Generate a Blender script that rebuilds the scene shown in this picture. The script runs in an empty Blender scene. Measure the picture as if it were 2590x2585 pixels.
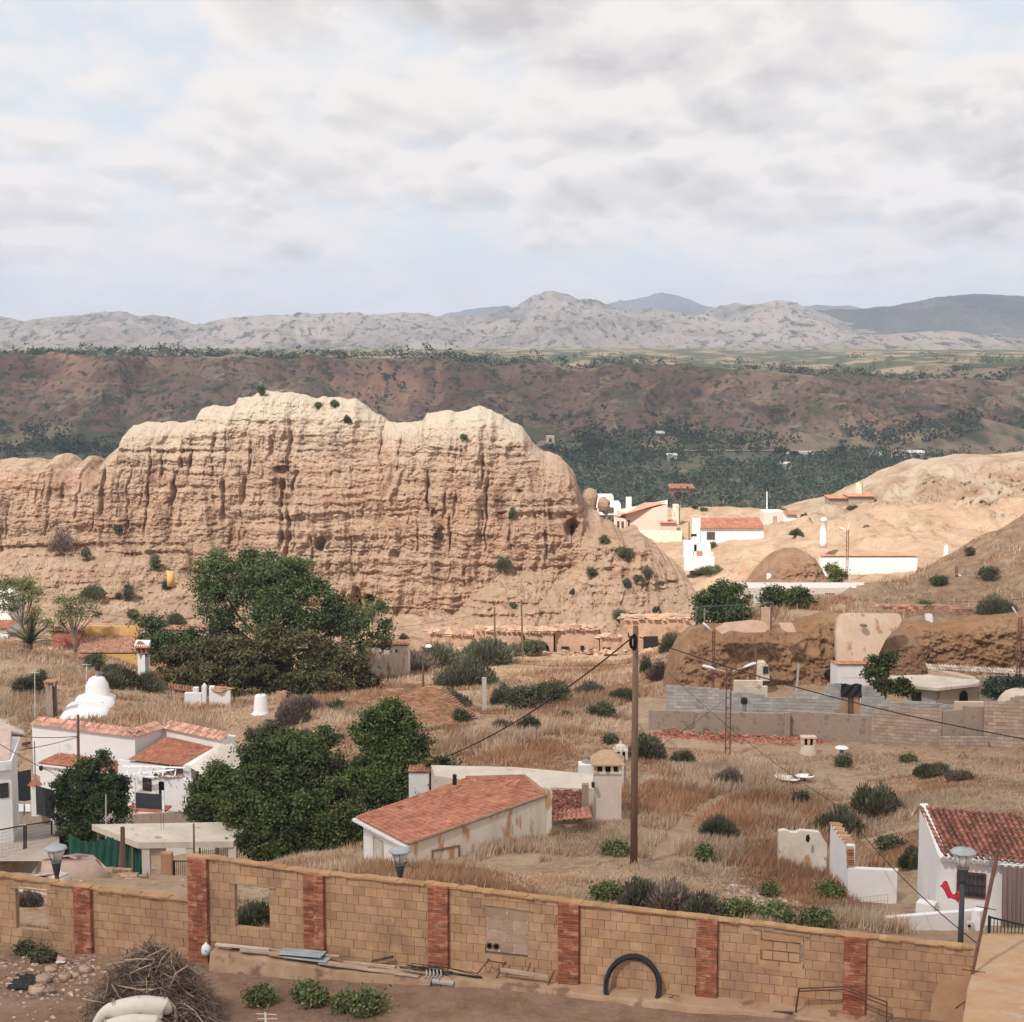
import bpy, math, random
import numpy as np
from mathutils import Vector, Matrix
sin, cos, pi = math.sin, math.cos, math.pi
rnd = random.Random(7)
rng = np.random.default_rng(11)
S = bpy.context.scene
COL = S.collection
# ------------------------------------------------------------ camera
F, CX, CY = 4000.0, 1295.0, 1292.5            # focal length and centre in pixels of the 2590 x 2585 photograph
TH = math.atan(432.5 / F)                     # the camera looks down a little
cam_d = bpy.data.cameras.new('camera'); cam = bpy.data.objects.new('camera', cam_d); COL.objects.link(cam)
cam_d.sensor_fit = 'HORIZONTAL'; cam_d.sensor_width = 36; cam_d.lens = 36 * F / 2590
cam_d.clip_start = 0.5; cam_d.clip_end = 40000
cam.location = (0, 0, 0); cam.rotation_euler = (pi / 2 - TH, 0, 0)
S.camera = cam
# ------------------------------------------------------------ light
SUN_EL, SUN_AZ = math.radians(50), math.radians(216)   # azimuth from +Y (the view) clockwise: behind the camera, left
SD = Vector((sin(SUN_AZ) * cos(SUN_EL), cos(SUN_AZ) * cos(SUN_EL), sin(SUN_EL)))
sl = bpy.data.lights.new('sun', 'SUN'); sl.energy = 3.3; sl.angle = math.radians(2.2); sl.color = (1.0, 0.955, 0.90)
so = bpy.data.objects.new('sun', sl); COL.objects.link(so)
so.rotation_euler = SD.to_track_quat('Z', 'Y').to_euler()
W = bpy.data.worlds.new('World'); S.world = W; W.cycles.sampling_method = 'MANUAL'; W.cycles.sample_map_resolution = 512; W.use_nodes = True
S.view_settings.view_transform = 'Standard'; S.view_settings.look = 'None'
S.view_settings.exposure = 0.90; S.view_settings.gamma = 1; S.view_settings.use_curve_mapping = False

def sky_world():
    nt = W.node_tree; nt.nodes.clear(); N = nt.nodes.new; L = nt.links.new
    out = N('ShaderNodeOutputWorld'); bg = N('ShaderNodeBackground'); bg.inputs[1].default_value = 0.1
    L(bg.outputs[0], out.inputs[0])
    sky = N('ShaderNodeTexSky'); sky.sky_type = 'NISHITA'; sky.sun_disc = False
    sky.sun_elevation = SUN_EL; sky.sun_rotation = SUN_AZ; sky.dust_density = 3; sky.altitude = 900
    tc = N('ShaderNodeTexCoord'); sx = N('ShaderNodeSeparateXYZ'); L(tc.outputs['Generated'], sx.inputs[0])
    def m(op, a, b=None, c=None):
        n = N('ShaderNodeMath'); n.operation = op
        for i, v in enumerate((a, b, c)):
            if v is None: continue
            if isinstance(v, (int, float)): n.inputs[i].default_value = v
            else: L(v, n.inputs[i])
        return n.outputs[0]
    zz = m('ADD', m('MAXIMUM', sx.outputs[2], 0.0), 0.24)
    u = m('DIVIDE', sx.outputs[0], zz); v = m('DIVIDE', sx.outputs[1], zz)
    def noise(du, dv, su, sv, scale, det, rough, dist, w):
        cx = N('ShaderNodeCombineXYZ')
        L(m('MULTIPLY_ADD', u, su, du), cx.inputs[0]); L(m('MULTIPLY_ADD', v, sv, dv), cx.inputs[1])
        cx.inputs[2].default_value = w
        n = N('ShaderNodeTexNoise'); n.inputs['Scale'].default_value = scale; n.inputs['Detail'].default_value = det
        n.inputs['Roughness'].default_value = rough; n.inputs['Distortion'].default_value = dist
        L(cx.outputs[0], n.inputs['Vector']); return n.outputs['Fac']
    big = noise(3.1, 1.2, 1.0, 0.8, 1.3, 2.5, 0.45, 0.0, 4.0)
    med = noise(3.3, 7.0, 1.0, 0.62, 2.9, 9, 0.60, 0.10, 1.0)
    med2 = noise(3.3, 6.93, 1.0, 0.62, 2.9, 7, 0.58, 0.10, 1.0)
    def puff(du, dv):
        cx = N('ShaderNodeCombineXYZ'); L(m('ADD', m('MULTIPLY_ADD', u, 1.0, du), m('MULTIPLY', med, 0.35)), cx.inputs[0]); L(m('ADD', m('MULTIPLY_ADD', v, 0.7, dv), m('MULTIPLY', med, 0.3)), cx.inputs[1])
        n = N('ShaderNodeTexVoronoi'); n.inputs['Scale'].default_value = 4.6; n.inputs['Detail'].default_value = 2.0; n.inputs['Roughness'].default_value = 0.5
        L(cx.outputs[0], n.inputs['Vector']); return m('SUBTRACT', 0.45, n.outputs['Distance'])
    pf, pf2 = puff(0.0, 0.0), puff(0.0, -0.05)
    dens = m('ADD', m('MULTIPLY', pf, 0.22), m('ADD', m('MULTIPLY', big, 0.55), m('MULTIPLY', med, 0.55)))           # about .55 on average
    # thick cloud is grey below; the side towards the light (nearer, higher) is white
    edge = m('ADD', m('MULTIPLY', m('SUBTRACT', med, med2), 3.4), m('MULTIPLY', m('SUBTRACT', pf, pf2), 1.6))
    lit = m('SUBTRACT', m('ADD', 0.62, edge), m('MULTIPLY', m('SUBTRACT', dens, 0.55), 3.4))
    r1 = N('ShaderNodeValToRGB'); L(lit, r1.inputs[0])
    e = r1.color_ramp.elements
    e[0].position = 0.0; e[0].color = (0.64, 0.61, 0.605, 1)
    e[1].position = 1.0; e[1].color = (0.94, 0.89, 0.86, 1)
    k = e.new(0.45); k.color = (0.77, 0.74, 0.735, 1)
    k = e.new(0.75); k.color = (0.86, 0.815, 0.785, 1)
    cl = N('ShaderNodeVectorMath'); cl.operation = 'SCALE'; cl.inputs['Scale'].default_value = 5.6
    L(r1.outputs[0], cl.inputs[0])
    cov = N('ShaderNodeMapRange'); cov.inputs[1].default_value = 0.30; cov.inputs[2].default_value = 0.47
    L(dens, cov.inputs[0])
    gap = N('ShaderNodeMix'); gap.data_type = 'RGBA'; gap.inputs[0].default_value = 0.82   # a thin veil over the blue
    L(sky.outputs[0], gap.inputs[6]); gap.inputs[7].default_value = (4.3, 4.5, 4.7, 1)
    mx = N('ShaderNodeMix'); mx.data_type = 'RGBA'
    L(cov.outputs[0], mx.inputs[0]); L(gap.outputs[2], mx.inputs[6]); L(cl.outputs[0], mx.inputs[7])
    # the pale band of far cloud that closes over the mountains
    hz = N('ShaderNodeMapRange'); hz.inputs[1].default_value = 0.0; hz.inputs[2].default_value = 0.07
    hz.inputs[3].default_value = 0.45; hz.inputs[4].default_value = 0.0; L(sx.outputs[2], hz.inputs[0])
    m2 = N('ShaderNodeMix'); m2.data_type = 'RGBA'; L(hz.outputs[0], m2.inputs[0])
    L(mx.outputs[2], m2.inputs[6]); m2.inputs[7].default_value = (4.9, 4.75, 4.55, 1)
    L(m2.outputs[2], bg.inputs[0])
sky_world()

# ------------------------------------------------------------ measuring
def YZ(py):
    v = -(py - CY) / F
    return cos(TH) + v * sin(TH), -sin(TH) + v * cos(TH)
def tz(py):                      # slope of the sight line through row py
    a, b = YZ(py); return b / a
def P(px, py, D):                # the point at distance D on the sight line through (px, py)
    a, b = YZ(py); return Vector((D * (px - CX) / F / a, D, D * b / a))
def zof(py, D): return D * tz(py)
def xof(px, py, D): return P(px, py, D).x

# ------------------------------------------------------------ noise
_perm = rng.permutation(256); _perm = np.concatenate([_perm, _perm, _perm])
_g = rng.normal(size=(256, 3)); _g /= np.linalg.norm(_g, axis=1)[:, None]
def perlin(x, y, z=0.0):
    x, y, z = np.broadcast_arrays(np.asarray(x, float), np.asarray(y, float), np.asarray(z, float))
    xi, yi, zi = np.floor(x).astype(int), np.floor(y).astype(int), np.floor(z).astype(int)
    xf, yf, zf = x - xi, y - yi, z - zi
    xi &= 255; yi &= 255; zi &= 255
    def f(t): return t * t * t * (t * (t * 6 - 15) + 10)
    u, v, w = f(xf), f(yf), f(zf)
    def gr(i, j, k):
        h = _perm[_perm[_perm[xi + i] + yi + j] + zi + k]; g = _g[h]
        return g[..., 0] * (xf - i) + g[..., 1] * (yf - j) + g[..., 2] * (zf - k)
    def lp(a, b, t): return a + (b - a) * t
    return 1.6 * lp(lp(lp(gr(0, 0, 0), gr(1, 0, 0), u), lp(gr(0, 1, 0), gr(1, 1, 0), u), v),
                    lp(lp(gr(0, 0, 1), gr(1, 0, 1), u), lp(gr(0, 1, 1), gr(1, 1, 1), u), v), w)
def fbm(x, y, z=0.0, o=5, r=0.5):
    s = 0; a = 1.0; f = 1.0
    for i in range(o):
        s = s + a * perlin(np.asarray(x) * f + 13.7 * i, np.asarray(y) * f + 7.1 * i, np.asarray(z) * f + 3.3 * i); a *= r; f *= 2.03
    return s
def ridged(x, y, z=0.0, o=4, r=0.5):
    s = 0; a = 1.0; f = 1.0
    for i in range(o):
        s = s + a * (1 - 2 * np.abs(perlin(np.asarray(x) * f + 5.7 * i, np.asarray(y) * f + 9.1 * i, np.asarray(z) * f + 1.3 * i))); a *= r; f *= 2.07
    return s
def sstep(a, b, x):
    t = np.clip((np.asarray(x, float) - a) / (b - a), 0, 1); return t * t * (3 - 2 * t)

# ------------------------------------------------------------ objects
def tag(o, label=None, cat=None, group=None, kind=None):
    if label: o['label'] = label
    if cat: o['category'] = cat
    if group: o['group'] = group
    if kind: o['kind'] = kind
    return o
def origin(o):
    v = Vector((0, 0, 0))
    while o is not None: v += o.location; o = o.parent
    return v
def mk(name, V, Fc, mat, parent=None, tint=None, smooth=False):
    V = np.asarray(V, dtype=np.float64).reshape(-1, 3)
    if parent is not None: V = V - np.array(origin(parent))
    me = bpy.data.meshes.new(name)
    if isinstance(Fc, np.ndarray):
        k = Fc.shape[1]; m_ = Fc.shape[0]
        me.vertices.add(len(V)); me.vertices.foreach_set('co', V.astype(np.float32).ravel())
        me.loops.add(m_ * k); me.loops.foreach_set('vertex_index', Fc.astype(np.int32).ravel())
        me.polygons.add(m_); me.polygons.foreach_set('loop_start', np.arange(0, m_ * k, k, dtype=np.int32))
        try: me.polygons.foreach_set('loop_total', np.full(m_, k, dtype=np.int32))
        except Exception: pass
        me.update(calc_edges=True)
    else:
        me.from_pydata([tuple(v) for v in V], [], Fc); me.update(); m_ = len(Fc)
    at = me.attributes.new('tint', 'FLOAT', 'FACE')
    t = np.full(m_, 0.5, dtype=np.float32) if tint is None else np.asarray(tint, dtype=np.float32)
    at.data.foreach_set('value', t)
    me.polygons.foreach_set('use_smooth', np.full(m_, bool(smooth)))
    me.materials.append(mat); me.validate()
    o = bpy.data.objects.new(name, me); COL.objects.link(o)
    if parent is not None: o.parent = parent
    return o
def thing(name, loc, label, cat, group=None, rz=0):
    o = bpy.data.objects.new(name, None); COL.objects.link(o); o.location = loc; o.rotation_euler = (0, 0, rz)
    o.empty_display_size = 0.3
    return tag(o, label, cat, group)
def dup(root, loc, rz=0.0, label=None, sc=None):
    def cp(o, par):
        c = o.copy(); COL.objects.link(c); c.parent = par
        for ch in [x for x in bpy.data.objects if x.parent == o and x != c]: cp(ch, c)
        return c
    r = cp(root, None); r.location = loc; r.rotation_euler = (0, 0, rz)
    if sc: r.scale = (sc, sc, sc)
    if label: r['label'] = label
    return r
class MB:
    def __init__(s): s.V = []; s.F = []; s.T = []
    def add(s, vs, fs, t=0.5):
        n = len(s.V); s.V += [tuple(v) for v in vs]; s.F += [[i + n for i in f] for f in fs]
        s.T += [t] * len(fs); return s
    def box(s, c, d, rz=0.0, t=0.5, rx=0.0, ry=0.0, jit=0.0):
        Mx = Matrix.Rotation(rz, 3, 'Z') @ Matrix.Rotation(ry, 3, 'Y') @ Matrix.Rotation(rx, 3, 'X')
        vs = [Vector(c) + Mx @ Vector((x * d[0] / 2 + rnd.uniform(-jit, jit), y * d[1] / 2 + rnd.uniform(-jit, jit), z * d[2] / 2 + rnd.uniform(-jit, jit)))
              for x, y, z in ((-1,-1,-1),(1,-1,-1),(1,1,-1),(-1,1,-1),(-1,-1,1),(1,-1,1),(1,1,1),(-1,1,1))]
        return s.add(vs, [[0,3,2,1],[4,5,6,7],[0,1,5,4],[1,2,6,5],[2,3,7,6],[3,0,4,7]], t)
    def prism(s, poly, z0, z1, t=0.5):       # poly: plan points; z1 may be a list (sloping top)
        n = len(poly); a = sum(poly[i][0]*poly[(i+1)%n][1]-poly[(i+1)%n][0]*poly[i][1] for i in range(n))
        zt = list(z1) if isinstance(z1, (list, tuple)) else [z1] * n
        zb = list(z0) if isinstance(z0, (list, tuple)) else [z0] * n
        if a < 0: poly = poly[::-1]; zt = zt[::-1]; zb = zb[::-1]
        vs = [(p[0], p[1], z) for p, z in zip(poly, zb)] + [(p[0], p[1], z) for p, z in zip(poly, zt)]
        fs = [list(range(n))[::-1], list(range(n, 2*n))] + [[i, (i+1) % n, n + (i+1) % n, n + i] for i in range(n)]
        return s.add(vs, fs, t)
    def cyl(s, p0, p1, r0, r1=None, n=8, t=0.5, cap=True):
        if r1 is None: r1 = r0
        p0, p1 = Vector(p0), Vector(p1); d = (p1 - p0).normalized()
        u = d.orthogonal().normalized(); w = d.cross(u)
        vs = [p0 + (u*cos(2*pi*i/n) + w*sin(2*pi*i/n))*r0 for i in range(n)] + [p1 + (u*cos(2*pi*i/n) + w*sin(2*pi*i/n))*r1 for i in range(n)]
        fs = [[i, (i+1) % n, n+(i+1) % n, n+i] for i in range(n)]
        if cap: fs += [list(range(n))[::-1], list(range(n, 2*n))]
        return s.add(vs, fs, t)
    def tube(s, pts, r, n=6, t=0.5):
        pts = [Vector(p) for p in pts]
        rr = r if isinstance(r, (list, tuple)) else [r] * len(pts)
        vs = []; u = None
        for i, p in enumerate(pts):
            d = (pts[min(i+1, len(pts)-1)] - pts[max(i-1, 0)]).normalized()
            u = d.orthogonal().normalized() if u is None else (u - d*u.dot(d)).normalized()
            w = d.cross(u)
            vs += [p + (u*cos(2*pi*k/n) + w*sin(2*pi*k/n))*rr[i] for k in range(n)]
        fs = [[i*n+k, i*n+(k+1) % n, (i+1)*n+(k+1) % n, (i+1)*n+k] for i in range(len(pts)-1) for k in range(n)]
        fs += [list(range(n))[::-1], [(len(pts)-1)*n+k for k in range(n)]]
        return s.add(vs, fs, t)
    def lathe(s, c, prof, n=16, t=0.5, sx=1, sy=1):       # prof: (radius, z)
        vs = [(c[0]+r*cos(2*pi*k/n)*sx, c[1]+r*sin(2*pi*k/n)*sy, c[2]+z) for r, z in prof for k in range(n)]
        fs = [[i*n+k, i*n+(k+1) % n, (i+1)*n+(k+1) % n, (i+1)*n+k] for i in range(len(prof)-1) for k in range(n)]
        fs += [list(range(n))[::-1], [(len(prof)-1)*n+k for k in range(n)]]
        return s.add(vs, fs, t)
    def lump(s, c, r, n=10, rough=0.25, t=0.5):           # an uneven stone
        sd = rnd.uniform(0, 99); vs = []; m_ = n // 2 + 1
        for i in range(m_ + 1):
            a = pi * i / m_
            for k in range(n):
                b = 2*pi*k/n; d = (sin(a)*cos(b), sin(a)*sin(b), cos(a))
                q = 1 + rough * float(perlin(d[0]*1.7+sd, d[1]*1.7, d[2]*1.7)) * 1.6
                vs.append((c[0]+d[0]*r[0]*q, c[1]+d[1]*r[1]*q, c[2]+d[2]*r[2]*q))
        fs = [[i*n+k, (i+1)*n+k, (i+1)*n+(k+1) % n, i*n+(k+1) % n] for i in range(m_) for k in range(n)]
        return s.add(vs, fs, t)
    def build(s, name, mat, parent=None, smooth=False):
        return mk(name, s.V, s.F, mat, parent, s.T, smooth)

# ------------------------------------------------------------ materials
MATS = {}
def M(name, col, col2=None, scale=2.0, rough=0.9, bump=0.25, bs=12.0, tv=0.35, stretch=(1, 1, 1), metal=0.0, lo=0.35, hi=0.65, spec=0.2, detail=8, dist=0.02, col3=None, s3=9.0, a3=0.45, trans=0.0):
    """a surface: two colours mixed by noise, blotches of a third, the tint of each face, and a bump"""
    if name in MATS: return MATS[name]
    mt = bpy.data.materials.new(name); MATS[name] = mt; mt.use_nodes = True
    nt = mt.node_tree; N = nt.nodes.new; L = nt.links.new; b = nt.nodes['Principled BSDF']
    b.inputs['Roughness'].default_value = rough; b.inputs['Metallic'].default_value = metal
    b.inputs['Specular IOR Level'].default_value = spec
    tc = N('ShaderNodeTexCoord'); mp = N('ShaderNodeMapping'); mp.inputs['Scale'].default_value = stretch
    L(tc.outputs['Object'], mp.inputs[0])
    n1 = N('ShaderNodeTexNoise'); n1.inputs['Scale'].default_value = scale; n1.inputs['Detail'].default_value = detail
    n1.inputs['Roughness'].default_value = 0.62; L(mp.outputs[0], n1.inputs['Vector'])
    mr = N('ShaderNodeMapRange'); mr.inputs[1].default_value = lo; mr.inputs[2].default_value = hi; L(n1.outputs['Fac'], mr.inputs[0])
    mx = N('ShaderNodeMix'); mx.data_type = 'RGBA'; L(mr.outputs[0], mx.inputs[0])
    c2 = col2 or tuple(min(1, c * 1.35) for c in col)
    mx.inputs[6].default_value = (*col, 1); mx.inputs[7].default_value = (*c2, 1)
    last = mx.outputs[2]
    if col3:
        n3 = N('ShaderNodeTexNoise'); n3.inputs['Scale'].default_value = s3; n3.inputs['Detail'].default_value = 5
        L(mp.outputs[0], n3.inputs['Vector'])
        m3 = N('ShaderNodeMapRange'); m3.inputs[1].default_value = 1 - a3; m3.inputs[2].default_value = 1 - a3 + 0.08; L(n3.outputs['Fac'], m3.inputs[0])
        x3 = N('ShaderNodeMix'); x3.data_type = 'RGBA'; L(m3.outputs[0], x3.inputs[0]); L(last, x3.inputs[6]); x3.inputs[7].default_value = (*col3, 1)
        last = x3.outputs[2]
    at = N('ShaderNodeAttribute'); at.attribute_name = 'tint'
    ml = N('ShaderNodeMath'); ml.operation = 'MULTIPLY_ADD'; L(at.outputs['Fac'], ml.inputs[0])
    ml.inputs[1].default_value = 2 * tv; ml.inputs[2].default_value = 1 - tv
    sc = N('ShaderNodeVectorMath'); sc.operation = 'SCALE'; L(last, sc.inputs[0]); L(ml.outputs[0], sc.inputs['Scale'])
    L(sc.outputs[0], b.inputs['Base Color'])
    if bump:
        n2 = N('ShaderNodeTexNoise'); n2.inputs['Scale'].default_value = bs; n2.inputs['Detail'].default_value = 6; L(mp.outputs[0], n2.inputs['Vector'])
        bp = N('ShaderNodeBump'); bp.inputs['Strength'].default_value = bump; bp.inputs['Distance'].default_value = dist
        L(n2.outputs['Fac'], bp.inputs['Height']); L(bp.outputs[0], b.inputs['Normal'])
    if trans:
        tr = N('ShaderNodeBsdfTranslucent'); L(sc.outputs[0], tr.inputs[0]); ms = N('ShaderNodeMixShader'); ms.inputs[0].default_value = trans
        L(b.outputs[0], ms.inputs[1]); L(tr.outputs[0], ms.inputs[2]); L(ms.outputs[0], nt.nodes['Material Output'].inputs[0])
    return mt
# ============================================================ the land
COLS = {   # column of the picture -> (distance, row of the photograph or, if negative, height)
 -300: [(20,-18.3),(44,-18.6),(49.5,-18.9),(56,2250),(62,2205),(70,-26),(80,-28.3),(90,-30),(105,-31.5),(113,1850),(125,1745),(134,1650),(142,1635),(150,-31),(170,1590),(185,1560),(200,1500),(215,-27),(240,-32),(320,-50),(450,-70),(760,-70)],
 0:    [(20,-18.3),(44,-18.6),(49.5,-18.9),(56,2235),(62,2195),(70,-26),(80,-28.3),(90,-30),(105,-31.5),(113,1835),(125,1735),(134,1650),(142,1635),(150,-31),(170,1590),(185,1560),(200,1500),(215,-27),(240,-32),(320,-50),(450,-70),(760,-70)],
 250:  [(20,-18.2),(44,-18.5),(49.5,-18.9),(58,2240),(64,2207),(72,-26.5),(80,-28.3),(90,-30),(106,2055),(111,1838),(124,1742),(140,1658),(148,-30.8),(165,-32),(180,1600),(200,1530),(215,-30),(240,-34),(320,-50),(450,-70),(760,-70)],
 500:  [(20,-18.1),(44,-18.4),(50,-18.9),(60,2222),(66,2202),(72,-26),(80,-28.3),(92,-30),(106,2055),(111,1858),(123,1782),(130,-30),(150,-33),(170,-35),(190,-37),(200,-38),(240,-40),(320,-52),(450,-70),(760,-70)],
 750:  [(20,-18.1),(43,-18.4),(46.5,-18.6),(52,-19),(60,-20.7),(75,-25),(85,-27),(95,-28),(105,1865),(118,1772),(125,-29),(145,-32.5),(190,-37.5),(200,-38),(240,-40),(320,-52),(450,-70),(760,-70)],
 1000: [(20,-18.1),(42,-18.3),(46,-18.3),(52,2238),(60,2202),(66,2180),(75,-24.5),(85,-26),(95,1905),(108,1835),(120,1785),(140,1735),(165,1690),(195,1645),(240,-42),(320,-52),(450,-70),(760,-70)],
 1300: [(20,-18.1),(41,-18.3),(45,-17.9),(52,2268),(60,2190),(66,2120),(72,2055),(85,1965),(95,1885),(108,1812),(125,1762),(145,1715),(165,1682),(195,1645),(240,-42),(320,-52),(450,-70),(760,-70)],
 1600: [(20,-18.1),(41,-18.2),(45,-17.8),(50,2300),(58,2212),(66,2115),(75,2030),(85,1940),(95,1862),(108,1802),(125,1752),(145,1708),(165,1682),(195,1647),(215,-36),(240,1400),(262,1340),(300,1282),(340,-38),(500,-70),(760,-70)],
 1760: [(20,-18.1),(41,-18.2),(44,-17.8),(50,2310),(58,2230),(66,2130),(75,2045),(85,1955),(95,1878),(106,1808),(114,1790),(125,1700),(145,1640),(165,1610),(195,-36),(215,1440),(240,1385),(262,1340),(300,1280),(340,-38),(500,-70),(760,-70)],
 1900: [(20,-18.1),(40,-18.1),(43,-17.8),(48,2330),(56,2255),(64,2160),(72,2070),(80,1995),(90,1930),(98,1868),(102,-25.6),(110,-26.2),(118.5,-26.2),(123,1557),(135,1522),(150,1492),(170,1470),(195,-30),(230,1400),(260,1350),(300,1278),(340,-36),(500,-70),(760,-70)],
 2200: [(20,-18),(40,-18),(43,-17.8),(47,2365),(55,2305),(62,2215),(70,2115),(78,2035),(86,1972),(93,1908),(98,-25),(104,-26.2),(119,-26.2),(123,1552),(135,1502),(142,1482),(150,-26),(185,-28),(195,1425),(215,1370),(235,1300),(250,1262),(280,-34),(340,-45),(500,-70),(760,-70)],
 2450: [(20,-18),(36,-18),(42,-17.8),(47,-18.2),(53,2335),(60,-19.9),(64,2070),(68,2045),(76,1988),(85,1942),(92,1905),(98,-25),(104,-26.2),(119,-26.2),(124,1565),(134,1520),(144,1440),(154,1368),(162,-21.5),(180,-27),(200,-27),(225,1380),(240,1290),(270,1165),(300,-30),(400,-55),(500,-70),(760,-70)],
 2700: [(20,-18),(36,-18),(42,-17.8),(47,-18.2),(53,2335),(60,-19.9),(64,2070),(68,2045),(76,1988),(85,1942),(92,1905),(98,-25),(104,-26.2),(119,-26.2),(124,1545),(134,1480),(146,1370),(160,1225),(172,-18),(185,-24),(205,-26),(240,1260),(275,1150),(305,-30),(400,-55),(500,-70),(760,-70)],
 3200: [(20,-18),(36,-18),(42,-17.8),(47,-18.2),(53,2335),(60,-19.9),(64,2070),(68,2045),(76,1988),(85,1942),(92,1905),(98,-25),(104,-26.2),(119,-26.2),(124,1545),(134,1470),(146,1350),(160,1200),(172,-16),(185,-22),(205,-24),(240,1240),(275,1140),(305,-30),(400,-55),(500,-70),(760,-70)],
}
_lg = np.linspace(math.log(20), math.log(760), 700)
_cp = sorted(COLS)
def _res(col):
    d = np.array([math.log(k[0]) for k in col]); z = np.array([k[1] if k[1] < 0 else zof(k[1], k[0]) for k in col])
    y = np.interp(_lg, d, z)
    ker = np.exp(-0.5 * (np.arange(-8, 9) / 2.6) ** 2); ker /= ker.sum()
    return np.convolve(np.pad(y, 8, mode='edge'), ker, mode='valid')
_T = np.array([_res(COLS[c]) for c in _cp]); _cpa = np.array(_cp, float)
_fc = np.linspace(-300, 3200, 701)
_TT = np.array([np.interp(_fc, _cpa, _T[:, j]) for j in range(_T.shape[1])]).T     # (col, lnD)
_k2 = np.exp(-0.5 * (np.arange(-24, 25) / 9.0) ** 2); _k2 /= _k2.sum()
_TT = np.array([np.convolve(np.pad(_TT[:, j], 24, mode='edge'), _k2, mode='valid') for j in range(_TT.shape[1])]).T
YM = YZ(1900)[0]
def ground(x, D, noise=True):
    x = np.asarray(x, float); D = np.asarray(D, float); x, D = np.broadcast_arrays(x, D)
    c = (CX + x / D * F * YM - _fc[0]) / (_fc[1] - _fc[0]); c = np.clip(c, 0, len(_fc) - 1.001)
    l = (np.log(np.maximum(D, 20.01)) - _lg[0]) / (_lg[1] - _lg[0]); l = np.clip(l, 0, len(_lg) - 1.001)
    ci, li = c.astype(int), l.astype(int); cf, lf = c - ci, l - li
    z = (_TT[ci, li] * (1 - cf) + _TT[ci + 1, li] * cf) * (1 - lf) + (_TT[ci, li + 1] * (1 - cf) + _TT[ci + 1, li + 1] * cf) * lf
    if noise:
        k = np.clip((D - 30) / 60, 0.15, 1.0)
        hill = sstep(24, 32, x) * sstep(121, 130, D) * (1 - sstep(158, 170, D)); far = sstep(20, 34, x) * sstep(196, 214, D) * (1 - sstep(280, 300, D))
        z = z + hill * .8 * (ridged(x / 7.0 + .3 * perlin(x / 5, D / 5), D / 16.0, 2.0, 4) - .6) + far * 1.5 * (ridged(x / 11.0 + .4 * perlin(x / 7, D / 7), D / 26.0, 6.0, 4) - .6)
        z = z + k * (0.22 * fbm(x / 5.0, D / 5.0, 0.3, 3) + 0.07 * fbm(x / 0.9, D / 0.9, 5.3, 3))
    return z
def gz(x, D): return float(ground(x, D))
def G(px, D, dz=0.0):             # the ground at distance D in column px
    x = D * (px - CX) / F
    for _ in range(6):
        z = gz(x, D); x = (px - CX) / F * (D * cos(TH) - z * sin(TH))
    return Vector((x, D, gz(x, D) + dz))

def hitD(px, py, D0=48.0):         # where the sight line through (px, py) meets the ground, beyond D0
    t = tz(py); Y = YZ(py)[0]; D = np.arange(D0, 420, 0.15); x = D * (px - CX) / F / Y
    w = np.nonzero(ground(x, D) >= t * D)[0]
    return float(D[w[0]]) if len(w) else D0
def grid_faces(nu, nv):           # u slow, v fast
    i = np.arange(nu - 1)[:, None] * nv + np.arange(nv - 1)[None, :]
    return np.stack([i, i + nv, i + nv + 1, i + 1], -1).reshape(-1, 4)

def rgbmix(nt, fac, a, b):
    mx = nt.nodes.new('ShaderNodeMix'); mx.data_type = 'RGBA'
    for s, v in ((0, fac), (6, a), (7, b)):
        if isinstance(v, tuple): mx.inputs[s].default_value = (*v, 1)
        elif isinstance(v, (int, float)): mx.inputs[s].default_value = v
        else: nt.links.new(v, mx.inputs[s])
    return mx.outputs[2]
def nz(nt, vec, scale, detail=6, rough=0.6, lo=None, hi=None, kind='noise', stretch=None):
    if stretch:
        mp = nt.nodes.new('ShaderNodeMapping'); mp.inputs['Scale'].default_value = stretch; nt.links.new(vec, mp.inputs[0]); vec = mp.outputs[0]
    n = nt.nodes.new('ShaderNodeTexNoise' if kind == 'noise' else 'ShaderNodeTexVoronoi'); n.inputs['Scale'].default_value = scale
    if kind == 'noise': n.inputs['Detail'].default_value = detail; n.inputs['Roughness'].default_value = rough; o = n.outputs['Fac']
    else: o = n.outputs['Distance']
    nt.links.new(vec, n.inputs['Vector'])
    if lo is not None:
        r = nt.nodes.new('ShaderNodeMapRange'); r.inputs[1].default_value = lo; r.inputs[2].default_value = hi; nt.links.new(o, r.inputs[0]); o = r.outputs[0]
    return o
def land_mat(name, build, rough=0.95, bump=0.4, bdist=0.1, bscale=1.5):
    mt = bpy.data.materials.new(name); mt.use_nodes = True; nt = mt.node_tree; b = nt.nodes['Principled BSDF']
    b.inputs['Roughness'].default_value = rough; b.inputs['Specular IOR Level'].default_value = 0.1
    tc = nt.nodes.new('ShaderNodeTexCoord'); v = tc.outputs['Object']
    col, h = build(nt, v); nt.links.new(col, b.inputs['Base Color'])
    bp = nt.nodes.new('ShaderNodeBump'); bp.inputs['Strength'].default_value = bump; bp.inputs['Distance'].default_value = bdist
    nt.links.new(h, bp.inputs['Height']); nt.links.new(bp.outputs[0], b.inputs['Normal'])
    return mt
def slope_fac(nt, lo, hi):        # 1 where the ground faces up
    g = nt.nodes.new('ShaderNodeNewGeometry'); s = nt.nodes.new('ShaderNodeSeparateXYZ'); nt.links.new(g.outputs['Normal'], s.inputs[0])
    r = nt.nodes.new('ShaderNodeMapRange'); r.inputs[1].default_value = lo; r.inputs[2].default_value = hi; nt.links.new(s.outputs[2], r.inputs[0]); return r.outputs[0]

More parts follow.
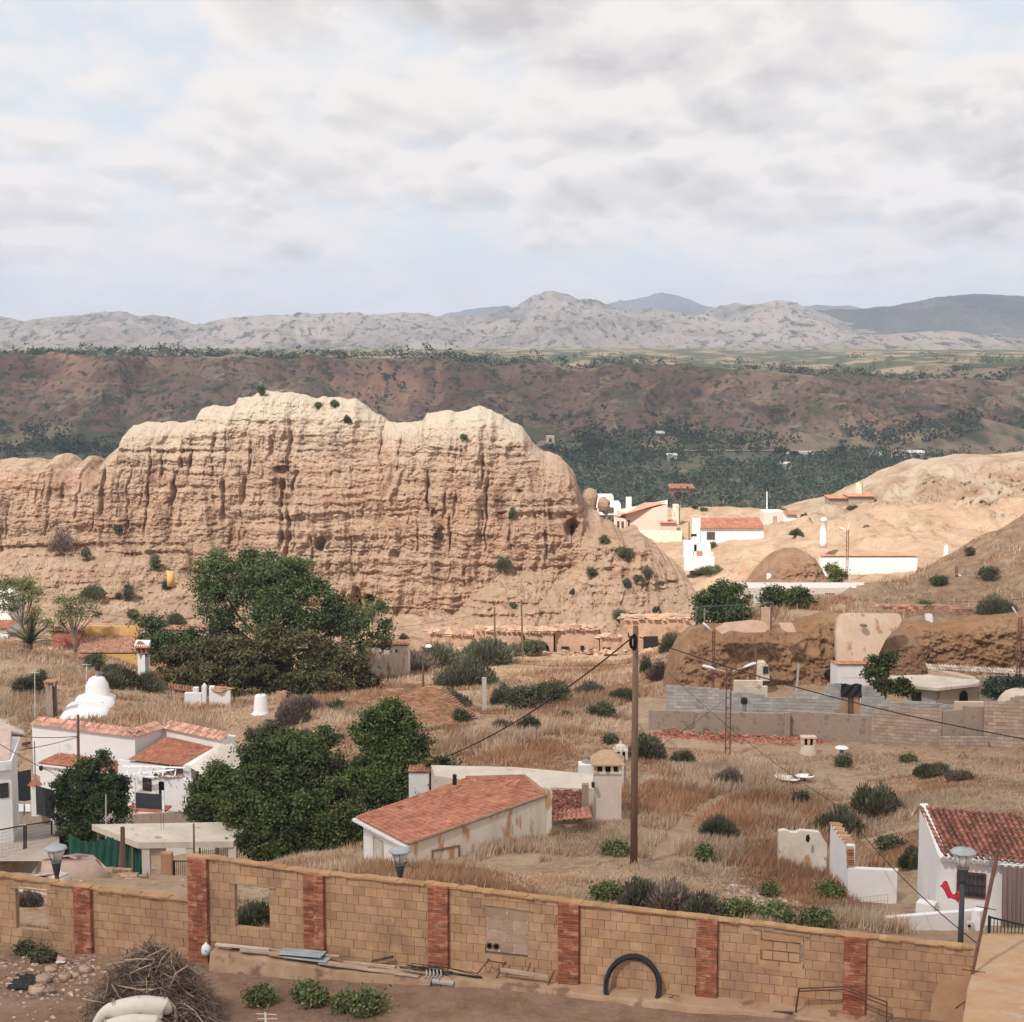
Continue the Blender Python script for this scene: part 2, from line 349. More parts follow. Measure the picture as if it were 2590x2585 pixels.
def b_ground(nt, v):
    c = rgbmix(nt, nz(nt, v, 0.16, 5, 0.6, 0.4, 0.62), (0.35, 0.225, 0.145), (0.44, 0.31, 0.21))     # straw
    c = rgbmix(nt, nz(nt, v, 0.5, 8, 0.7, 0.50, 0.66), c, (0.25, 0.14, 0.082))                     # bare earth
    c = rgbmix(nt, nz(nt, v, 3.0, 8, 0.75, 0.45, 0.7), c, (0.48, 0.37, 0.26))
    c = rgbmix(nt, nz(nt, v, 7.0, 6, 0.7, 0.62, 0.70), c, (0.12, 0.085, 0.055))
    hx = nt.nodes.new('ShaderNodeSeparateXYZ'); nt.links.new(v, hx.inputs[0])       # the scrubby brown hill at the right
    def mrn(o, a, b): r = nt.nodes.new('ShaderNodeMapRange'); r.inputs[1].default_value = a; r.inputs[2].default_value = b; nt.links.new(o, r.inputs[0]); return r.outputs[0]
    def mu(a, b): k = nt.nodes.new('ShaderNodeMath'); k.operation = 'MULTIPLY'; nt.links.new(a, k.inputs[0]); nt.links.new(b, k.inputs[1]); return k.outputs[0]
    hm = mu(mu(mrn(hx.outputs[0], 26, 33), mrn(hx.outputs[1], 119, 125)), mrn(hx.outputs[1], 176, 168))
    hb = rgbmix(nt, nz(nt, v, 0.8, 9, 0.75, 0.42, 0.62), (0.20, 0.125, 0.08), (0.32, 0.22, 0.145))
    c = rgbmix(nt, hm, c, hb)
    # steep banks show the orange earth
    s = slope_fac(nt, 0.55, 0.80)
    e = rgbmix(nt, nz(nt, v, 1.2, 8, 0.7, 0.4, 0.65), (0.36, 0.175, 0.085), (0.47, 0.26, 0.14))
    c = rgbmix(nt, s, e, c)
    # trodden yard behind the block wall
    ps = nt.nodes.new('ShaderNodeSeparateXYZ'); nt.links.new(v, ps.inputs[0])
    r = nt.nodes.new('ShaderNodeMapRange'); r.inputs[1].default_value = 44; r.inputs[2].default_value = 50; nt.links.new(ps.outputs[1], r.inputs[0])
    d = rgbmix(nt, nz(nt, v, 0.9, 10, 0.75, 0.35, 0.65), (0.18, 0.105, 0.072), (0.32, 0.205, 0.145))
    d = rgbmix(nt, nz(nt, v, 9, 5, 0.6, 0.62, 0.68), d, (0.33, 0.22, 0.16))
    c = rgbmix(nt, r.outputs[0], d, c)
    return c, nz(nt, v, 5, 8, 0.7)
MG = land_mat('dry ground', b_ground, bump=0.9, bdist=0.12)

def make_ground():
    pc = np.arange(-520, 3160, 7.0); a = (pc - CX) / F / YM
    D = np.exp(np.linspace(math.log(22), math.log(640), 640))
    A, DD = np.meshgrid(a, D, indexing='ij'); X = A * DD
    Z = ground(X, DD)
    V = np.stack([X, DD, Z], -1).reshape(-1, 3)
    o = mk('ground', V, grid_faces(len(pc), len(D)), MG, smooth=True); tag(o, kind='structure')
make_ground()

# ------------------------------------------------------------ valley floor, to the horizon
def b_valley(nt, v):
    c = rgbmix(nt, nz(nt, v, 0.012, 6, 0.6, 0.4, 0.6), (0.075, 0.10, 0.06), (0.13, 0.125, 0.08))
    c = rgbmix(nt, nz(nt, v, 0.03, 6, 0.6, 0.55, 0.64), c, (0.24, 0.15, 0.11))
    return c, nz(nt, v, 0.3, 6)
MV = land_mat('valley floor', b_valley, bump=0.3, bdist=1)
o = mk('valley_floor', [(-9000, 380, -70.4), (9000, 380, -70.4), (30000, 30000, -71), (-30000, 30000, -71)], [[0, 1, 2, 3]], MV); tag(o, kind='structure')

# ------------------------------------------------------------ badlands across the valley
SC = 1.3406
def sil(pts, px): p = np.array(pts, float); return np.interp(px, p[:, 0] * SC, p[:, 1] * SC)
BT = [(-400,676),(0,676),(150,674),(400,680),(700,682),(860,686),(950,700),(1000,692),(1100,708),(1150,694),(1250,694),(1320,702),(1400,700),(1500,712),(1600,716),(1750,722),(1850,722),(1932,700),(2300,690)]
def b_bad(nt, v):
    c = rgbmix(nt, nz(nt, v, 0.02, 8, 0.65, 0.38, 0.62), (0.165, 0.105, 0.082), (0.25, 0.165, 0.125))
    c = rgbmix(nt, nz(nt, v, 0.05, 8, 0.7, 0.52, 0.62, stretch=(1, 1, 2.2)), c, (0.055, 0.062, 0.042))
    c = rgbmix(nt, nz(nt, v, 0.011, 4, 0.6, 0.57, 0.66), c, (0.40, 0.24, 0.165))
    c = rgbmix(nt, nz(nt, v, 0.16, 5, 0.6, 0.53, 0.62), c, (0.05, 0.06, 0.04))
    s = slope_fac(nt, 0.86, 0.97)
    t = rgbmix(nt, nz(nt, v, 0.02, 6, 0.6, 0.48, 0.56, stretch=(1, .35, 1)), (0.09, 0.10, 0.055), (0.30, 0.23, 0.15))
    c = rgbmix(nt, s, c, t)
    return c, nz(nt, v, 0.12, 8, 0.7)
MBD = land_mat('red badland', b_bad, bump=1.0, bdist=5)
def badZ(X, Y):
    # the scarp runs across the view; gullies cut back into it
    e = 1120 + 60 * fbm(X / 520.0, 1.7, 0, 3) + 30 * ridged(X / 140.0, 3.0, 0, 3)
    w = 165 + 30 * perlin(X / 200.0, 8.0)
    s = np.clip((Y - e + 95) / w, 0, 1.6)
    px = CX + X / 1240.0 * F; top = 1240.0 * np.array([tz(q) for q in np.atleast_1d(sil(BT, px.ravel()))]).reshape(X.shape)
    prof = np.where(s < 0.62, 0.52 * (s / 0.62) ** 1.25, 0.52 + 0.48 * sstep(0.62, 0.86, s))
    gul = ridged(X / 75.0 + 0.35 * fbm(X / 60, Y / 60, 2, 2), Y / 210.0, 1.0, 4)
    g2 = ridged(X / 24.0, Y / 70.0, 4.0, 3)
    z = -70.5 + (top + 70.5) * prof
    m_ = np.clip(np.sin(np.clip(s / 0.95, 0, 1) * pi), 0, 1)
    z = z + m_ * (11 * (gul - 0.3) + 3.2 * (g2 - 0.4) + 2.5 * fbm(X / 18, Y / 18, 3, 4))
    flat = sstep(0.95, 1.2, s)
    z = z * (1 - flat) + flat * (top + (-16.5 - top) * sstep(1300, 2700, Y) + 1.2 * fbm(X / 90, Y / 160, 5, 3))
    # cone-shaped foot hills on the valley floor
    for (pxc, D, h, r) in ((2465, 1040, 20, 75), (2025, 1045, 10, 40), (2130, 1045, 7, 50), (1480 + 45, 1060, 8, 60), (120, 1085, 11, 90), (420, 1075, 9, 80), (2180, 1040, 8, 30), (1700, 1060, 9, 55), (2340, 1030, 7, 40)):
        d = np.hypot(X - D * (pxc - CX) / F, (Y - D)); z = np.maximum(z, -71 + h * np.clip(1 - d / r, 0, 1) ** 0.9 + (d < r) * 0.8 * g2)
    return z
def make_bad():
    pc = np.linspace(-700, 3300, 900); a = (pc - CX) / F
    D = np.concatenate([np.linspace(960, 1330, 260), np.linspace(1345, 3600, 80)])
    A, DD = np.meshgrid(a, D, indexing='ij'); X = A * DD
    Z = badZ(X, DD)
    o = mk('badland_hills', np.stack([X, DD, Z], -1).reshape(-1, 3), grid_faces(len(pc), len(D)), MBD, smooth=True); tag(o, kind='structure')
make_bad()

# ------------------------------------------------------------ mountains
def b_mt(nt, v):
    c = rgbmix(nt, nz(nt, v, 0.0022, 6, 0.6, 0.4, 0.6, stretch=(1, .3, 1)), (0.20, 0.17, 0.15), (0.265, 0.228, 0.20))
    c = rgbmix(nt, nz(nt, v, 0.004, 7, 0.7, 0.52, 0.66, stretch=(1, .3, 1)), c, (0.12, 0.112, 0.098))
    c = rgbmix(nt, nz(nt, v, 0.045, 5, 0.8, 0.535, 0.57, stretch=(1, .25, 1)), c, (0.06, 0.066, 0.05))
    return c, nz(nt, v, 0.02, 7, 0.65)
MM = land_mat('pale limestone mountain', b_mt, bump=0.8, bdist=14)
def b_mt2(nt, v):
    c = rgbmix(nt, nz(nt, v, 0.003, 6, 0.6, 0.42, 0.58, stretch=(1, .3, 1)), (0.065, 0.07, 0.068), (0.105, 0.105, 0.095))
    c = rgbmix(nt, nz(nt, v, 0.04, 4, 0.7, 0.53, 0.60, stretch=(1, .25, 1)), c, (0.06, 0.068, 0.055))
    return c, nz(nt, v, 0.02, 7, 0.65)
MM2 = land_mat('scrub covered mountain', b_mt2, bump=0.8, bdist=14)
def mountain(name, pts, D0, D1, mat, n=700, m_=150, amp=22, seed=0, p=1.3, back=0.35):
    px = np.linspace(pts[0][0] * SC, pts[-1][0] * SC, n); a = (px - CX) / F
    s = np.concatenate([np.linspace(0, 1, m_), np.linspace(1.03, 1.6, 20)])
    A, SS = np.meshgrid(a, s, indexing='ij'); D = D0 + (D1 - D0) * SS; X = A * D
    top = np.array([D1 * tz(q) for q in sil(pts, px)])[:, None]
    base = -45.0
    prof = np.where(SS <= 1, SS ** p * (1 - 0.18 * np.sin(SS * pi * 2) * 0.5), np.clip(1 - (SS - 1) * 1.8, 0, 1))
    z = base + (top - base) * prof
    env = np.sin(np.clip(SS, 0, 1) * pi) ** 0.7
    nn = ridged(X / 520.0 + seed, D / 700.0, seed, 5, 0.55) - 0.3
    z = z + env * amp * nn + (0.12 + env) * amp * 0.16 * fbm(X / 90.0, D / 90.0, seed, 4)
    o = mk(name, np.stack([X, D, z], -1).reshape(-1, 3), grid_faces(n, len(s)), mat, smooth=True); tag(o, kind='structure'); return o
mountain('mountain', [(780,680),(800,640),(820,608),(850,595),(900,582),(960,583),(1000,590),(1050,600),(1130,578),(1200,565),(1245,554),(1290,565),(1330,580),(1420,590),(1500,584),(1540,581),(1600,583),(1700,600)], 5600, 8200, MM2, 300, 60, 40, 3.0)
mountain('mountain', [(-500,600),(-200,612),(0,606),(50,612),(100,606),(180,603),(260,606),(300,612),(340,622),(372,628),(400,619),(430,612),(520,608),(600,606),(700,602),(760,600),(800,609),(860,611),(930,602),(975,592),(1000,571),(1020,562),(1040,557),(1070,562),(1090,573),(1140,582),(1180,592),(1250,588),(1300,596),(1380,588),(1430,573),(1460,566),(1490,569),(1520,584),(1560,604),(1600,624),(1650,640),(1700,648),(1800,655),(2000,660),(2400,655)], 2700, 4700, MM, 1000, 170, 34, 0.0, 1.25)
mountain('mountain', [(1380,670),(1440,625),(1500,596),(1560,590),(1640,588),(1700,574),(1760,562),(1830,555),(1880,561),(1932,570),(2050,590),(2300,600),(2500,640)], 3300, 4900, MM2, 400, 120, 26, 7.0, 1.1)
mountain('mountain', [(1300,672),(1380,650),(1450,645),(1520,656),(1600,640),(1700,632),(1780,628),(1850,636),(1932,640),(2100,630),(2400,650)], 2500, 3100, MM, 400, 80, 12, 5.0, 1.1)
# ============================================================ the great eroded rock
ROCK = [(-400,880),(-150,872),(0,868),(30,865),(60,866),(100,873),(112,858),(122,853),(134,860),(145,869),(152,872),(165,860),(176,862),(188,874),(197,878),(212,850),(225,842),(242,836),(248,812),(252,800),(300,800),(350,797),(372,790),(380,770),(400,767),(430,769),(447,762),(452,750),(475,747),(485,741),(510,736),(550,740),(590,752),(650,751),(672,757),(700,775),(735,795),(770,796),(798,793),(806,780),(850,777),(890,768),(905,766),(920,771),(950,784),(985,806),(1005,832),(1025,852),(1058,861),(1072,873),(1085,893),(1097,930),(1106,948),(1116,956),(1128,962),(1140,976),(1158,985),(1172,1000),(1200,998),(1225,1008),(1250,1030),(1268,1048),(1290,1073),(1305,1100),(1318,1130),(1330,1160),(1345,1190)]
TAL = [(-400,1050),(0,1050),(90,1035),(200,1040),(300,1050),(400,1080),(500,1120),(620,1150),(760,1165),(850,1170),(900,1120),(950,1080),(1000,1075),(1060,1090),(1090,1060),(1130,1010),(1200,1010),(1260,1060),(1300,1110),(1345,1195)]
CRACK = [  # column, top row, bottom row, half width in metres, depth (photograph pixels)
 (263,1190,1290,.5,2.2),(443,1190,1285,.55,2.4),(375,1140,1350,.28,1.4),(410,1140,1210,.35,1.5),(450,1130,1180,.5,1.8),(570,1215,1310,.5,1.8),(620,1210,1260,.5,2.0),(716,1215,1370,.6,2.2),(746,1185,1250,.5,2.0),(732,1260,1400,.6,2.2),
 (726,1060,1190,.4,1.5),(680,1110,1150,.5,1.5),(630,1120,1190,.3,1.2),(540,1110,1200,.3,1.3),(480,1150,1195,.4,1.4),(330,1170,1330,.3,1.2),(200,1180,1300,.3,1.1),(130,1190,1330,.35,1.3),(98,1190,1260,.3,1.2),
 (1222,1165,1205,.45,3.0),(1085,1200,1275,.4,1.6),(1126,1240,1300,.4,1.5),(1152,1240,1290,.4,1.6),(1232,1230,1380,.3,1.4),(1140,1300,1360,.35,1.4),(1293,1320,1380,.45,1.6),(1060,1310,1390,.25,1.0),(1005,1100,1200,.3,1.0),(890,1330,1400,.3,1.0),(795,1360,1430,.3,1.1),(1380,1340,1390,.5,1.2),(960,1080,1180,.3,1.0),(565,1090,1180,.25,1.0),(1446,1325,1360,.7,3.0)]
def b_rock(nt, v):
    w = nt.nodes.new('ShaderNodeVectorMath'); w.operation = 'MULTIPLY_ADD'
    nn = nt.nodes.new('ShaderNodeTexNoise'); nn.inputs['Scale'].default_value = 0.12; nn.inputs['Detail'].default_value = 4; nt.links.new(v, nn.inputs['Vector'])
    nt.links.new(nn.outputs['Color'], w.inputs[0]); w.inputs[1].default_value = (0, 0, 3.0); nt.links.new(v, w.inputs[2]); q = w.outputs[0]
    c = rgbmix(nt, nz(nt, q, 0.5, 8, 0.65, 0.38, 0.62, stretch=(.12, .12, 1.6)), (0.49, 0.30, 0.20), (0.62, 0.44, 0.315))      # beds
    c = rgbmix(nt, nz(nt, q, 1.0, 7, 0.6, 0.55, 0.66, stretch=(.1, .1, 2.2)), c, (0.33, 0.165, 0.10))
    c = rgbmix(nt, nz(nt, v, 0.10, 8, 0.65, 0.42, 0.62), c, (0.56, 0.40, 0.29))
    c = rgbmix(nt, nz(nt, v, 0.6, 8, 0.7, 0.56, 0.66, stretch=(1, 1, .35)), c, (0.31, 0.17, 0.11))                            # runs
    c = rgbmix(nt, nz(nt, v, 0.25, 7, 0.65, 0.54, 0.66, stretch=(1.8, 1.8, .14)), c, (0.26, 0.15, 0.10))
    q3 = nt.nodes.new('ShaderNodeMapping'); q3.inputs['Scale'].default_value = (.55, .55, .34); nt.links.new(q, q3.inputs[0])
    vo = nt.nodes.new('ShaderNodeTexVoronoi'); vo.feature = 'DISTANCE_TO_EDGE'; vo.inputs['Scale'].default_value = 0.9; nt.links.new(q3.outputs[0], vo.inputs['Vector'])
    ck = nt.nodes.new('ShaderNodeMapRange'); ck.inputs[1].default_value = 0.0; ck.inputs[2].default_value = 0.05; nt.links.new(vo.outputs['Distance'], ck.inputs[0])
    # the crown of the rock is weathered to pale silt
    ps = nt.nodes.new('ShaderNodeSeparateXYZ'); nt.links.new(v, ps.inputs[0])
    z = nt.nodes.new('ShaderNodeMapRange'); z.inputs[1].default_value = -18; z.inputs[2].default_value = -8; nt.links.new(ps.outputs[2], z.inputs[0])
    s = slope_fac(nt, 0.30, 0.75)
    k = nt.nodes.new('ShaderNodeMath'); k.operation = 'MULTIPLY'; nt.links.new(z.outputs[0], k.inputs[0]); nt.links.new(s, k.inputs[1])
    k2 = nt.nodes.new('ShaderNodeMath'); k2.operation = 'ADD'; k2.use_clamp = True; nt.links.new(k.outputs[0], k2.inputs[0])
    z2 = nt.nodes.new('ShaderNodeMapRange'); z2.inputs[1].default_value = -17; z2.inputs[2].default_value = -5; z2.inputs[4].default_value = 0.5; nt.links.new(ps.outputs[2], z2.inputs[0]); nt.links.new(z2.outputs[0], k2.inputs[1])
    c = rgbmix(nt, k2.outputs[0], c, (0.66, 0.555, 0.43))
    # low slopes: dusty scree
    s2 = slope_fac(nt, 0.45, 0.7)
    zl = nt.nodes.new('ShaderNodeMapRange'); zl.inputs[1].default_value = -20; zl.inputs[2].default_value = -30; nt.links.new(ps.outputs[2], zl.inputs[0])
    k3 = nt.nodes.new('ShaderNodeMath'); k3.operation = 'MULTIPLY'; nt.links.new(s2, k3.inputs[0]); nt.links.new(zl.outputs[0], k3.inputs[1])
    k4 = nt.nodes.new('ShaderNodeMath'); k4.operation = 'MULTIPLY'; nt.links.new(k3.outputs[0], k4.inputs[0]); nt.links.new(nz(nt, v, 0.35, 7, 0.65, 0.4, 0.6), k4.inputs[1])
    c = rgbmix(nt, k4.outputs[0], c, (0.46, 0.33, 0.22))
    h1 = nz(nt, v, 1.3, 12, 0.8, stretch=(1, 1, 1.3)); h2 = nz(nt, q, 1.0, 6, 0.6, stretch=(.12, .12, 2.6))
    h = nt.nodes.new('ShaderNodeMath'); h.operation = 'MULTIPLY_ADD'; nt.links.new(h2, h.inputs[0]); h.inputs[1].default_value = 0.6; nt.links.new(h1, h.inputs[2])
    g = nt.nodes.new('ShaderNodeMath'); g.operation = 'MULTIPLY_ADD'; nt.links.new(ck.outputs[0], g.inputs[0]); g.inputs[1].default_value = 0.22; nt.links.new(h.outputs[0], g.inputs[2])
    return c, g.outputs[0]
MR = land_mat('bedded clay rock', b_rock, bump=0.9, bdist=0.9)
def make_rock():
    px = np.arange(-480, 1800, 2.6); n = len(px)
    a = (px - CX) / F / YZ(1100)[0]; X0 = a * 213.0
    zt = np.array([213.0 * tz(q) for q in sil(ROCK, px)])
    zt = zt + (0.35 + 0.45 * sstep(1430, 1520, px)) * fbm(X0 / 2.2, 0.5, 0, 4)
    zb = ground(X0, np.full(n, 186.0), False) - 1.0
    zb = np.minimum(zb, zt - 2)
    ztal = np.array([200.0 * tz(q) for q in sil(TAL, px)]); ztal = np.clip(ztal, zb + 0.5, zt - 0.5)
    nf, nt_, nb = 60, 190, 40
    rows = []
    wR = sstep(1430, 1520, px)                      # the rounded right skirt is a slope, not a cliff
    for k in range(nf):                             # scree
        t = k / nf; D = 186 + 15 * t; rows.append((np.full(n, D) , zb + (ztal - zb) * t ** 1.15, 0.4 + 0.3 * t))
    for k in range(nt_):                            # face: steep, rounding back at the crown
        t = k / nt_; lean = 201 + 6.5 * t ** 1.6 + 5.5 * np.clip((t - 0.80) / 0.20, 0, 1) ** 2.2
        zz = ztal + (zt - ztal) * (1 - (1 - t) ** 1.06)
        rows.append((lean * (1 - wR) + (201 + 12 * t) * wR, zz, 1.0))
    for k in range(nb + 1):
        t = k / nb; rows.append((213 + 34 * t + 0 * px, zt + (-46 - zt) * t ** 1.7 if False else zt - 0.6 * t * 8 * t - (zt + 48) * t ** 2.2, 0.5))
    D = np.array([r[0] + 0 * px for r in rows]).T; Z = np.array([r[1] + 0 * px for r in rows]).T
    K = np.array([np.full(n, r[2]) for r in rows]).T; X = np.repeat(X0[:, None], D.shape[1], 1)
    edge = np.clip((zt[:, None] - Z) / 1.6, 0, 1)   # leave the skyline where it was measured
    edge = 0.3 + 0.7 * edge
    face = K > 0.9
    H = 1.0 - 0.55 * wR[:, None]
    wx = X + 1.3 * fbm(X / 6, Z / 9, 1, 3)
    butt = 1.9 * fbm(wx / 13.0, Z / 30.0, 2.0, 3) + 0.7 * (ridged(wx / 5.0, Z / 22.0, 4.0, 2) - 0.4) * 0.6
    flute = 0.42 * (ridged(wx / 2.3, Z / 13.0, 6.0, 4) - 0.5) * (0.5 + np.abs(perlin(X / 11, Z / 9, 3)) * 2)
    zw = Z + 0.6 * fbm(X / 22, Z / 9, 3, 3)
    bed = (0.20 * np.tanh(5 * perlin(0.3, zw / 1.3, X / 50)) + 0.11 * np.tanh(5 * perlin(4.3, zw / 0.5, X / 25))) * (0.5 + np.abs(perlin(X / 12, Z / 6, 11)) * 1.6) + 0.34 * perlin(9.3, zw / 3.4, X / 60)
    fine = 0.24 * fbm(X / 1.0, Z / 0.7, D / 2.0, 5, 0.68)
    scallop = 0.22 * np.abs(fbm(X / 3.0, Z / 3.6, 8.0, 4))
    disp = np.where(face, H * (butt + flute + bed + fine - scallop), 0.6 * butt + 1.2 * flute + fine * 1.5 + 1.1 * bed + 0.8 * fbm(X / 4, Z / 3, 4, 4))
    for i_ in range(36):          # lesser runnels between the great cracks
        pc = rnd.uniform(-60, 1420); y0 = rnd.uniform(1090, 1330); CRACK.append((pc, y0, y0 + rnd.uniform(40, 130), rnd.uniform(.2, .4), rnd.uniform(.3, .8)))
    for (pc, y0, y1, w, dp) in CRACK:
        y = (y0 + y1) / 2; p = P(pc, y, 204); z0, z1 = zof(y0, 204), zof(y1, 204)
        u = (X - p.x - 0.22 * perlin(Z / 2.0, pc * 0.37)) / (w * 0.62 * (0.8 + 0.6 * perlin(Z / 1.3, pc * 0.11)))
        m_ = np.exp(-u ** 4) * sstep(z1 - 1.2, z1 + 0.6, Z) * (1 - sstep(z0 - 0.6, z0 + 0.8, Z))
        disp = disp - dp * m_ * 0.50
    # cut cave fronts and small holes
    for (pc, pyc, w, h, dp) in ((1227, 1615, 2.0, 1.2, .4), (905, 1515, .75, 1.5, 1.2), (936, 1517, .75, .75, 1.6), (1448, 1340, 1.0, 1.2, 2.2), (700, 1192, 1.0, .5, 1.6), (810, 1378, .6, 1.1, 1.5), (995, 1405, .6, .7, .8), (1118, 1345, .5, .8, .8), (1315, 1245, .6, .4, .8), (1097, 1300, .5, .5, 1.0)):
        p = P(pc, pyc, 202); u = ((X - p.x) / w) ** 2 + ((Z - p.z) / h) ** 2
        disp = disp - dp * np.exp(-u ** 3)
    D2 = D - disp * edge
    X2 = X + 0.35 * perlin(X / 2, Z / 2, 7) * edge
    Z2 = Z + 0.25 * fbm(X / 2, Z / 2, 9, 3) * edge * face
    o = mk('rock_hill', np.stack([X2, D2, Z2], -1).reshape(-1, 3), grid_faces(n, D.shape[1])[:, ::-1], MR, smooth=False)
    tag(o, kind='structure')
    def face_D(px_, py_):                            # distance of the rock's surface on a sight line
        u = np.abs(CX + X2 / (D2 * cos(TH) - Z2 * sin(TH)) * F - px_)
        v = np.abs(CY - (Z2 * cos(TH) + D2 * sin(TH)) / (D2 * cos(TH) - Z2 * sin(TH)) * F - py_)
        q = u + v; q[D2 > 214] += 1e3; i = np.unravel_index(np.argmin(q), q.shape); return float(D2[i])
    return face_D
face_D = make_rock()
# the little leaning pinnacle beside the rock, on the saddle
pn = MB()
for (dx, z, r) in ((0, 0, 1.3), (0.1, 1.2, 1.1), (-0.1, 2.3, 0.85), (0.15, 3.2, 0.95), (0.0, 4.1, 0.7)): pass
pb = P(1492, 1290, 222)
pn.lathe((pb.x, pb.y, pb.z - 2), [(1.4, 0), (1.2, 1.0), (0.8, 2.0), (0.95, 3.0), (1.15, 4.0), (0.9, 4.8), (0.25, 5.1)], 14)
pn.lump((pb.x + 2.0, pb.y, pb.z + 0.6), (0.9, 0.9, 1.2), 12)
o = pn.build('rock_pinnacle', MR, smooth=True); tag(o, 'small weathered pinnacle of rock standing just right of the great cliff', 'rock')
# ============================================================ foliage
def leaves(C, N_, size, asp=1.8, up=0.3, tint=None):
    """leaf-sized quads at points C (n,3), random normals leaning to N_"""
    n = len(C); d = rng.normal(size=(n, 3)); d /= np.linalg.norm(d, axis=1)[:, None]
    nr = d + N_ * 0.7; nr[:, 2] += up; nr /= np.linalg.norm(nr, axis=1)[:, None]
    a = np.cross(nr, rng.normal(size=(n, 3))); a /= np.linalg.norm(a, axis=1)[:, None]; b = np.cross(nr, a)
    s = (size * rng.uniform(0.6, 1.3, n))[:, None]
    V = np.stack([C - a * s * asp / 2, C + b * s / 2, C + a * s * asp / 2, C - b * s / 2], 1).reshape(-1, 3)
    Fc = np.arange(4 * n).reshape(-1, 4); return V, Fc
def foliage(blobs, nclump, per, size, crad, asp=1.8, shell=0.35, seed=0, tvar=0.17, lumpy=0.0):
    B = np.array(blobs, float); vol = (B[:, 3] * B[:, 4] * B[:, 5]) ** 0.67; pr = vol / vol.sum()
    k = rng.choice(len(B), nclump, p=pr)
    d = rng.normal(size=(nclump, 3)); d /= np.linalg.norm(d, axis=1)[:, None]
    d[:, 2] = np.where((d[:, 2] < -0.5) & (rng.random(nclump) < .5), -d[:, 2], d[:, 2])
    r = 1 - shell * rng.random(nclump) ** 1.5 + 0.10 * rng.normal(size=nclump)
    c = B[k, :3] + d * B[k, 3:6] * r[:, None]
    if lumpy:                     # boughs: hollows and gaps between them, and some that stand out
        f = B[:, 3:6].mean() * 0.62; sd = rng.uniform(0, 50)
        q_ = fbm(c[:, 0] / f + sd, c[:, 1] / f, c[:, 2] / f, 3)
        keep = q_ > 0.07; c, d, k, q_ = c[keep], d[keep], k[keep], q_[keep]; nclump = len(c)
        c = c + d * (B[k, 3:6] * (0.48 * lumpy * (q_[:, None] - 0.2)))
    q = rng.uniform(0.55, 1.3, nclump)
    ct = 0.5 + 1.3 * tvar * rng.normal(size=nclump) + rng.normal(0, .10, len(B))[k]
    off = rng.normal(size=(nclump, per, 3)); off *= (crad * q)[:, None, None] * np.array([1, 1, 0.7])
    Cn = (c[:, None] + off).reshape(-1, 3); N_ = np.repeat(d, per, 0)
    V, Fc = leaves(Cn, N_, size, asp)
    t = np.clip(np.repeat(ct, per) + 0.14 * rng.normal(size=len(Cn)), 0, 1)
    return V, Fc, t
FOL = lambda name, c, c2=None, **k: M(name, c, c2, scale=1.2, rough=0.6, bump=0, tv=0.75, spec=0.25, trans=0.18, **k)
F_DARK = FOL('elm foliage', (0.058, 0.082, 0.028), (0.095, 0.125, 0.045))
F_MID = FOL('garden tree foliage', (0.062, 0.088, 0.028), (0.108, 0.136, 0.046))
F_FIR = FOL('cypress foliage', (0.040, 0.066, 0.024), (0.064, 0.095, 0.032))
F_HEDGE = FOL('overgrown conifer foliage', (0.055, 0.066, 0.026), (0.14, 0.115, 0.052))
F_BROOM = FOL('broom foliage', (0.105, 0.110, 0.068), (0.17, 0.16, 0.105))
F_GREYB = FOL('dry grey brush', (0.18, 0.14, 0.115), (0.27, 0.21, 0.17))
F_GREEN = FOL('weed foliage', (0.095, 0.125, 0.045), (0.17, 0.18, 0.075))
F_YEL = FOL('feathery yellow green foliage', (0.13, 0.15, 0.05), (0.20, 0.19, 0.08))
F_FAR = FOL('far tree foliage', (0.035, 0.052, 0.032), (0.055, 0.075, 0.045))
F_OLIVE = FOL('orchard foliage', (0.048, 0.072, 0.048), (0.085, 0.11, 0.07))
BARK = M('bark', (0.12, 0.09, 0.07), (0.22, 0.17, 0.13), stretch=(1, 1, .3))
TWIG = M('dry twigs', (0.16, 0.11, 0.085), (0.30, 0.215, 0.165), tv=0.7, bump=0)

def tree(name, base, top, blobs, label, cat='tree', mat=None, nclump=420, per=60, size=0.13, crad=0.38, trunk=0.25, group=None, shell=.35, limbs=9, asp=1.8):
    blobs = [(b_[0], b_[1], b_[2], b_[3] * .86, b_[4] * .86, b_[5] * .86) for b_ in blobs]
    """blobs in world metres; trunk from base, limbs out to the blobs"""
    r = thing(name, base, label, cat, group)
    V, Fc, t = foliage(blobs, int(nclump * 1.25), int(per * 1.35), size * .80, crad * .86, shell=shell, asp=asp, lumpy=1.0)
    mk('crown', V, Fc, mat, r, t)
    b = MB(); base = Vector(base)
    mid = sum((Vector(q[:3]) for q in blobs), Vector()) / len(blobs)
    fork = base.lerp(Vector((mid.x, mid.y, mid.z)), 0.45)
    b.tube([base - Vector((0, 0, .3)), base.lerp(fork, .5) + Vector((.08, 0, 0)), fork], [trunk, trunk * .8, trunk * .65], 8)
    for q in list(blobs) + [rnd.choice(blobs) for _ in range(limbs)]:
        e = Vector(q[:3]) + Vector((rnd.uniform(-.6, .6) * q[3], rnd.uniform(-.6, .6) * q[4], rnd.uniform(-.2, .7) * q[5]))
        m_ = fork.lerp(e, .5) + Vector((0, 0, -.08 * (e - fork).length))
        b.tube([fork, m_, e], [trunk * .4, trunk * .25, trunk * .06], 5, t=rnd.uniform(.3, .7))
    b.build('trunk', BARK, r); return r

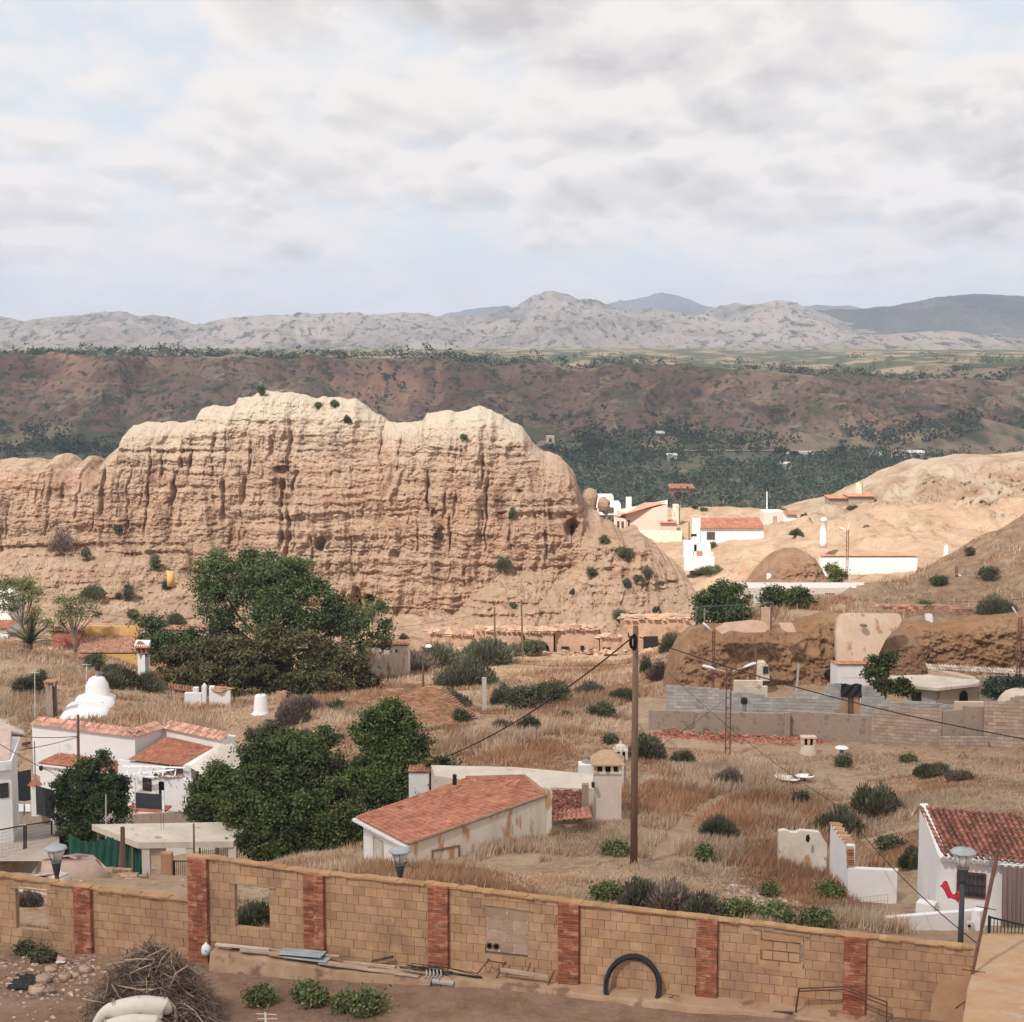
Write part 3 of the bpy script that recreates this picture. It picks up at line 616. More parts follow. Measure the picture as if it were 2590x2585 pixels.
def bush_mesh(w, h, kind):
    """vertices, faces, tints about the origin; w width, h height in metres"""
    ns = max(5, int(7 * w)); Cl = []
    if kind in ('broom', 'grey'):                   # upright blades fanning from the foot, with a ragged rim
        n = int(1500 + 1300 * min(w, 3)); sub = max(3, int(3 + 3 * w))
        cx = rng.uniform(-.62, .62, sub) * w / 2; cy = rng.uniform(-.5, .5, sub) * w / 2; hh = h * rng.uniform(.6, 1.05, sub) * (1 - 0.45 * np.abs(cx / (w / 2)))
        k = rng.integers(0, sub, n); a = rng.uniform(0, 2 * pi, n); e = np.arccos(rng.uniform(0.0, 1, n)); L_ = rng.uniform(.35, 1.0, n) ** .6
        dirx, diry, dirz = np.sin(e) * np.cos(a), np.sin(e) * np.sin(a), np.cos(e)
        R_ = w * 0.34
        C = np.stack([cx[k] + dirx * R_ * L_, cy[k] + diry * R_ * L_, np.maximum(0.03, dirz * hh[k] * L_)], 1)
        dv = np.stack([dirx * .8, diry * .8, dirz + .35], 1); dv /= np.linalg.norm(dv, axis=1)[:, None]
        sd = np.cross(dv, rng.normal(size=(n, 3))); sd /= np.linalg.norm(sd, axis=1)[:, None]
        ln = (0.13 * (0.6 + 0.4 * w) * rng.uniform(.6, 1.5, n))[:, None]; wd = (0.016 + 0.009 * w) * rng.uniform(.7, 1.4, n)[:, None]
        V = np.stack([C - sd * wd, C + sd * wd, C + sd * wd * .4 + dv * ln, C - sd * wd * .4 + dv * ln], 1).reshape(-1, 3)
        st = rng.normal(0.5, .13, sub)[k]
        return V, np.arange(4 * n).reshape(-1, 4), np.clip(st + rng.normal(0, .12, n), 0, 1)
    bl = []
    for i in range(ns):
        r_ = rng.uniform(.2, .36) * w; x = rng.uniform(-.5, .5) * (w - 2 * r_) ; y = rng.uniform(-.4, .4) * (w - 2 * r_)
        bl.append((x, y, h * rng.uniform(.35, .62), r_, r_, h * rng.uniform(.28, .42)))
    s = 0.05 + 0.012 * w
    V, Fc, t = foliage(bl, int(50 + 45 * w), 34, s, .10 + .03 * w, shell=.6)
    V[:, 2] = np.maximum(V[:, 2], -.05)
    return V, Fc, t
BM = {'broom': F_BROOM, 'grey': F_GREYB, 'green': F_GREEN, 'dark': FOL('scrub foliage', (0.075, 0.088, 0.045), (0.125, 0.130, 0.068))}
_bn = {'broom': 'broom_bush', 'grey': 'dry_bush', 'green': 'green_bush', 'dark': 'dark_bush'}
def bush(px, py, D, wpx, hpx, kind, label, on_rock=False, group=None):      # on_rock None: keep D
    """px, py: middle of the bush's foot in the photograph"""
    if on_rock: D = face_D(px, py - 4)
    elif on_rock is False: D = hitD(px, py, max(48, D - 14))
    p = P(px, py, D)
    if not on_rock: p = Vector((p.x, D, gz(p.x, D) - 0.04))
    w, h = wpx * D / F, hpx * D / F
    V, Fc, t = bush_mesh(w, h, kind)
    o = mk(_bn[kind], V, Fc, BM[kind], None, t); o.location = p
    return tag(o, label, 'bush', group or ('bushes on the rock' if on_rock else 'bushes on the dry slopes'))
EXC = []      # plan rectangles where no grass grows: (x0, x1, D0, D1)
# ============================================================ the yard and the block wall
A0 = P(0, 2300, 47.8); A1 = P(2460, 2300, 40.0)
tW = Vector((A1.x - A0.x, A1.y - A0.y, 0)).normalized(); nW = Vector((tW.y, -tW.x, 0))      # nW faces the camera
def wall_s(px, py=2300):          # metres along the wall where the sight line of column px meets it
    a = (px - CX) / F / YZ(py)[0]  # x = a * D
    # A0 + s t ; x = a y
    return (a * A0.y - A0.x) / (tW.x - a * tW.y)
def WS(s, z, off=0.0): return Vector((A0.x + tW.x * s, A0.y + tW.y * s, z)) + nW * off
def WP(px, py, off=0.0):
    s = wall_s(px, py); p = WS(s, 0, off); return Vector((p.x, p.y, zof(py, p.y)))
def WD(px): s = wall_s(px); return A0.y + tW.y * s
LOW = [(-140,2193),(0,2212),(200,2241),(238,2247),(350,2262),(480,2276)]
HIGH = [(485,2166),(530,2169),(640,2184),(800,2207),(1110,2239),(1440,2281),(1790,2322),(2165,2366),(2465,2397)]
def topz(px): 
    t = LOW if px < 482 else HIGH; y = np.interp(px, [q[0] for q in t], [q[1] for q in t]); return WP(px, float(y)).z
_ps = np.linspace(-140, 2470, 400); _ss = np.array([wall_s(p) for p in _ps])
def s2px(s): return float(np.interp(s, _ss, _ps))
BLK = M('clay block', (0.37, 0.215, 0.122), (0.46, 0.29, 0.175), scale=2.2, tv=0.16, bump=0.5, bs=30, dist=0.012, col3=(0.34, 0.205, 0.13), s3=.9, a3=.45)
MORT = M('block mortar', (0.30, 0.185, 0.115), (0.38, 0.25, 0.16), bump=0.6, bs=40)
BRK = M('red brick', (0.27, 0.09, 0.052), (0.35, 0.135, 0.082), tv=0.38, bump=0.5, bs=50, dist=0.01, col3=(0.40, 0.20, 0.13), s3=4)
MUD = M('ochre mud coping', (0.36, 0.20, 0.10), (0.43, 0.26, 0.14), bump=0.7, bs=9, dist=0.03)
GREYR = M('grey render', (0.30, 0.235, 0.19), (0.37, 0.29, 0.235), bump=0.5, bs=8, col3=(0.24, 0.19, 0.15), s3=2)
WHT = M('whitewash', (0.72, 0.70, 0.69), (0.78, 0.765, 0.75), tv=0.1, bump=0.15, bs=6, spec=.15, scale=.7, col3=(0.62, 0.58, 0.54), s3=1.1, a3=.36)
wall = thing('block_wall', A0 + Vector((0, 0, -18.6 - A0.z)), 'long clay block wall with red brick piers running across the foot of the picture', 'wall')
OPEN = {0: [(45,123,2252,2355)], 2: [(598,685,2243,2344)], 4: [(1232,1337,2300,2407)], 6: [(1925,2035,2354,2452)]}
PIER = [(196,238),(484,532),(775,825),(1088,1138),(1416,1468),(1765,1818),(2138,2195)]
EDG = [(-140,196),(238,484),(532,775),(825,1088),(1138,1416),(1468,1765),(1818,2138),(2195,2468)]
RH, BLn = 0.268, 0.362
def opens(pi):
    r = []
    for (a, b, y0, y1) in OPEN.get({0: 0, 2: 2, 4: 4, 6: 6}.get(pi, -1), []):
        r.append((wall_s(a, (y0+y1)/2), wall_s(b, (y0+y1)/2), WP((a+b)/2, y1).z, WP((a+b)/2, y0).z))
    return r
ZB = -19.0
for pi, (pa, pb_) in enumerate(EDG):
    s0, s1 = wall_s(pa), wall_s(pb_); m1 = MB(); m2 = MB(); op = opens(pi)
    r = 0; z = ZB
    while True:
        zt0 = min(topz(pa + 3), topz(pb_ - 3)); zmax = max(topz(pa + 3), topz(pb_ - 3))
        if z > zmax - 0.03: break
        s = s0 - (0.5 * BLn if r % 2 else 0) - rnd.uniform(0, .05)
        while s < s1:
            e = s + BLn * rnd.uniform(.93, 1.07); a, b = max(s, s0), min(e, s1); s = e
            if b - a < 0.04: continue
            segs = [(a, b)]
            for (oa, ob, oz0, oz1) in op:
                if z + RH * .5 > oz0 and z + RH * .5 < oz1:
                    ns = []
                    for (p, q) in segs:
                        if q <= oa or p >= ob: ns.append((p, q)); continue
                        if p < oa: ns.append((p, oa))
                        if q > ob: ns.append((ob, q))
                    segs = ns
            for (p, q) in segs:
                if q - p < 0.04: continue
                h = min(RH, topz(s2px((p + q) / 2)) - z)
                if h < 0.04: continue
                c = WS((p + q) / 2, z + h / 2); rz = math.atan2(tW.y, tW.x)
                m1.box(c + nW * rnd.uniform(-.006, .006), (q - p - .011, 0.19, h - .012), rz, min(1, max(0, rnd.gauss(.5, .22))), jit=.004)
                m2.box(c - nW * 0.012, (q - p, 0.145, h), rz, .5)
        z += RH; r += 1
    pn_ = m1.build('wall_panel', BLK, wall); m2.build('mortar', MORT, pn_)
for (a, b) in PIER:
    s0, s1 = wall_s(a), wall_s(b); m1 = MB(); z = ZB; r = 0; zt = topz(min(b, 2460) if a > 480 else b) + 0.02
    if a == 484: zt = topz(500) + .02
    while z < zt:
        cuts = [s0, s0 + (s1 - s0) * (.5 if r % 2 else .27), s1] if r % 2 else [s0, s0 + (s1 - s0) * .27, s0 + (s1 - s0) * .74, s1]
        for p, q in zip(cuts, cuts[1:]):
            m1.box(WS((p + q) / 2, z + .033, rnd.uniform(.08, .095)), (q - p - .010, .30, .058), math.atan2(tW.y, tW.x), min(1, max(0, rnd.gauss(.5, .27))), jit=.004)
        z += 0.070; r += 1
    o_ = m1.build('brick_pier', BRK, wall)
    m2 = MB(); m2.box(WS((s0 + s1) / 2, (ZB + zt) / 2, .075), (s1 - s0 - .02, .29, zt - ZB - .03), math.atan2(tW.y, tW.x)); m2.build('pier_mortar', MORT, o_)
# coping of mud
for (a, b) in ((-140, 482), (484, 2468)):
    m1 = MB(); s = wall_s(a); e = wall_s(b)
    top = []; 
    while s < e:
        q = min(s + rnd.uniform(.18, .4), e); px_ = s2px((s + q) / 2); px_ = min(max(px_, a + 2), b - 2)
        zt = topz(px_); h = rnd.uniform(.035, .065)
        sl_ = (topz(min(px_ + 20, b - 1)) - topz(max(px_ - 20, a + 1))) / max(.1, wall_s(px_ + 20) - wall_s(px_ - 20))
        m1.box(WS((s + q) / 2, zt + h / 2, rnd.uniform(-.01, .03)), (q - s + .02, .30 + rnd.uniform(-.03, .05), h), math.atan2(tW.y, tW.x), rnd.uniform(.3, .7), ry=-math.atan(sl_), jit=.008); s = q
    m1.build('coping', MUD, wall)
# lintels
m1 = MB()
for (a, b, y) in ((30, 145, 2243), (586, 700, 2232)):
    p, q = WP(a, y, .105), WP(b, y + (b - a) * .13, .105); m1.cyl(p, q, .035, .03, 6)
p, q = WP(1222, 2287, .105), WP(1352, 2305, .105); m1.cyl(p, q, .03, .025, 6)
p, q = WP(1905, 2345, .10), WP(2050, 2366, .10); m1.box((p + q) / 2, ((q - p).length, .07, .09), math.atan2((q-p).y, (q-p).x), ry=-math.asin((q-p).normalized().z)); m1.build('lintel', M('old timber', (0.25, 0.16, 0.10), (0.38, 0.27, 0.19), stretch=(.4, 3, 3)), wall)
# the blocked window: rough grey blocks with white joints
def patch():
    m1, m2 = MB(), MB(); s0, s1 = wall_s(1232), wall_s(1337); z0, z1 = WP(1285, 2407).z, WP(1285, 2298).z; rz = math.atan2(tW.y, tW.x)
    n = 4; h = (z1 - z0) / n
    for i in range(n):
        c = [0, .33, .66, 1] if i % 2 == 0 else [0, .5, 1]
        for j, (p, q) in enumerate(zip(c, c[1:])):
            if i == 0 and j == 0: 
                for k in (.25, .75):       # a hollow block laid end on: two holes
                    cc = WS(s0 + (s1 - s0) * (p + (q - p) * k), z0 + h / 2, .06)
                    m1.cyl(cc, cc + nW * .05, h * .36, h * .36, 12, .3)
                    m2.cyl(cc + nW * .03, cc + nW * .056, h * .24, h * .24, 12, 0)
                continue
            m1.box(WS(s0 + (s1 - s0) * (p + q) / 2, z0 + h * (i + .5), -.005), ((s1 - s0) * (q - p) - .035, .20, h - .035), rz, rnd.uniform(.3, .7), jit=.012)
    f = m1.build('window_infill', M('grey infill block', (0.33, 0.215, 0.15), (0.42, 0.29, 0.22), bump=.5), wall)
    m3 = MB(); m3.box(WS((s0 + s1) / 2, (z0 + z1) / 2, -.01), (s1 - s0, .19, z1 - z0), rz); m3.build('plaster_joint', M('smeared plaster', (0.36, 0.27, 0.21), (0.62, 0.56, 0.50), scale=9, lo=.5, hi=.62), f)
    m2.build('hole', M('dark hollow', (0.02, 0.015, 0.012), bump=0), f)
    # boarded opening at the right: wide blocks with two gaps
    m1 = MB(); s0, s1 = wall_s(1925), wall_s(2035); z0, z1 = WP(1980, 2452).z, WP(1980, 2354).z; h = (z1 - z0) / 4
    for i in range(4):
        c = ([.0, .33, .68, 1.0], [.06, .30, .66, .92], [.0, .30, .62, .92], [.07, 1.0])[i] if i else [0, .45, 1.0]
        for p, q in zip(c, c[1:]): m1.box(WS(s0 + (s1 - s0) * (p + q) / 2, z0 + h * (i + .5) - .01), ((s1 - s0) * (q - p) - .02, .2, h - .035), rz, rnd.uniform(.3, .8), ry=rnd.uniform(-.02, .02))
    m1.build('loose_block_infill', BLK, wall)
patch()
# render smeared over the right hand end, where the wall meets the terrace
m1 = MB(); a = WP(2360, 2480, .112)
pts = [(2350,2600),(2358,2520),(2375,2485),(2400,2475),(2420,2490),(2440,2470),(2462,2440),(2468,2600)]
vs = [WP(x, y, .115) for x, y in pts]; m1.add(vs + [v - nW * .02 for v in vs], [list(range(8))[::-1]] + [[i, i+8, (i+1) % 8 + 8, (i+1) % 8] for i in range(8)]); m1.build('render_patch', M('ochre render', (0.40, 0.24, 0.13), (0.46, 0.30, 0.19), bump=.4, bs=6), wall)

# ---- low retaining kerb in front of the wall
CONC = M('stained concrete', (0.33, 0.20, 0.125), (0.43, 0.30, 0.20), scale=1.6, bump=.6, bs=7, col3=(0.22, 0.13, 0.09), s3=1.8, a3=.42, dist=.03)
def ledge():
    top = [(540,2408),(700,2424),(860,2453),(1000,2464),(1110,2476),(1180,2474),(1300,2493),(1420,2508),(1560,2522),(1740,2537),(1900,2556),(2200,2592),(2420,2620)]
    m1 = MB(); V = []; n = 60; xs = np.linspace(560, 2420, n)
    for i, x in enumerate(xs):
        y = float(np.interp(x, [q[0] for q in top], [q[1] for q in top])) + 5 * float(perlin(i * .9, 3.3))
        off = .75 + .05 * float(perlin(i * .4, 1.1)); pt = WP(float(x), y, off); zz = pt.z
        b = pt + nW * (.10 + .06 * float(perlin(i * .6, 9.1)))
        V += [WP(float(x), y, off - .72 if x > 600 else off - .4), pt - nW * .03, pt + Vector((0, 0, -.06)), b + Vector((0, 0, -.5)), b + nW * .08 + Vector((0, 0, -1.4))]
        V[-5].z = zz + .02
    Vn = np.array([tuple(v) for v in V]); o = mk('retaining_kerb', Vn, grid_faces(n, 5), CONC)
    tag(o, 'low crumbling concrete kerb holding the ledge along the foot of the block wall', 'kerb')
ledge()
def LP(px, py, off=.6): return WP(px, py, off) + Vector((0, 0, .05))      # a point over the ledge
WOOD = M('weathered timber', (0.33, 0.235, 0.17), (0.50, 0.40, 0.31), stretch=(.3, 3, 3), scale=4, tv=.5)
STEEL = M('rusty iron', (0.10, 0.045, 0.030), (0.17, 0.085, 0.06), rough=.8, metal=.3)
def beam(name, a, b, w, h, label, cat, mat=WOOD, round_=False, grp=None):
    m1 = MB(); d = b - a
    if round_: m1.cyl(a, b, w, h, 8)
    else: m1.box((a + b) / 2, (d.length, w, h), math.atan2(d.y, d.x), ry=-math.asin(d.normalized().z), jit=.006)
    return tag(m1.build(name, mat), label, cat, grp)
g_ = 'timbers and scrap on the ledge'
beam('plank', LP(565,2392,.5), LP(700,2405,.5), .12, .05, 'short pale plank end beside the white sack on the ledge', 'plank', M('pale timber', (0.52, 0.44, 0.36), (0.6, 0.52, 0.44)), grp=g_)
beam('log', LP(590,2396,.35), LP(870,2424,.35), .06, .045, 'long grey pole lying at the back of the ledge beside the wall', 'log', round_=True, grp=g_)
beam('log', LP(630,2408,.6), LP(725,2417,.6), .055, .06, 'thick round log just right of the white sack', 'log', round_=True, grp=g_)
beam('plank', LP(705,2417,.62), LP(950,2453,.62), .15, .035, 'reddish plank on the front of the ledge beneath the corrugated sheets', 'plank', M('reddish timber', (0.40, 0.24, 0.17), (0.50, 0.34, 0.26)), grp=g_)
beam('log', LP(880,2438,.35), LP(1010,2452,.35), .05, .07, 'fat grey log end lying right of the corrugated sheets', 'log', round_=True, grp=g_)
beam('plank', LP(830,2438,.7), LP(1080,2472,.7), .13, .03, 'long pale plank running right along the ledge edge', 'plank', M('pale timber'  , None), grp=g_) if False else beam('plank', LP(830,2440,.7), LP(1080,2474,.7), .13, .03, 'long pale plank running right along the ledge edge', 'plank', WOOD, grp=g_)
beam('plank', LP(950,2436,.3), LP(1003,2424,.3), .10, .04, 'short dark board propped up at a tilt by the third brick pier', 'plank', M('dark timber', (0.06, 0.04, 0.035), (0.12, 0.08, 0.06)), grp=g_)
beam('log', LP(1055,2458,.55), LP(1190,2478,.55), .07, .06, 'log bound with cloth strips beside the bent grey pipe', 'log', round_=True, grp=g_)
def corrugated():
    rt = thing('corrugated_sheet', LP(730,2408,.5), 'two bluish grey corrugated sheets stacked on the ledge against the second brick pier', 'sheet')
    for k in range(2):
        V = []; a, b = LP(728 + 14*k, 2405 + 5*k, .25), LP(835 + 15*k, 2414 + 8*k, .25); n = 26
        for i in range(n):
            for s in (0, 1):
                p = (a if s == 0 else b) + nW * (.5 * i / (n - 1)) + Vector((0, 0, .022 * sin(i * pi / 2) + .05 * (1 - k))); V.append(p)
        mk('sheet', np.array([tuple(v) for v in V]), grid_faces(n, 2), M('corrugated sheet', (0.22, 0.25, 0.26), (0.33, 0.36, 0.37), metal=.2, rough=.6), rt)
corrugated()
def sack():
    b = LP(543, 2420, .55); m1 = MB(); m1.lathe(b, [(.05, 0), (.13, .02), (.15, .12), (.14, .24), (.10, .31), (.04, .35), (.03, .40)], 12, sx=1, sy=.7)
    rt = thing('white_jug', b, 'crumpled white plastic jug with a blue mark on the ledge end beside the brush pile', 'jug')
    m1.build('body', M('white plastic', (0.72, 0.74, 0.78), (0.8, 0.8, 0.82), rough=.4, bump=.3, bs=18), rt, True)
    m2 = MB(); m2.box(b + nW * .106 + Vector((.03, 0, .16)), (.05, .004, .06), math.atan2(tW.y, tW.x)); m2.build('blue_mark', M('blue print', (0.15, 0.25, 0.55), bump=0), rt)
sack()
# bent frame of iron and wood
def scrap():
    rt = thing('rusty_scrap', LP(1320, 2500, .4), 'collapsed rusty iron frame with a wooden rail leaning at the wall foot', 'frame')
    m1 = MB()
    for (a, b) in (((1217,2468),(1244,2430)),((1244,2430),(1240,2438)),((1262,2484),(1286,2436)),((1340,2470),(1348,2440)),((1392,2500),(1407,2462)),((1244,2434),(1286,2442)),((1200,2470),(1265,2480))):
        m1 = MB(); m1.cyl(LP(*a, .4), LP(*b, .25), .02, n=6); m1.build('iron_bar', STEEL, rt)
    m2 = MB(); a, b = LP(1276, 2456, .42), LP(1396, 2476, .42); m2.box((a+b)/2, ((b-a).length, .09, .09), math.atan2((b-a).y, (b-a).x), ry=-math.asin((b-a).normalized().z)); m2.build('wooden_rail', WOOD, rt)
    rt = thing('bundle_of_cable', LP(1110, 2460, .7), 'dark cables and rods tangled on the ledge beside the grey pipe', 'cable')
    m1 = MB()
    for k in range(9):
        x0 = 1025 + rnd.uniform(0, 40); x1 = 1130 + rnd.uniform(0, 110); y0 = 2444 + rnd.uniform(-4, 10); y1 = 2470 + rnd.uniform(-4, 12)
        m1.tube([LP(x0, y0, .6), LP((x0+x1)/2, (y0+y1)/2 - rnd.uniform(0, 12), .65), LP(x1, y1, .6)], .014, 5)
    m1.tube([LP(1115,2482,.8), LP(1113,2500,.84), LP(1110,2532,.9)], .03, 6); m1.tube([LP(1135,2480,.82), LP(1139,2505,.88), LP(1137,2528,.9)], .014, 5)
    m1.build('cable', M('black cable', (0.03, 0.028, 0.028), bump=0), rt)
    m2 = MB(); m2.cyl(LP(1116, 2486, .8), LP(1170, 2492, .8), .07, .075, 10); m2.build('pipe', M('grey pipe', (0.30, 0.31, 0.30), (0.42, 0.40, 0.36)), rt)
    m3 = MB()
    for k in range(5): m3.tube([LP(1095 + k*9, 2452, .6), LP(1100 + k*9, 2470, .72), LP(1094 + k*9, 2478, .74)], .025, 6)
    m3.build('cloth_wrap', M('grey rag', (0.28, 0.25, 0.24), (0.42, 0.38, 0.36)), rt)
scrap()
# coil of black hose leaning on the wall
def coil():
    c = WP(1608, 2503, .52); rt = thing('hose_coil', WP(1608, 2520, .3), 'big coil of black water pipe leaning upright against the clay block wall', 'hose')
    m1 = MB(); R0 = 77 * 42.3 / F
    for k in range(11):
        rr = R0 - .07 * rnd.random() - .006 * k; ph = rnd.uniform(0, 1); off = (k % 3) * .035
        pts = [c + tW * (rr * cos(t)) + Vector((0, 0, rr * sin(t) * 1.0 + .05)) - nW * (.34 * (sin(t) + .2)) + nW * (off + .02 * sin(3 * t + k)) for t in np.linspace(-.55, pi + .55, 44)]
        m1.tube(pts, .027, 6)
    m1.tube([c - tW * (R0 * .98) + Vector((0, 0, -.1)), c - tW * (R0 * .9) + Vector((0, 0, -.35)) + nW * .1], .02); m1.build('hose', M('black hose', (0.022, 0.022, 0.026), rough=.5, bump=0), rt)
    m2 = MB(); m2.tube([c + tW * (R0 * .9) + Vector((0, 0, .25)), c + tW * (R0 * .97) + Vector((0, 0, .0)), c + tW * (R0 + .5) + nW * .1], .012); m2.tube([c + tW * R0 * .7 + Vector((0, 0, -.3)), c + tW * (R0 + .35) + Vector((0, 0, -.05))], .012); m2.build('loose_end', STEEL, rt)
coil()
# rusty angle-iron frame at the right
m1 = MB()
q = [LP(2015,2575,.5), LP(2025,2505,.5), LP(2140,2500,.5), LP(2245,2540,.5), LP(2243,2610,.5)]
m1.tube([q[0], q[1]], .025); m1.tube([q[1], q[2]], .02); m1.tube([LP(2025,2512,.5), LP(2140,2507,.5)], .02); m1.tube([q[2], q[3]], .025); m1.tube([LP(2140,2508,.5), LP(2242,2549,.5)], .02); m1.tube([q[3], q[4]], .02)
tag(m1.build('bed_frame', STEEL), 'rusty bent angle iron frame standing in front of the rightmost pier', 'frame')
beam('plank', LP(1905,2562,.6), LP(2010,2566,.6), .10, .03, 'dark split board lying on the kerb beside the rusty frame', 'plank', M('dark timber'  ,(0.06, 0.04, 0.035)), grp=g_)

# ---- terrace at the right: higher ground level with the wall's top
def terrace():
    fL = [WP(2462, 2397, .3)]
    V = []; zt = zof(2397, 40.2)
    near = P(2438, 2590, 34.5)
    poly = [(xof(2474, 2397, 40.6), 40.6), (xof(2465, 2420, 39.6), 39.6), (xof(2445, 2480, 37.6), 37.6), (xof(2432, 2560, 35.6), 35.6), (xof(2425, 2620, 33.5), 33.5), (xof(2425, 2620, 33.5) + .2, 24), (24, 24), (24, 47), (xof(2474, 2397, 40.6) + 2.6, 46.5)]
    a, b = np.array(poly[0]), np.array(poly[5])
    n = 90; xs = np.linspace(0, 1, n); V = []
    for i in range(n):
        D = 24 + (41.2 - 24) * i / (n - 2) if i < n - 1 else 41.4
        xl = float(np.interp(D, [24, 33.5, 35.6, 37.6, 39.6, 40.6, 46.5], [poly[5][0], poly[4][0], poly[3][0], poly[2][0], poly[1][0], poly[0][0], poly[8][0]]))
        for j in range(70):
            x = xl + (26 - xl) * (j / 69) ** 1.6 - .0; z = zt + .015 * (D - 40) * 0 + .05 * float(perlin(x * .9, D * .9)) + .02 * float(perlin(x * 5, D * 5))
            if j == 0: z = -18.6; x -= .12
            if i == n - 1: z = -18.6
            if j == 1: z -= .05
            V.append((x, D, z))
    tag(mk('terrace_ground', V, grid_faces(n, 70)[:, ::-1], M('packed ochre earth', (0.40, 0.23, 0.12), (0.46, 0.31, 0.20), scale=1.6, stretch=(.8, 1.2, 1), bump=.5, bs=5, dist=.03, col3=(0.44, 0.33, 0.25), s3=1.7, a3=.42), smooth=True), kind='structure')
terrace()
# rusty pole with arms, tied to the wall corner
def aerial():
    D = 38.4; a, b = P(2440, 2556, D), P(2527, 2136, D + .4)
    rt = thing('rusty_mast', a, 'leaning rusty iron mast with short cross arms at the right end of the wall', 'mast')
    m1 = MB(); m1.cyl(a, b, .045, .035, 8); m1.cyl(b.lerp(a, .05) , a.lerp(b, .5), .055, .05, 8); m1.build('pole', M('brown rusted pipe', (0.13, 0.06, 0.045), (0.20, 0.11, 0.085)), rt)
    for (x0, y0, x1, y1) in ((2485,2146,2565,2162),(2468,2292,2520,2302),(2432,2452,2492,2460)):
        m2 = MB(); m2.cyl(P(x0, y0, D + .2), P(x1, y1, D + .2), .014, n=6); m2.build('cross_arm', STEEL, rt)
    m3 = MB(); m3.tube([P(2418,2550,D), P(2425,2545,D-.1), P(2445,2530,D-.1)], .02); m3.build('wire_tie', STEEL, rt)
aerial()
m1 = MB(); pb2 = P(673, 2600, 39.5)
m1.cyl(pb2, P(671, 2561, 39.5), .03, n=6); m1.cyl(P(648,2564,39.5), P(699,2566,39.5), .008, n=5); m1.cyl(P(650,2577,39.5), P(702,2577,39.5), .008, n=5)
tag(m1.build('white_aerial', M('pale metal', (0.6, 0.58, 0.56), bump=0)), 'tip of a small white metal aerial at the bottom edge', 'aerial')

# ---- heap of cut brushwood
def brushpile():
    c = G(385, 41.0); R_, H_ = 1.85, 2.15; m1 = MB()
    vs, fs, ts = [], [], []
    n = 3400
    for k in range(n):
        a = rnd.uniform(0, 2*pi); e = rnd.random() ** .7; rr = R_ * e * rnd.uniform(.85, 1.08)
        z = H_ * (1 - (rr / (R_*1.08)) ** 2.0) * rnd.uniform(.55, 1.04) if rnd.random() < .8 else H_ * (1 - (rr/(R_*1.1))**2) * rnd.random()
        p = Vector((c.x + rr * cos(a), c.y + rr * sin(a) * .8, c.z + max(.02, z)))
        d = Vector((cos(a + rnd.gauss(0, 1.3)), sin(a + rnd.gauss(0, 1.3)), rnd.gauss(-.15, .55))).normalized()
        L_ = rnd.uniform(.3, 1.0); w = rnd.uniform(.006, .014) * (1.8 if k % 30 == 0 else 1)
        pp = [p - d * L_ * .5, p + Vector((rnd.gauss(0, .04), rnd.gauss(0, .04), rnd.gauss(.03, .04))), p + d * L_ * .5]
        for q in pp: q.z = max(q.z, c.z - .05)
        m1.tube(pp, [w, w * .8, w * .3], 4, t=min(1, max(0, rnd.gauss(.42, .2) + (.35 if k % 22 == 0 else 0))))
    for k in range(26):             # larger pale boughs on the surface
        a = rnd.uniform(0, 2*pi); rr = R_ * rnd.uniform(.2, .95); z = H_ * (1 - (rr / (R_*1.1)) ** 2) + .05
        p = Vector((c.x + rr * cos(a), c.y + rr * sin(a) * .8 - .1, c.z + z)); d = Vector((rnd.gauss(0, 1), rnd.gauss(0, .5), rnd.gauss(0, .8))).normalized(); L_ = rnd.uniform(.5, 1.1)
        m1.tube([p - d*L_*.5, p + Vector((rnd.gauss(0,.06),0,rnd.gauss(0,.06))), p + d*L_*.5, p + d*L_*.5 + Vector((rnd.gauss(0,.15),0,rnd.gauss(.1,.1)))], [.022, .02, .014, .006], 5, t=.95)
    tag(m1.build('brush_pile', TWIG), 'tall round heap of cut dry branches in the yard before the wall', 'brush pile')
    m2 = MB(); m2.lump((c.x, c.y + .1, c.z + .2), (R_ * .82, R_ * .62, H_ * .74), 22, .2, .2); 
    return
brushpile()

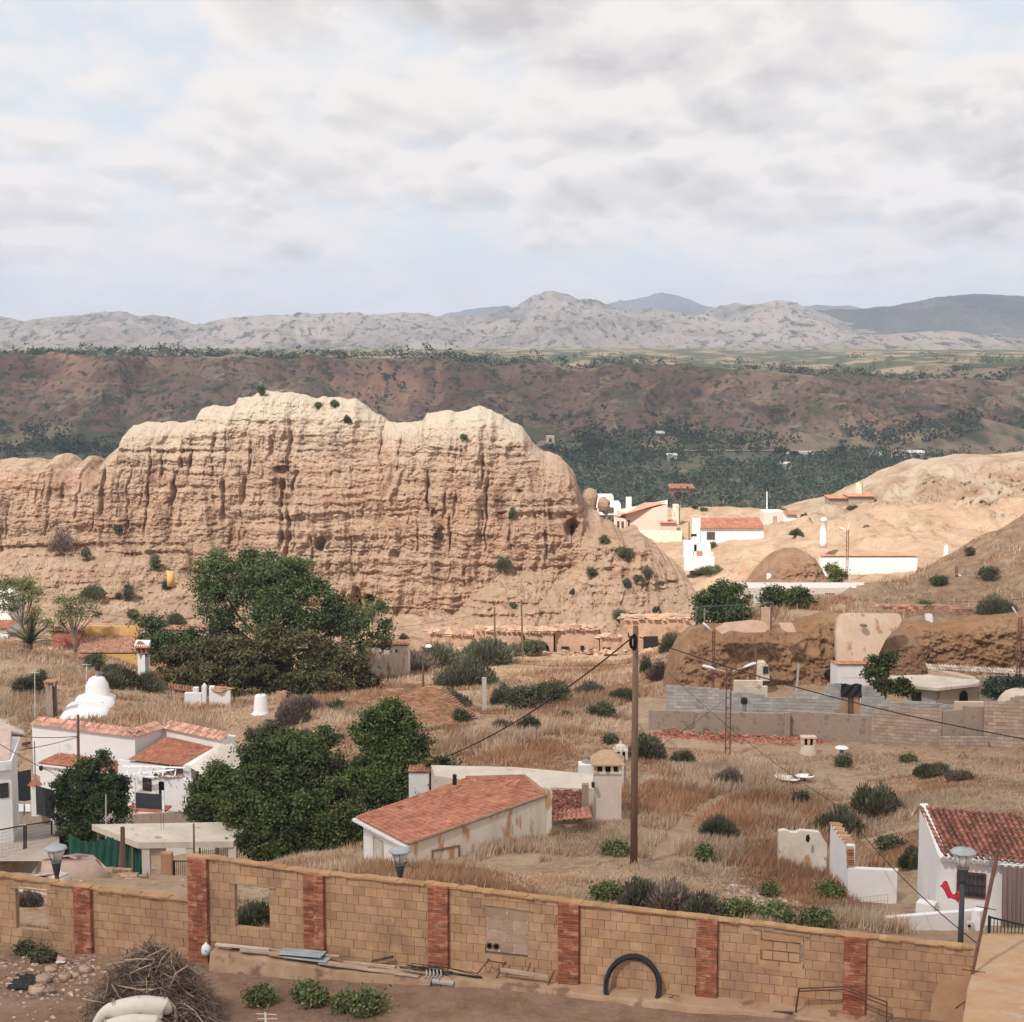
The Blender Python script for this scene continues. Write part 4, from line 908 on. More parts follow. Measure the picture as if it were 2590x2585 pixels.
# ---- two pale horses, mostly below the frame
def horse(loc, rz, label, s=1.0):
    """grazing horse facing +X in its own frame; one skin"""
    base = Vector(loc); Mx = Matrix.Rotation(rz, 3, 'Z')
    J = [  # joints: position, radii, parent
        ((-.56, 0, 1.15), (.29, .31), -1), ((-.25, 0, 1.13), (.30, .33), 0), ((.10, 0, 1.08), (.31, .36), 1), ((.42, 0, 1.20), (.22, .36), 2),
        ((.66, 0, 1.10), (.19, .27), 3), ((.90, 0, .86), (.13, .20), 4), ((1.08, 0, .58), (.10, .15), 5), ((1.17, 0, .42), (.10, .13), 6), ((1.22, 0, .24), (.075, .09), 7), ((1.24, 0, .10), (.06, .065), 8),
        ((-.74, 0, 1.08), (.25, .27), 0), ((-.86, 0, .96), (.17, .20), 10), ((-.93, 0, .84), (.07, .09), 11)]
    for sgn in (-1, 1):
        k = len(J)
        J += [((-.60, .15*sgn, .86), (.15, .20), 0), ((-.50, .15*sgn, .66), (.10, .13), k), ((-.68, .15*sgn, .42), (.055, .07), k+1), ((-.65, .15*sgn, .12), (.035, .04), k+2), ((-.62, .15*sgn, .02), (.055, .06), k+3)]
        k = len(J)
        J += [((.48, .13*sgn, .84), (.11, .14), 3), ((.47, .13*sgn, .58), (.07, .08), k), ((.47, .13*sgn, .40), (.05, .055), k+1), ((.48, .13*sgn, .12), (.033, .036), k+2), ((.50, .13*sgn, .02), (.05, .055), k+3)]
    me = bpy.data.meshes.new('body'); me.from_pydata([tuple(Vector(j[0]) * s) for j in J], [(i, j[2]) for i, j in enumerate(J) if j[2] >= 0], [])
    o = bpy.data.objects.new('body', me); COL.objects.link(o)
    md = o.modifiers.new('skin', 'SKIN'); me.skin_vertices.new() if not me.skin_vertices else None
    for i, j in enumerate(J): me.skin_vertices[0].data[i].radius = (j[1][0] * s * .95, j[1][1] * s * .95)
    me.skin_vertices[0].data[0].use_root = True
    sb = o.modifiers.new('sub', 'SUBSURF'); sb.levels = 2; sb.render_levels = 2
    dg = bpy.context.evaluated_depsgraph_get(); ev = o.evaluated_get(dg); m2 = bpy.data.meshes.new_from_object(ev)
    V = np.array([tuple(base + Mx @ v.co) for v in m2.vertices]); Fc = [list(p.vertices) for p in m2.polygons]
    bpy.data.objects.remove(o)
    rt = thing('horse', base, label, 'horse', 'pale horses in the yard')
    mk('body', V, Fc, M('cream horse coat', (0.58, 0.52, 0.45), (0.66, 0.60, 0.53), scale=3, bump=.15, bs=40, rough=.7, col3=(0.40, 0.33, 0.27), s3=3.0, a3=.38), rt, smooth=True)
    tl = MB(); 
    for k in range(40):
        y = rnd.uniform(-.05, .05); tl.tube([base + Mx @ (Vector(p) * s) for p in ((-.90, y*.5, 1.20), (-1.04 - rnd.uniform(0,.03), y, 1.0), (-1.08 + rnd.uniform(-.04,.04), y*1.3, .7), (-1.04 + rnd.uniform(-.05,.05), y*1.4, .42))], [.02, .018, .014, .004], 4, rnd.random())
    tl.build('tail', M('horse hair', (0.30, 0.23, 0.17), (0.45, 0.37, 0.29), bump=0), rt)
    mn = MB()
    for k in range(46):
        t = k / 45; a = Vector((.55 + .50*t, 0, 1.40 - .66*t)); mn.tube([base + Mx @ (a * s), base + Mx @ ((a + Vector((-.02, .12*rnd.choice((-1,1)), -.08))) * s), base + Mx @ ((a + Vector((-.06, .15*rnd.choice((-1,1)), -.22))) * s)], [.018, .014, .004], 4, rnd.random())
    mn.build('mane', M('horse hair', None), rt)
    er = MB()
    for sg in (-1, 1): er.cyl(base + Mx @ (Vector((1.06, .07*sg, .66)) * s), base + Mx @ (Vector((1.0, .10*sg, .82)) * s), .035, .008, 6)
    er.build('ear', M('cream horse coat', None), rt)
h1 = G(330, 39.8); horse((h1.x + .15, h1.y, h1.z), math.radians(191), 'pale cream horse grazing behind the other, rump towards the brush pile', .97)
h2 = G(300, 38.9); horse((h2.x + .2, h2.y, h2.z - .05), math.radians(196), 'pale cream horse in front, only its back above the bottom edge', .92)

# ---- heap of stones and rubbish at the left
grp = 'stones in the rubble heap'
def stone(px, py, D, r, label, mat=None, nm='stone', sh=(1, .9, .75)):
    p = P(px, py, D); p.z = gz(p.x, D) + r * sh[2] * .5; m1 = MB(); m1.lump((0, 0, 0), (r*sh[0], r*sh[1], r*sh[2]), 14, .3, rnd.uniform(.3, .7))
    o = m1.build(nm, mat or M('dusty stone', (0.42, 0.28, 0.20), (0.52, 0.37, 0.28), bump=.5), smooth=True); o.location = p; return tag(o, label, 'stone', grp)
stone(95, 2452, 43.5, .26, 'large rounded boulder at the front of the rubble heap by the wall')
stone(108, 2432, 44.3, .24, 'large boulder leaning on the one before it in the rubble heap')
stone(162, 2440, 44.5, .20, 'pale angular stone right of the two boulders')
stone(128, 2422, 45.2, .16, 'dark flat stone behind the two boulders', sh=(1.3, 1, .6))
stone(155, 2400, 46.0, .17, 'pale stone against the foot of the block wall')
stone(215, 2425, 45.0, .20, 'big pale stone at the foot of the first pier, beside the brush pile')
stone(190, 2435, 44.6, .14, 'reddish stone next to the brush pile foot')
m1 = MB()
for k in range(4): 
    p = P(100 + k*9, 2462 - k*3, 43.4); p.z = gz(p.x, 43.4) + .07; m1.box(p, (.17, .24, .12), .4 + rnd.uniform(-.2, .2), rnd.random(), rx=.15)
tag(m1.build('broken_blocks', GREYR), 'row of small broken grey blocks below the two boulders', 'rubble')
m1 = MB(); 
for k in range(620):
    px_ = rnd.uniform(-40, 520) if k % 3 else rnd.uniform(0, 240); D = rnd.uniform(38.5, 46.5) if k % 3 else rnd.uniform(43, 46.5)
    p = G(px_, D); r = rnd.uniform(.015, .07) * (1.5 if k % 9 == 0 else 1); m1.lump((p.x, p.y, p.z + r*.3), (r*1.2, r, r*.7), 6, .3, rnd.random())
tag(m1.build('scattered_rubble', M('pale rubble', (0.40, 0.26, 0.19), (0.60, 0.48, 0.40), scale=6, bump=0, tv=.6)), kind='stuff')
def sheet_rag(px, py, D, w, h, mat, label, nm='plastic_sheet'):
    n = 16; V = []; c = P(px, py, D); c.z = gz(c.x, D)
    for i in range(n):
        for j in range(n):
            x = (i/(n-1)-.5)*w; y = (j/(n-1)-.5)*h; V.append((c.x + x*(1+.2*float(perlin(i*.4,j*.4))), c.y + y, gz(c.x+x, c.y+y) + .05 + .09*abs(float(perlin(i*.5+px, j*.5)))))
    return tag(mk(nm, V, grid_faces(n, n), mat), label, 'plastic')
BLKP = M('black plastic', (0.02, 0.02, 0.022), rough=.35, bump=.4, bs=14)
sheet_rag(60, 2440, 44.2, .75, 1.1, BLKP, 'crumpled black plastic sheet beside the boulders')
sheet_rag(135, 2395, 46.2, .55, .5, BLKP, 'black plastic scrap by the wall behind the boulders')
sheet_rag(152, 2404, 45.8, .26, .16, M('white plastic bag', (0.7, 0.7, 0.72), rough=.5), 'small white plastic bag lying near the wall foot', 'plastic_bag')
# weeds along the kerb and by the wall
wg = 'weeds along the foot of the wall'
for (x, y, D, w, h, l) in ((660,2512,42.3,70,50,'round green weed below the kerb next to the reddish gap'),(770,2468,42.6,55,48,'dark green weed growing on the kerb edge above another'),(792,2508,42.2,62,44,'green weed at the kerb foot below the one on the edge'),(868,2512,41.8,60,40,'small left weed of the pair at the kerb foot'),(928,2522,41.6,95,56,'widest green weed of the pair at the kerb foot'),(60,2404,46.8,40,34,'weed tuft against the wall under the left opening'),(110,2412,46.2,60,36,'darker weed tuft beside the black plastic')):
    bush(x, y, D, w, h, 'dark' if y < 2480 and x < 700 else 'green', l, None, group=wg)
EXC.append((-30, 30, 20, 48.0))
# ============================================================ building kit
TILE = M('red roof tile', (0.38, 0.15, 0.09), (0.48, 0.22, 0.145), tv=0.30, bump=.3, bs=20, scale=1.2, col3=(0.28, 0.12, 0.08), s3=1.5, a3=.40)
TILEO = M('old mottled roof tile', (0.24, 0.095, 0.065), (0.36, 0.165, 0.115), tv=0.55, bump=.4, bs=20, scale=4, col3=(0.16, 0.11, 0.085), s3=5, a3=.44)
TILEF = M('faded roof tile', (0.38, 0.17, 0.11), (0.48, 0.27, 0.19), tv=0.4, bump=.3, scale=2, col3=(0.30, 0.20, 0.15), s3=2)
CREAM = M('cream limewash', (0.60, 0.52, 0.42), (0.70, 0.64, 0.55), scale=.9, bump=.3, bs=6, col3=(0.47, 0.26, 0.14), s3=2.0, a3=.46, stretch=(1.4, 1.4, .35))
GREYW = M('grey concrete block wall', (0.36, 0.34, 0.32), (0.44, 0.41, 0.38), tv=.28, bump=.4, bs=14)
GREYJ = M('block joint', (0.27, 0.245, 0.225), bump=0)
CMU = M('beige concrete block', (0.36, 0.27, 0.21), (0.44, 0.34, 0.27), tv=.28, bump=.4, bs=14)
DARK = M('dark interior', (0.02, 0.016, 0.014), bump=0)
GLASS = M('dark window glass', (0.05, 0.05, 0.055), (0.08, 0.08, 0.085), rough=.15, bump=0, spec=.6)
IRON = M('black iron', (0.022, 0.022, 0.024), bump=0, rough=.5)
GALV = M('grey galvanised metal', (0.20, 0.22, 0.24), (0.28, 0.30, 0.31), bump=0, rough=.5, metal=.2)
POLEW = M('brown timber pole', (0.15, 0.09, 0.062), (0.24, 0.155, 0.11), stretch=(3, 3, .2), bump=.4)
CONP = M('concrete post', (0.45, 0.40, 0.36), (0.55, 0.50, 0.45))
LAMPW = M('white lamp shell', (0.75, 0.75, 0.74), rough=.4, bump=0)
SLAB = M('weathered pale slab', (0.52, 0.44, 0.36), (0.64, 0.56, 0.47), scale=.8, col3=(0.38, 0.24, 0.17), s3=1.8, a3=.38, bump=.3)
ADOBE = M('adobe brick', (0.38, 0.20, 0.11), (0.46, 0.27, 0.165), tv=.3, bump=.5, bs=9, scale=1)
REDB = M('small red brick', (0.34, 0.13, 0.085), (0.44, 0.21, 0.15), tv=.4)
PEACH = M('peach render', (0.62, 0.46, 0.37), (0.68, 0.52, 0.43), bump=.1)
YELL = M('yellow ochre paint', (0.56, 0.33, 0.11), (0.62, 0.40, 0.16), scale=.8, bump=.2)
ORO = M('bright orange tile', (0.52, 0.24, 0.15), (0.58, 0.31, 0.21), tv=.3)

def tiles(name, e0, e1, r0, r1, nc, nr, mat, parent, amp=None, eave=True):
    """rows of half-round tiles over the patch eave e0-e1, ridge r0-r1"""
    e0, e1, r0, r1 = map(Vector, (e0, e1, r0, r1)); n = ((e1 - e0).cross(r0 - e0)).normalized()
    if n.z < 0: n = -n
    w = (e1 - e0).length / nc; amp = amp or w * .26; K = 6; U = []; 
    prof = [0, .62, .92, .92, .62, 0.0]
    us = []
    for c in range(nc):
        for k in range(K): us.append(((c + (k / K)) / nc, prof[k], c))
    us.append((1.0, 0, nc - 1)); vs_ = []
    for r in range(nr): vs_ += [((r + 0.0) / nr, 1.0, r), ((r + .999) / nr, 0.0, r)]
    jt = rng.normal(0, .10, (nc, nr)); V = np.zeros((len(us), len(vs_), 3)); T = np.zeros((len(us) - 1, len(vs_) - 1)); tt = rng.uniform(0, 1, (nc, nr)) ; cu = rng.uniform(.35, .65, nc)
    E0, E1, R0, R1, Nn = map(np.array, (e0, e1, r0, r1, n))
    for i, (u, h, c) in enumerate(us):
        for j, (v, st, r) in enumerate(vs_):
            p = (E0 * (1 - u) + E1 * u) * (1 - v) + (R0 * (1 - u) + R1 * u) * v
            V[i, j] = p + Nn * (amp * h * (1 + jt[c, r]) + st * amp * .55 + .01)
    for i in range(len(us) - 1):
        for j in range(len(vs_) - 1): T[i, j] = np.clip(.65 * tt[us[i][2], vs_[j][2]] + .35 * cu[us[i][2]] - (.35 if us[i][1] == 0 else 0), 0, 1)
    o = mk(name, V.reshape(-1, 3), grid_faces(len(us), len(vs_)), mat, parent, T.ravel())
    return o
def lineX(a, b, t): return a.lerp(b, t)
def opening(parent, a, b, z0, z1, kind='window', t0=.3, t1=.7, grille=True, frame=None, proud=.02, pane=None):
    """window or door on the wall face a->b (plan points, left to right seen from the camera) between fractions t0, t1"""
    a = Vector((a[0], a[1], 0)); b = Vector((b[0], b[1], 0)); d = (b - a).normalized(); n = Vector((d.y, -d.x, 0)); rz = math.atan2(d.y, d.x)
    p, q = a.lerp(b, t0), a.lerp(b, t1); w = (q - p).length; c = (p + q) / 2 + Vector((0, 0, (z0 + z1) / 2)); h = z1 - z0; f = max(.03, .06 * w)
    m1 = MB()
    for s in (-1, 1): m1.box(c + d * s * (w / 2 - f / 2) + n * proud, (f, .06, h - 2*f), rz); m1.box(c + Vector((0, 0, s * (h / 2 - f / 2))) + n * proud, (w, .06, f), rz)
    fr = m1.build(kind, frame or IRON, parent)
    m2 = MB(); m2.box(c + n * (proud - .012), (w - 2*f, .03, h - 2*f), rz); m2.build('pane' if kind == 'window' else 'leaf', pane or (GLASS if kind == 'window' else WOOD), fr)
    if grille:
        m3 = MB(); k = max(3, int(w / .13))
        for i in range(1, k): m3.cyl(c + d * (w * (i / k - .5)) + n * (proud + .05) - Vector((0, 0, h/2)), c + d * (w * (i / k - .5)) + n * (proud + .05) + Vector((0, 0, h/2)), .011, n=4)
        for s in (-.33, 0, .33): m3.box(c + n * (proud + .05) + Vector((0, 0, s * h)), (w, .012, .022), rz)
        m3.build('grille', IRON, fr)
    return fr
def pl(px, py, D): p = P(px, py, D); return (p.x, p.y)
def thick(mb, a, b, z0, z1, th=.3, t=.5, zb1=None, zt1=None):
    """a wall from plan point a to b, thickness away from the camera"""
    a, b = Vector((a[0], a[1])), Vector((b[0], b[1])); d = (b - a).normalized(); n = Vector((-d.y, d.x)) * th
    zb1 = z0 if zb1 is None else zb1; zt1 = z1 if zt1 is None else zt1
    mb.prism([a, b, b + n, a + n], [z0, zb1, zb1, z0], [z1, zt1, zt1, z1], t); return mb
def blocks(mb, jb, a, b, z0, top, bl=.4, bh=.2, th=.2, gap=.012, jit=.3, flat=True):
    """courses of blocks between plan points a, b; top(t) gives the height of the wall's top"""
    a, b = Vector((a[0], a[1], 0)), Vector((b[0], b[1], 0)); L_ = (b - a).length; d = (b - a) / L_; n = Vector((-d.y, d.x, 0)); rz = math.atan2(d.y, d.x)
    z = z0; r = 0
    while True:
        s = -bl * .5 * (r % 2); any_ = False
        while s < L_:
            p, q = max(s, 0), min(s + bl, L_); s += bl
            if q - p < .05: continue
            tp = top((p + q) / 2 / L_); h = min(bh, tp - z)
            if h < .04: continue
            any_ = True; c = a + d * (p + q) / 2 + n * (th / 2 + rnd.uniform(-.004, .004)) + Vector((0, 0, z + h / 2))
            mb.box(c, (q - p - gap, th, h - gap), rz, min(1, max(0, rnd.gauss(.5, jit * .7)))); jb.box(c + n * .01, (q - p, th * .8, h), rz)
        z += bh; r += 1
        if not any_ or r > 400: break
def ptop(pts):                       # pts: (t, z)
    return lambda t: float(np.interp(t, [p[0] for p in pts], [p[1] for p in pts]))
def ztops(a, b, pts):                # turn photograph rows along a wall a(px,D) -> b(px,D) into heights
    (xa, Da), (xb, Db) = a, b; out = []
    for (x, y) in pts:
        u = (x - xa) / (xb - xa); D = 1 / ((1 - u) / Da + u / Db); pa, pb_ = Da, Db
        t = (D - Da) / (Db - Da) if abs(Db - Da) > .01 else u
        out.append((t, zof(y, D)))
    return out
def exc(px0, px1, D0, D1): EXC.append((min(P(px0, 1900, D0).x, P(px0, 1900, D1).x), max(P(px1, 1900, D0).x, P(px1, 1900, D1).x), D0, D1))

# ============================================================ posts, lamps, wires
def lantern(px, py, D, pyb, label):
    """conical street lantern on a post; py = top of the cap"""
    top = P(px, py, D); base = P(px, pyb, D); base.z = min(base.z, gz(base.x, D) + .0); rt = thing('street_lamp', (top.x, top.y, base.z), label, 'street lamp', 'conical street lanterns behind the wall')
    m1 = MB(); m1.cyl((top.x, D, base.z - .2), (top.x, D, top.z - .62), .085, .07, 12); m1.lathe((top.x, D, top.z - 1.02), [(.07, 0), (.10, .1), (.16, .42), (.17, .46)], 14); m1.build('post', M('grey green lamp post', (0.045, 0.055, 0.06), (0.065, 0.078, 0.084), bump=0, rough=.8), rt, True)
    m2 = MB(); m2.lathe((top.x, D, top.z - .56), [(.155, 0), (.30, .40)], 18); m2.build('lantern_glass', M('milky lantern glass', (0.50, 0.47, 0.43), (0.60, 0.56, 0.52), rough=.25, bump=0, spec=.5), rt, True)
    m3 = MB(); m3.lathe((top.x, D, top.z - .16), [(.31, 0), (.37, .02), (.37, .05), (.30, .10), (.15, .145), (.02, .16)], 20); m3.build('cap', M('pale lamp cap', (0.28, 0.31, 0.32), bump=0, rough=.6), rt, True)
    m4 = MB()
    for k in range(4): a = k * pi / 2 + .5; m4.cyl((top.x + .165*cos(a), D + .165*sin(a), top.z - .56), (top.x + .315*cos(a), D + .315*sin(a), top.z - .15), .012, n=4)
    m4.lathe((top.x, D, top.z - .585), [(.155, 0), (.175, 0), (.175, .03), (.155, .03)], 14); m4.build('lantern_frame', GALV, rt)
lantern(141, 2136, 49.6, 2225, 'grey street lantern rising behind the low left part of the block wall')
lantern(1011, 2143, 50.5, 2210, 'grey street lantern in the straw in front of the orange roofed house')
lantern(2437, 2144, 42.6, 2388, 'tall grey street lantern in front of the white house with the mottled roof')

def cobra(px, py, D, dirx, label, nm=None):
    pass
def lampheads(rt, arms, D, r=.05):
    """arms: (x0,y0,x1,y1) from post to lamp head"""
    for (x0, y0, x1, y1) in arms:
        a, b = P(x0, y0, D), P(x1, y1, D); m1 = MB(); m1.tube([a, a.lerp(b, .5) + Vector((0, 0, .04)), b], .03, 6); o_ = m1.build('arm', M('pale arm tube', (0.45, 0.38, 0.34), bump=0), rt)
        d = (b - a).normalized(); m2 = MB(); c = b + d * .32
        V = []; 
        for i, (t, rr, dz) in enumerate(((-.4, .05, 0), (-.25, .13, .0), (0, .17, 0), (.3, .16, -.01), (.42, .08, -.03))):
            for k in range(10): an = 2*pi*k/10; V.append(c + d * t + Vector((0, sin(an) * rr, cos(an) * rr * (.75 if cos(an) > 0 else .35) + dz)))
        m2.V = [tuple(v) for v in V]; m2.F = [[i*10+k, i*10+(k+1) % 10, (i+1)*10+(k+1) % 10, (i+1)*10+k] for i in range(4) for k in range(10)] + [list(range(10)), list(range(40, 50))[::-1]]; m2.T = [.5] * len(m2.F)
        m2.build('lamp_head', LAMPW, o_, True)
def lattice(px, pyt, pyb, D, wpx, label, arms=(), cat='lamp post', grp='iron lattice posts', ground_it=True, nm='lattice_lamp_post'):
    a = P(px, pyb, D); t = P(px, pyt, D)
    if ground_it: a.z = min(a.z, gz(a.x, D) + .1)
    rt = thing(nm, a, label, cat, grp if arms is not None else None); w = wpx * D / F / 2; m1 = MB()
    for s in (-1, 1): m1.box(((a.x + t.x) / 2 + s * w, D, (a.z + t.z) / 2), (.07, .09, t.z - a.z))
    n = max(4, int((t.z - a.z) / (w * 4)))
    for i in range(n):
        z0 = a.z + (t.z - a.z) * i / n; z1 = a.z + (t.z - a.z) * (i + 1) / n
        m1.cyl((a.x - w if i % 2 else a.x + w, D, z0), (a.x + w if i % 2 else a.x - w, D, z1), .02, n=4); m1.box((a.x, D, z0 + .03), (w * 2, .03, .05))
    m1.build('lattice', M('rust brown iron', (0.13, 0.06, 0.045), (0.19, 0.10, 0.08), bump=0), rt)
    if arms: lampheads(rt, arms, D)
    return rt
lattice(1842, 1691, 1918, 92, 12, 'rusty lattice post with two white street lamps on spread arms above the long grass', [(1838,1701,1806,1692), (1848,1701,1882,1688)])
lattice(1804, 1593, 1782, 110, 5, 'slender rusty lattice post with one lamp, rising left of the grilled cave window', [(1803,1597,1797,1592)])
lattice(2577, 1560, 1765, 108, 7, 'lattice lamp post at the right edge before the orange bank', [(2576,1562,2573,1557)])
lattice(2143, 1340, 1462, 183, 5, 'lattice lamp post in front of the long white wall with a red coping', [(2143,1342,2138,1340), (2143,1342,2144,1339)])
def post(px, pyt, pyb, D, r, label, mat=POLEW, cat='pole', grp='timber and concrete poles', lean=0, nm='utility_pole', ground_it=True, square=False):
    b = P(px, pyb, D); t = P(px + lean, pyt, D)
    if ground_it: b.z = min(b.z, gz(b.x, D))
    m1 = MB()
    if square: m1.box((b + t) / 2, (r * 2, r * 1.6, t.z - b.z))
    else: m1.cyl(b - Vector((0, 0, .2)), t, r, r * .72, 10)
    o_ = m1.build(nm, mat); return tag(o_, label, cat, grp)
# the main pole
def mainpole():
    b = G(1603, 60.0); t = P(1608, 1583, 60.3); rt = thing('utility_pole', b, 'tall dark timber pole in the centre right with a cable coil near its top', 'utility pole')
    m1 = MB(); m1.tube([b - Vector((0, 0, .3)), b.lerp(t, .5), t], [.145, .13, .105], 12); m1.build('pole', POLEW, rt, True)
    c = P(1597, 1622, 60.0); m2 = MB()
    for k in range(6): m2.tube([c + Vector((.02*k + cos(a)*.10, -.2, sin(a) * (.24 + .02*k))) for a in np.linspace(0, 2*pi, 18)], .014, 5)
    m2.build('cable_coil', IRON, rt)
    m3 = MB(); m3.box(P(1600, 1612, 60.1), (.28, .1, .1)); m3.cyl(P(1589, 1600, 60.1), P(1590, 1612, 60.1), .03); m3.build('bracket', STEEL, rt)
mainpole()
def wire(a, b, sag, r, label, nm='cable', mid=None, cat='cable', grp='overhead cables'):
    a, b = Vector(a), Vector(b); m1 = MB(); n = 28
    m1.tube([a.lerp(b, i / n) - Vector((0, 0, sag * 4 * (i / n) * (1 - i / n))) for i in range(n + 1)], r, 5)
    return tag(m1.build(nm, M('black cable', None)), label, cat, grp)
wire(P(1592, 1618, 60), P(1075, 1934, 74), .55, .030, 'thick black cable dropping left from the main pole to the small orange roof')
wire(P(1618, 1612, 60), P(2640, 1878, 52), .35, .030, 'thick black cable sagging from the main pole to the right edge')
post(197, 1808, 1990, 99, .12, 'dark pole rising before the long white house wall')
wire(P(-20, 1852, 92), P(197, 1862, 99), .2, .022, 'upper cable reaching the dark pole by the white house from the left edge')
wire(P(-20, 1905, 86), P(197, 1864, 99), .15, .022, 'lower cable rising from the left edge to the dark pole by the white house')
wire(P(-20, 1870, 84), P(560, 2068, 80), .9, .020, 'long cable sagging from the left edge past the cypress to the central trees')
wire(P(250, 1550, 150), P(1250, 1545, 180), 2.2, .022, 'long thin wire before the foot of the great rock')
wire(P(1084, 1640, 135), P(2150, 1505, 140), 3.6, .020, 'thin wire crossing the dry field behind the main pole')
wire(P(2158, 1487, 140), P(2640, 1508, 120), .8, .022, 'wire from the grey concrete pole to the right edge over the brown hill')
wire(P(2140, 1486, 140), P(2020, 1530, 128), .35, .030, 'short bundled wire left of the grey concrete pole')
wire(P(1845, 1760, 92), P(1640, 1905, 66), .1, .012, 'thin stay wire dropping left from the double lamp post')
wire(P(1690, 1700, 80), P(2130, 2045, 62), .35, .012, 'thin wire slanting down over the satellite dishes')
wire(P(2130, 2045, 62), P(2470, 2385, 41.5), .3, .016, 'thin cable slanting down over the ruined white walls to the wall end')
wire(P(2130, 1715, 100), P(2640, 1640, 110), .5, .014, 'thin wire in front of the orange bank at the right')
# other posts
post(1225, 1714, 1815, 112, .16, 'pale grey concrete post beside the ruined adobe wall', CONP, square=True)
post(1251, 1535, 1688, 180, .13, 'left brown pole before the cave fronts at the rock foot')
post(1324, 1516, 1695, 178, .13, 'right brown pole before the cave fronts at the rock foot', lean=-6)
rt = post(1070, 1635, 1745, 136, .10, 'thin dark pole with a small lamp behind the adobe ruin')
m_ = MB(); m_.lathe(P(1084, 1637, 136), [(.02, 0), (.3, .02), (.28, .16), (.05, .26)], 10); o_ = m_.build('lamp_shade', LAMPW, rt)
post(1905, 1632, 1792, 106, .13, 'brown timber pole standing behind the grey block wall, right of the slender lattice', lean=7)
post(2150, 1452, 1548, 140, .16, 'grey concrete pole carrying wires before the low white building', CONP)
post(2441, 1440, 1535, 140, .10, 'thin grey lamp pole on the brown hill', GALV)
post(2010, 1680, 1770, 104, .10, 'leaning bare trunk behind the stepped grey wall', CONP, lean=10)
post(264, 2008, 2085, 82, .05, 'thin leaning white stake in front of the cypress', CONP, lean=4)
post(87, 1875, 1935, 101, .05, 'thin grey pipe on the left end of the white house wall', GALV)
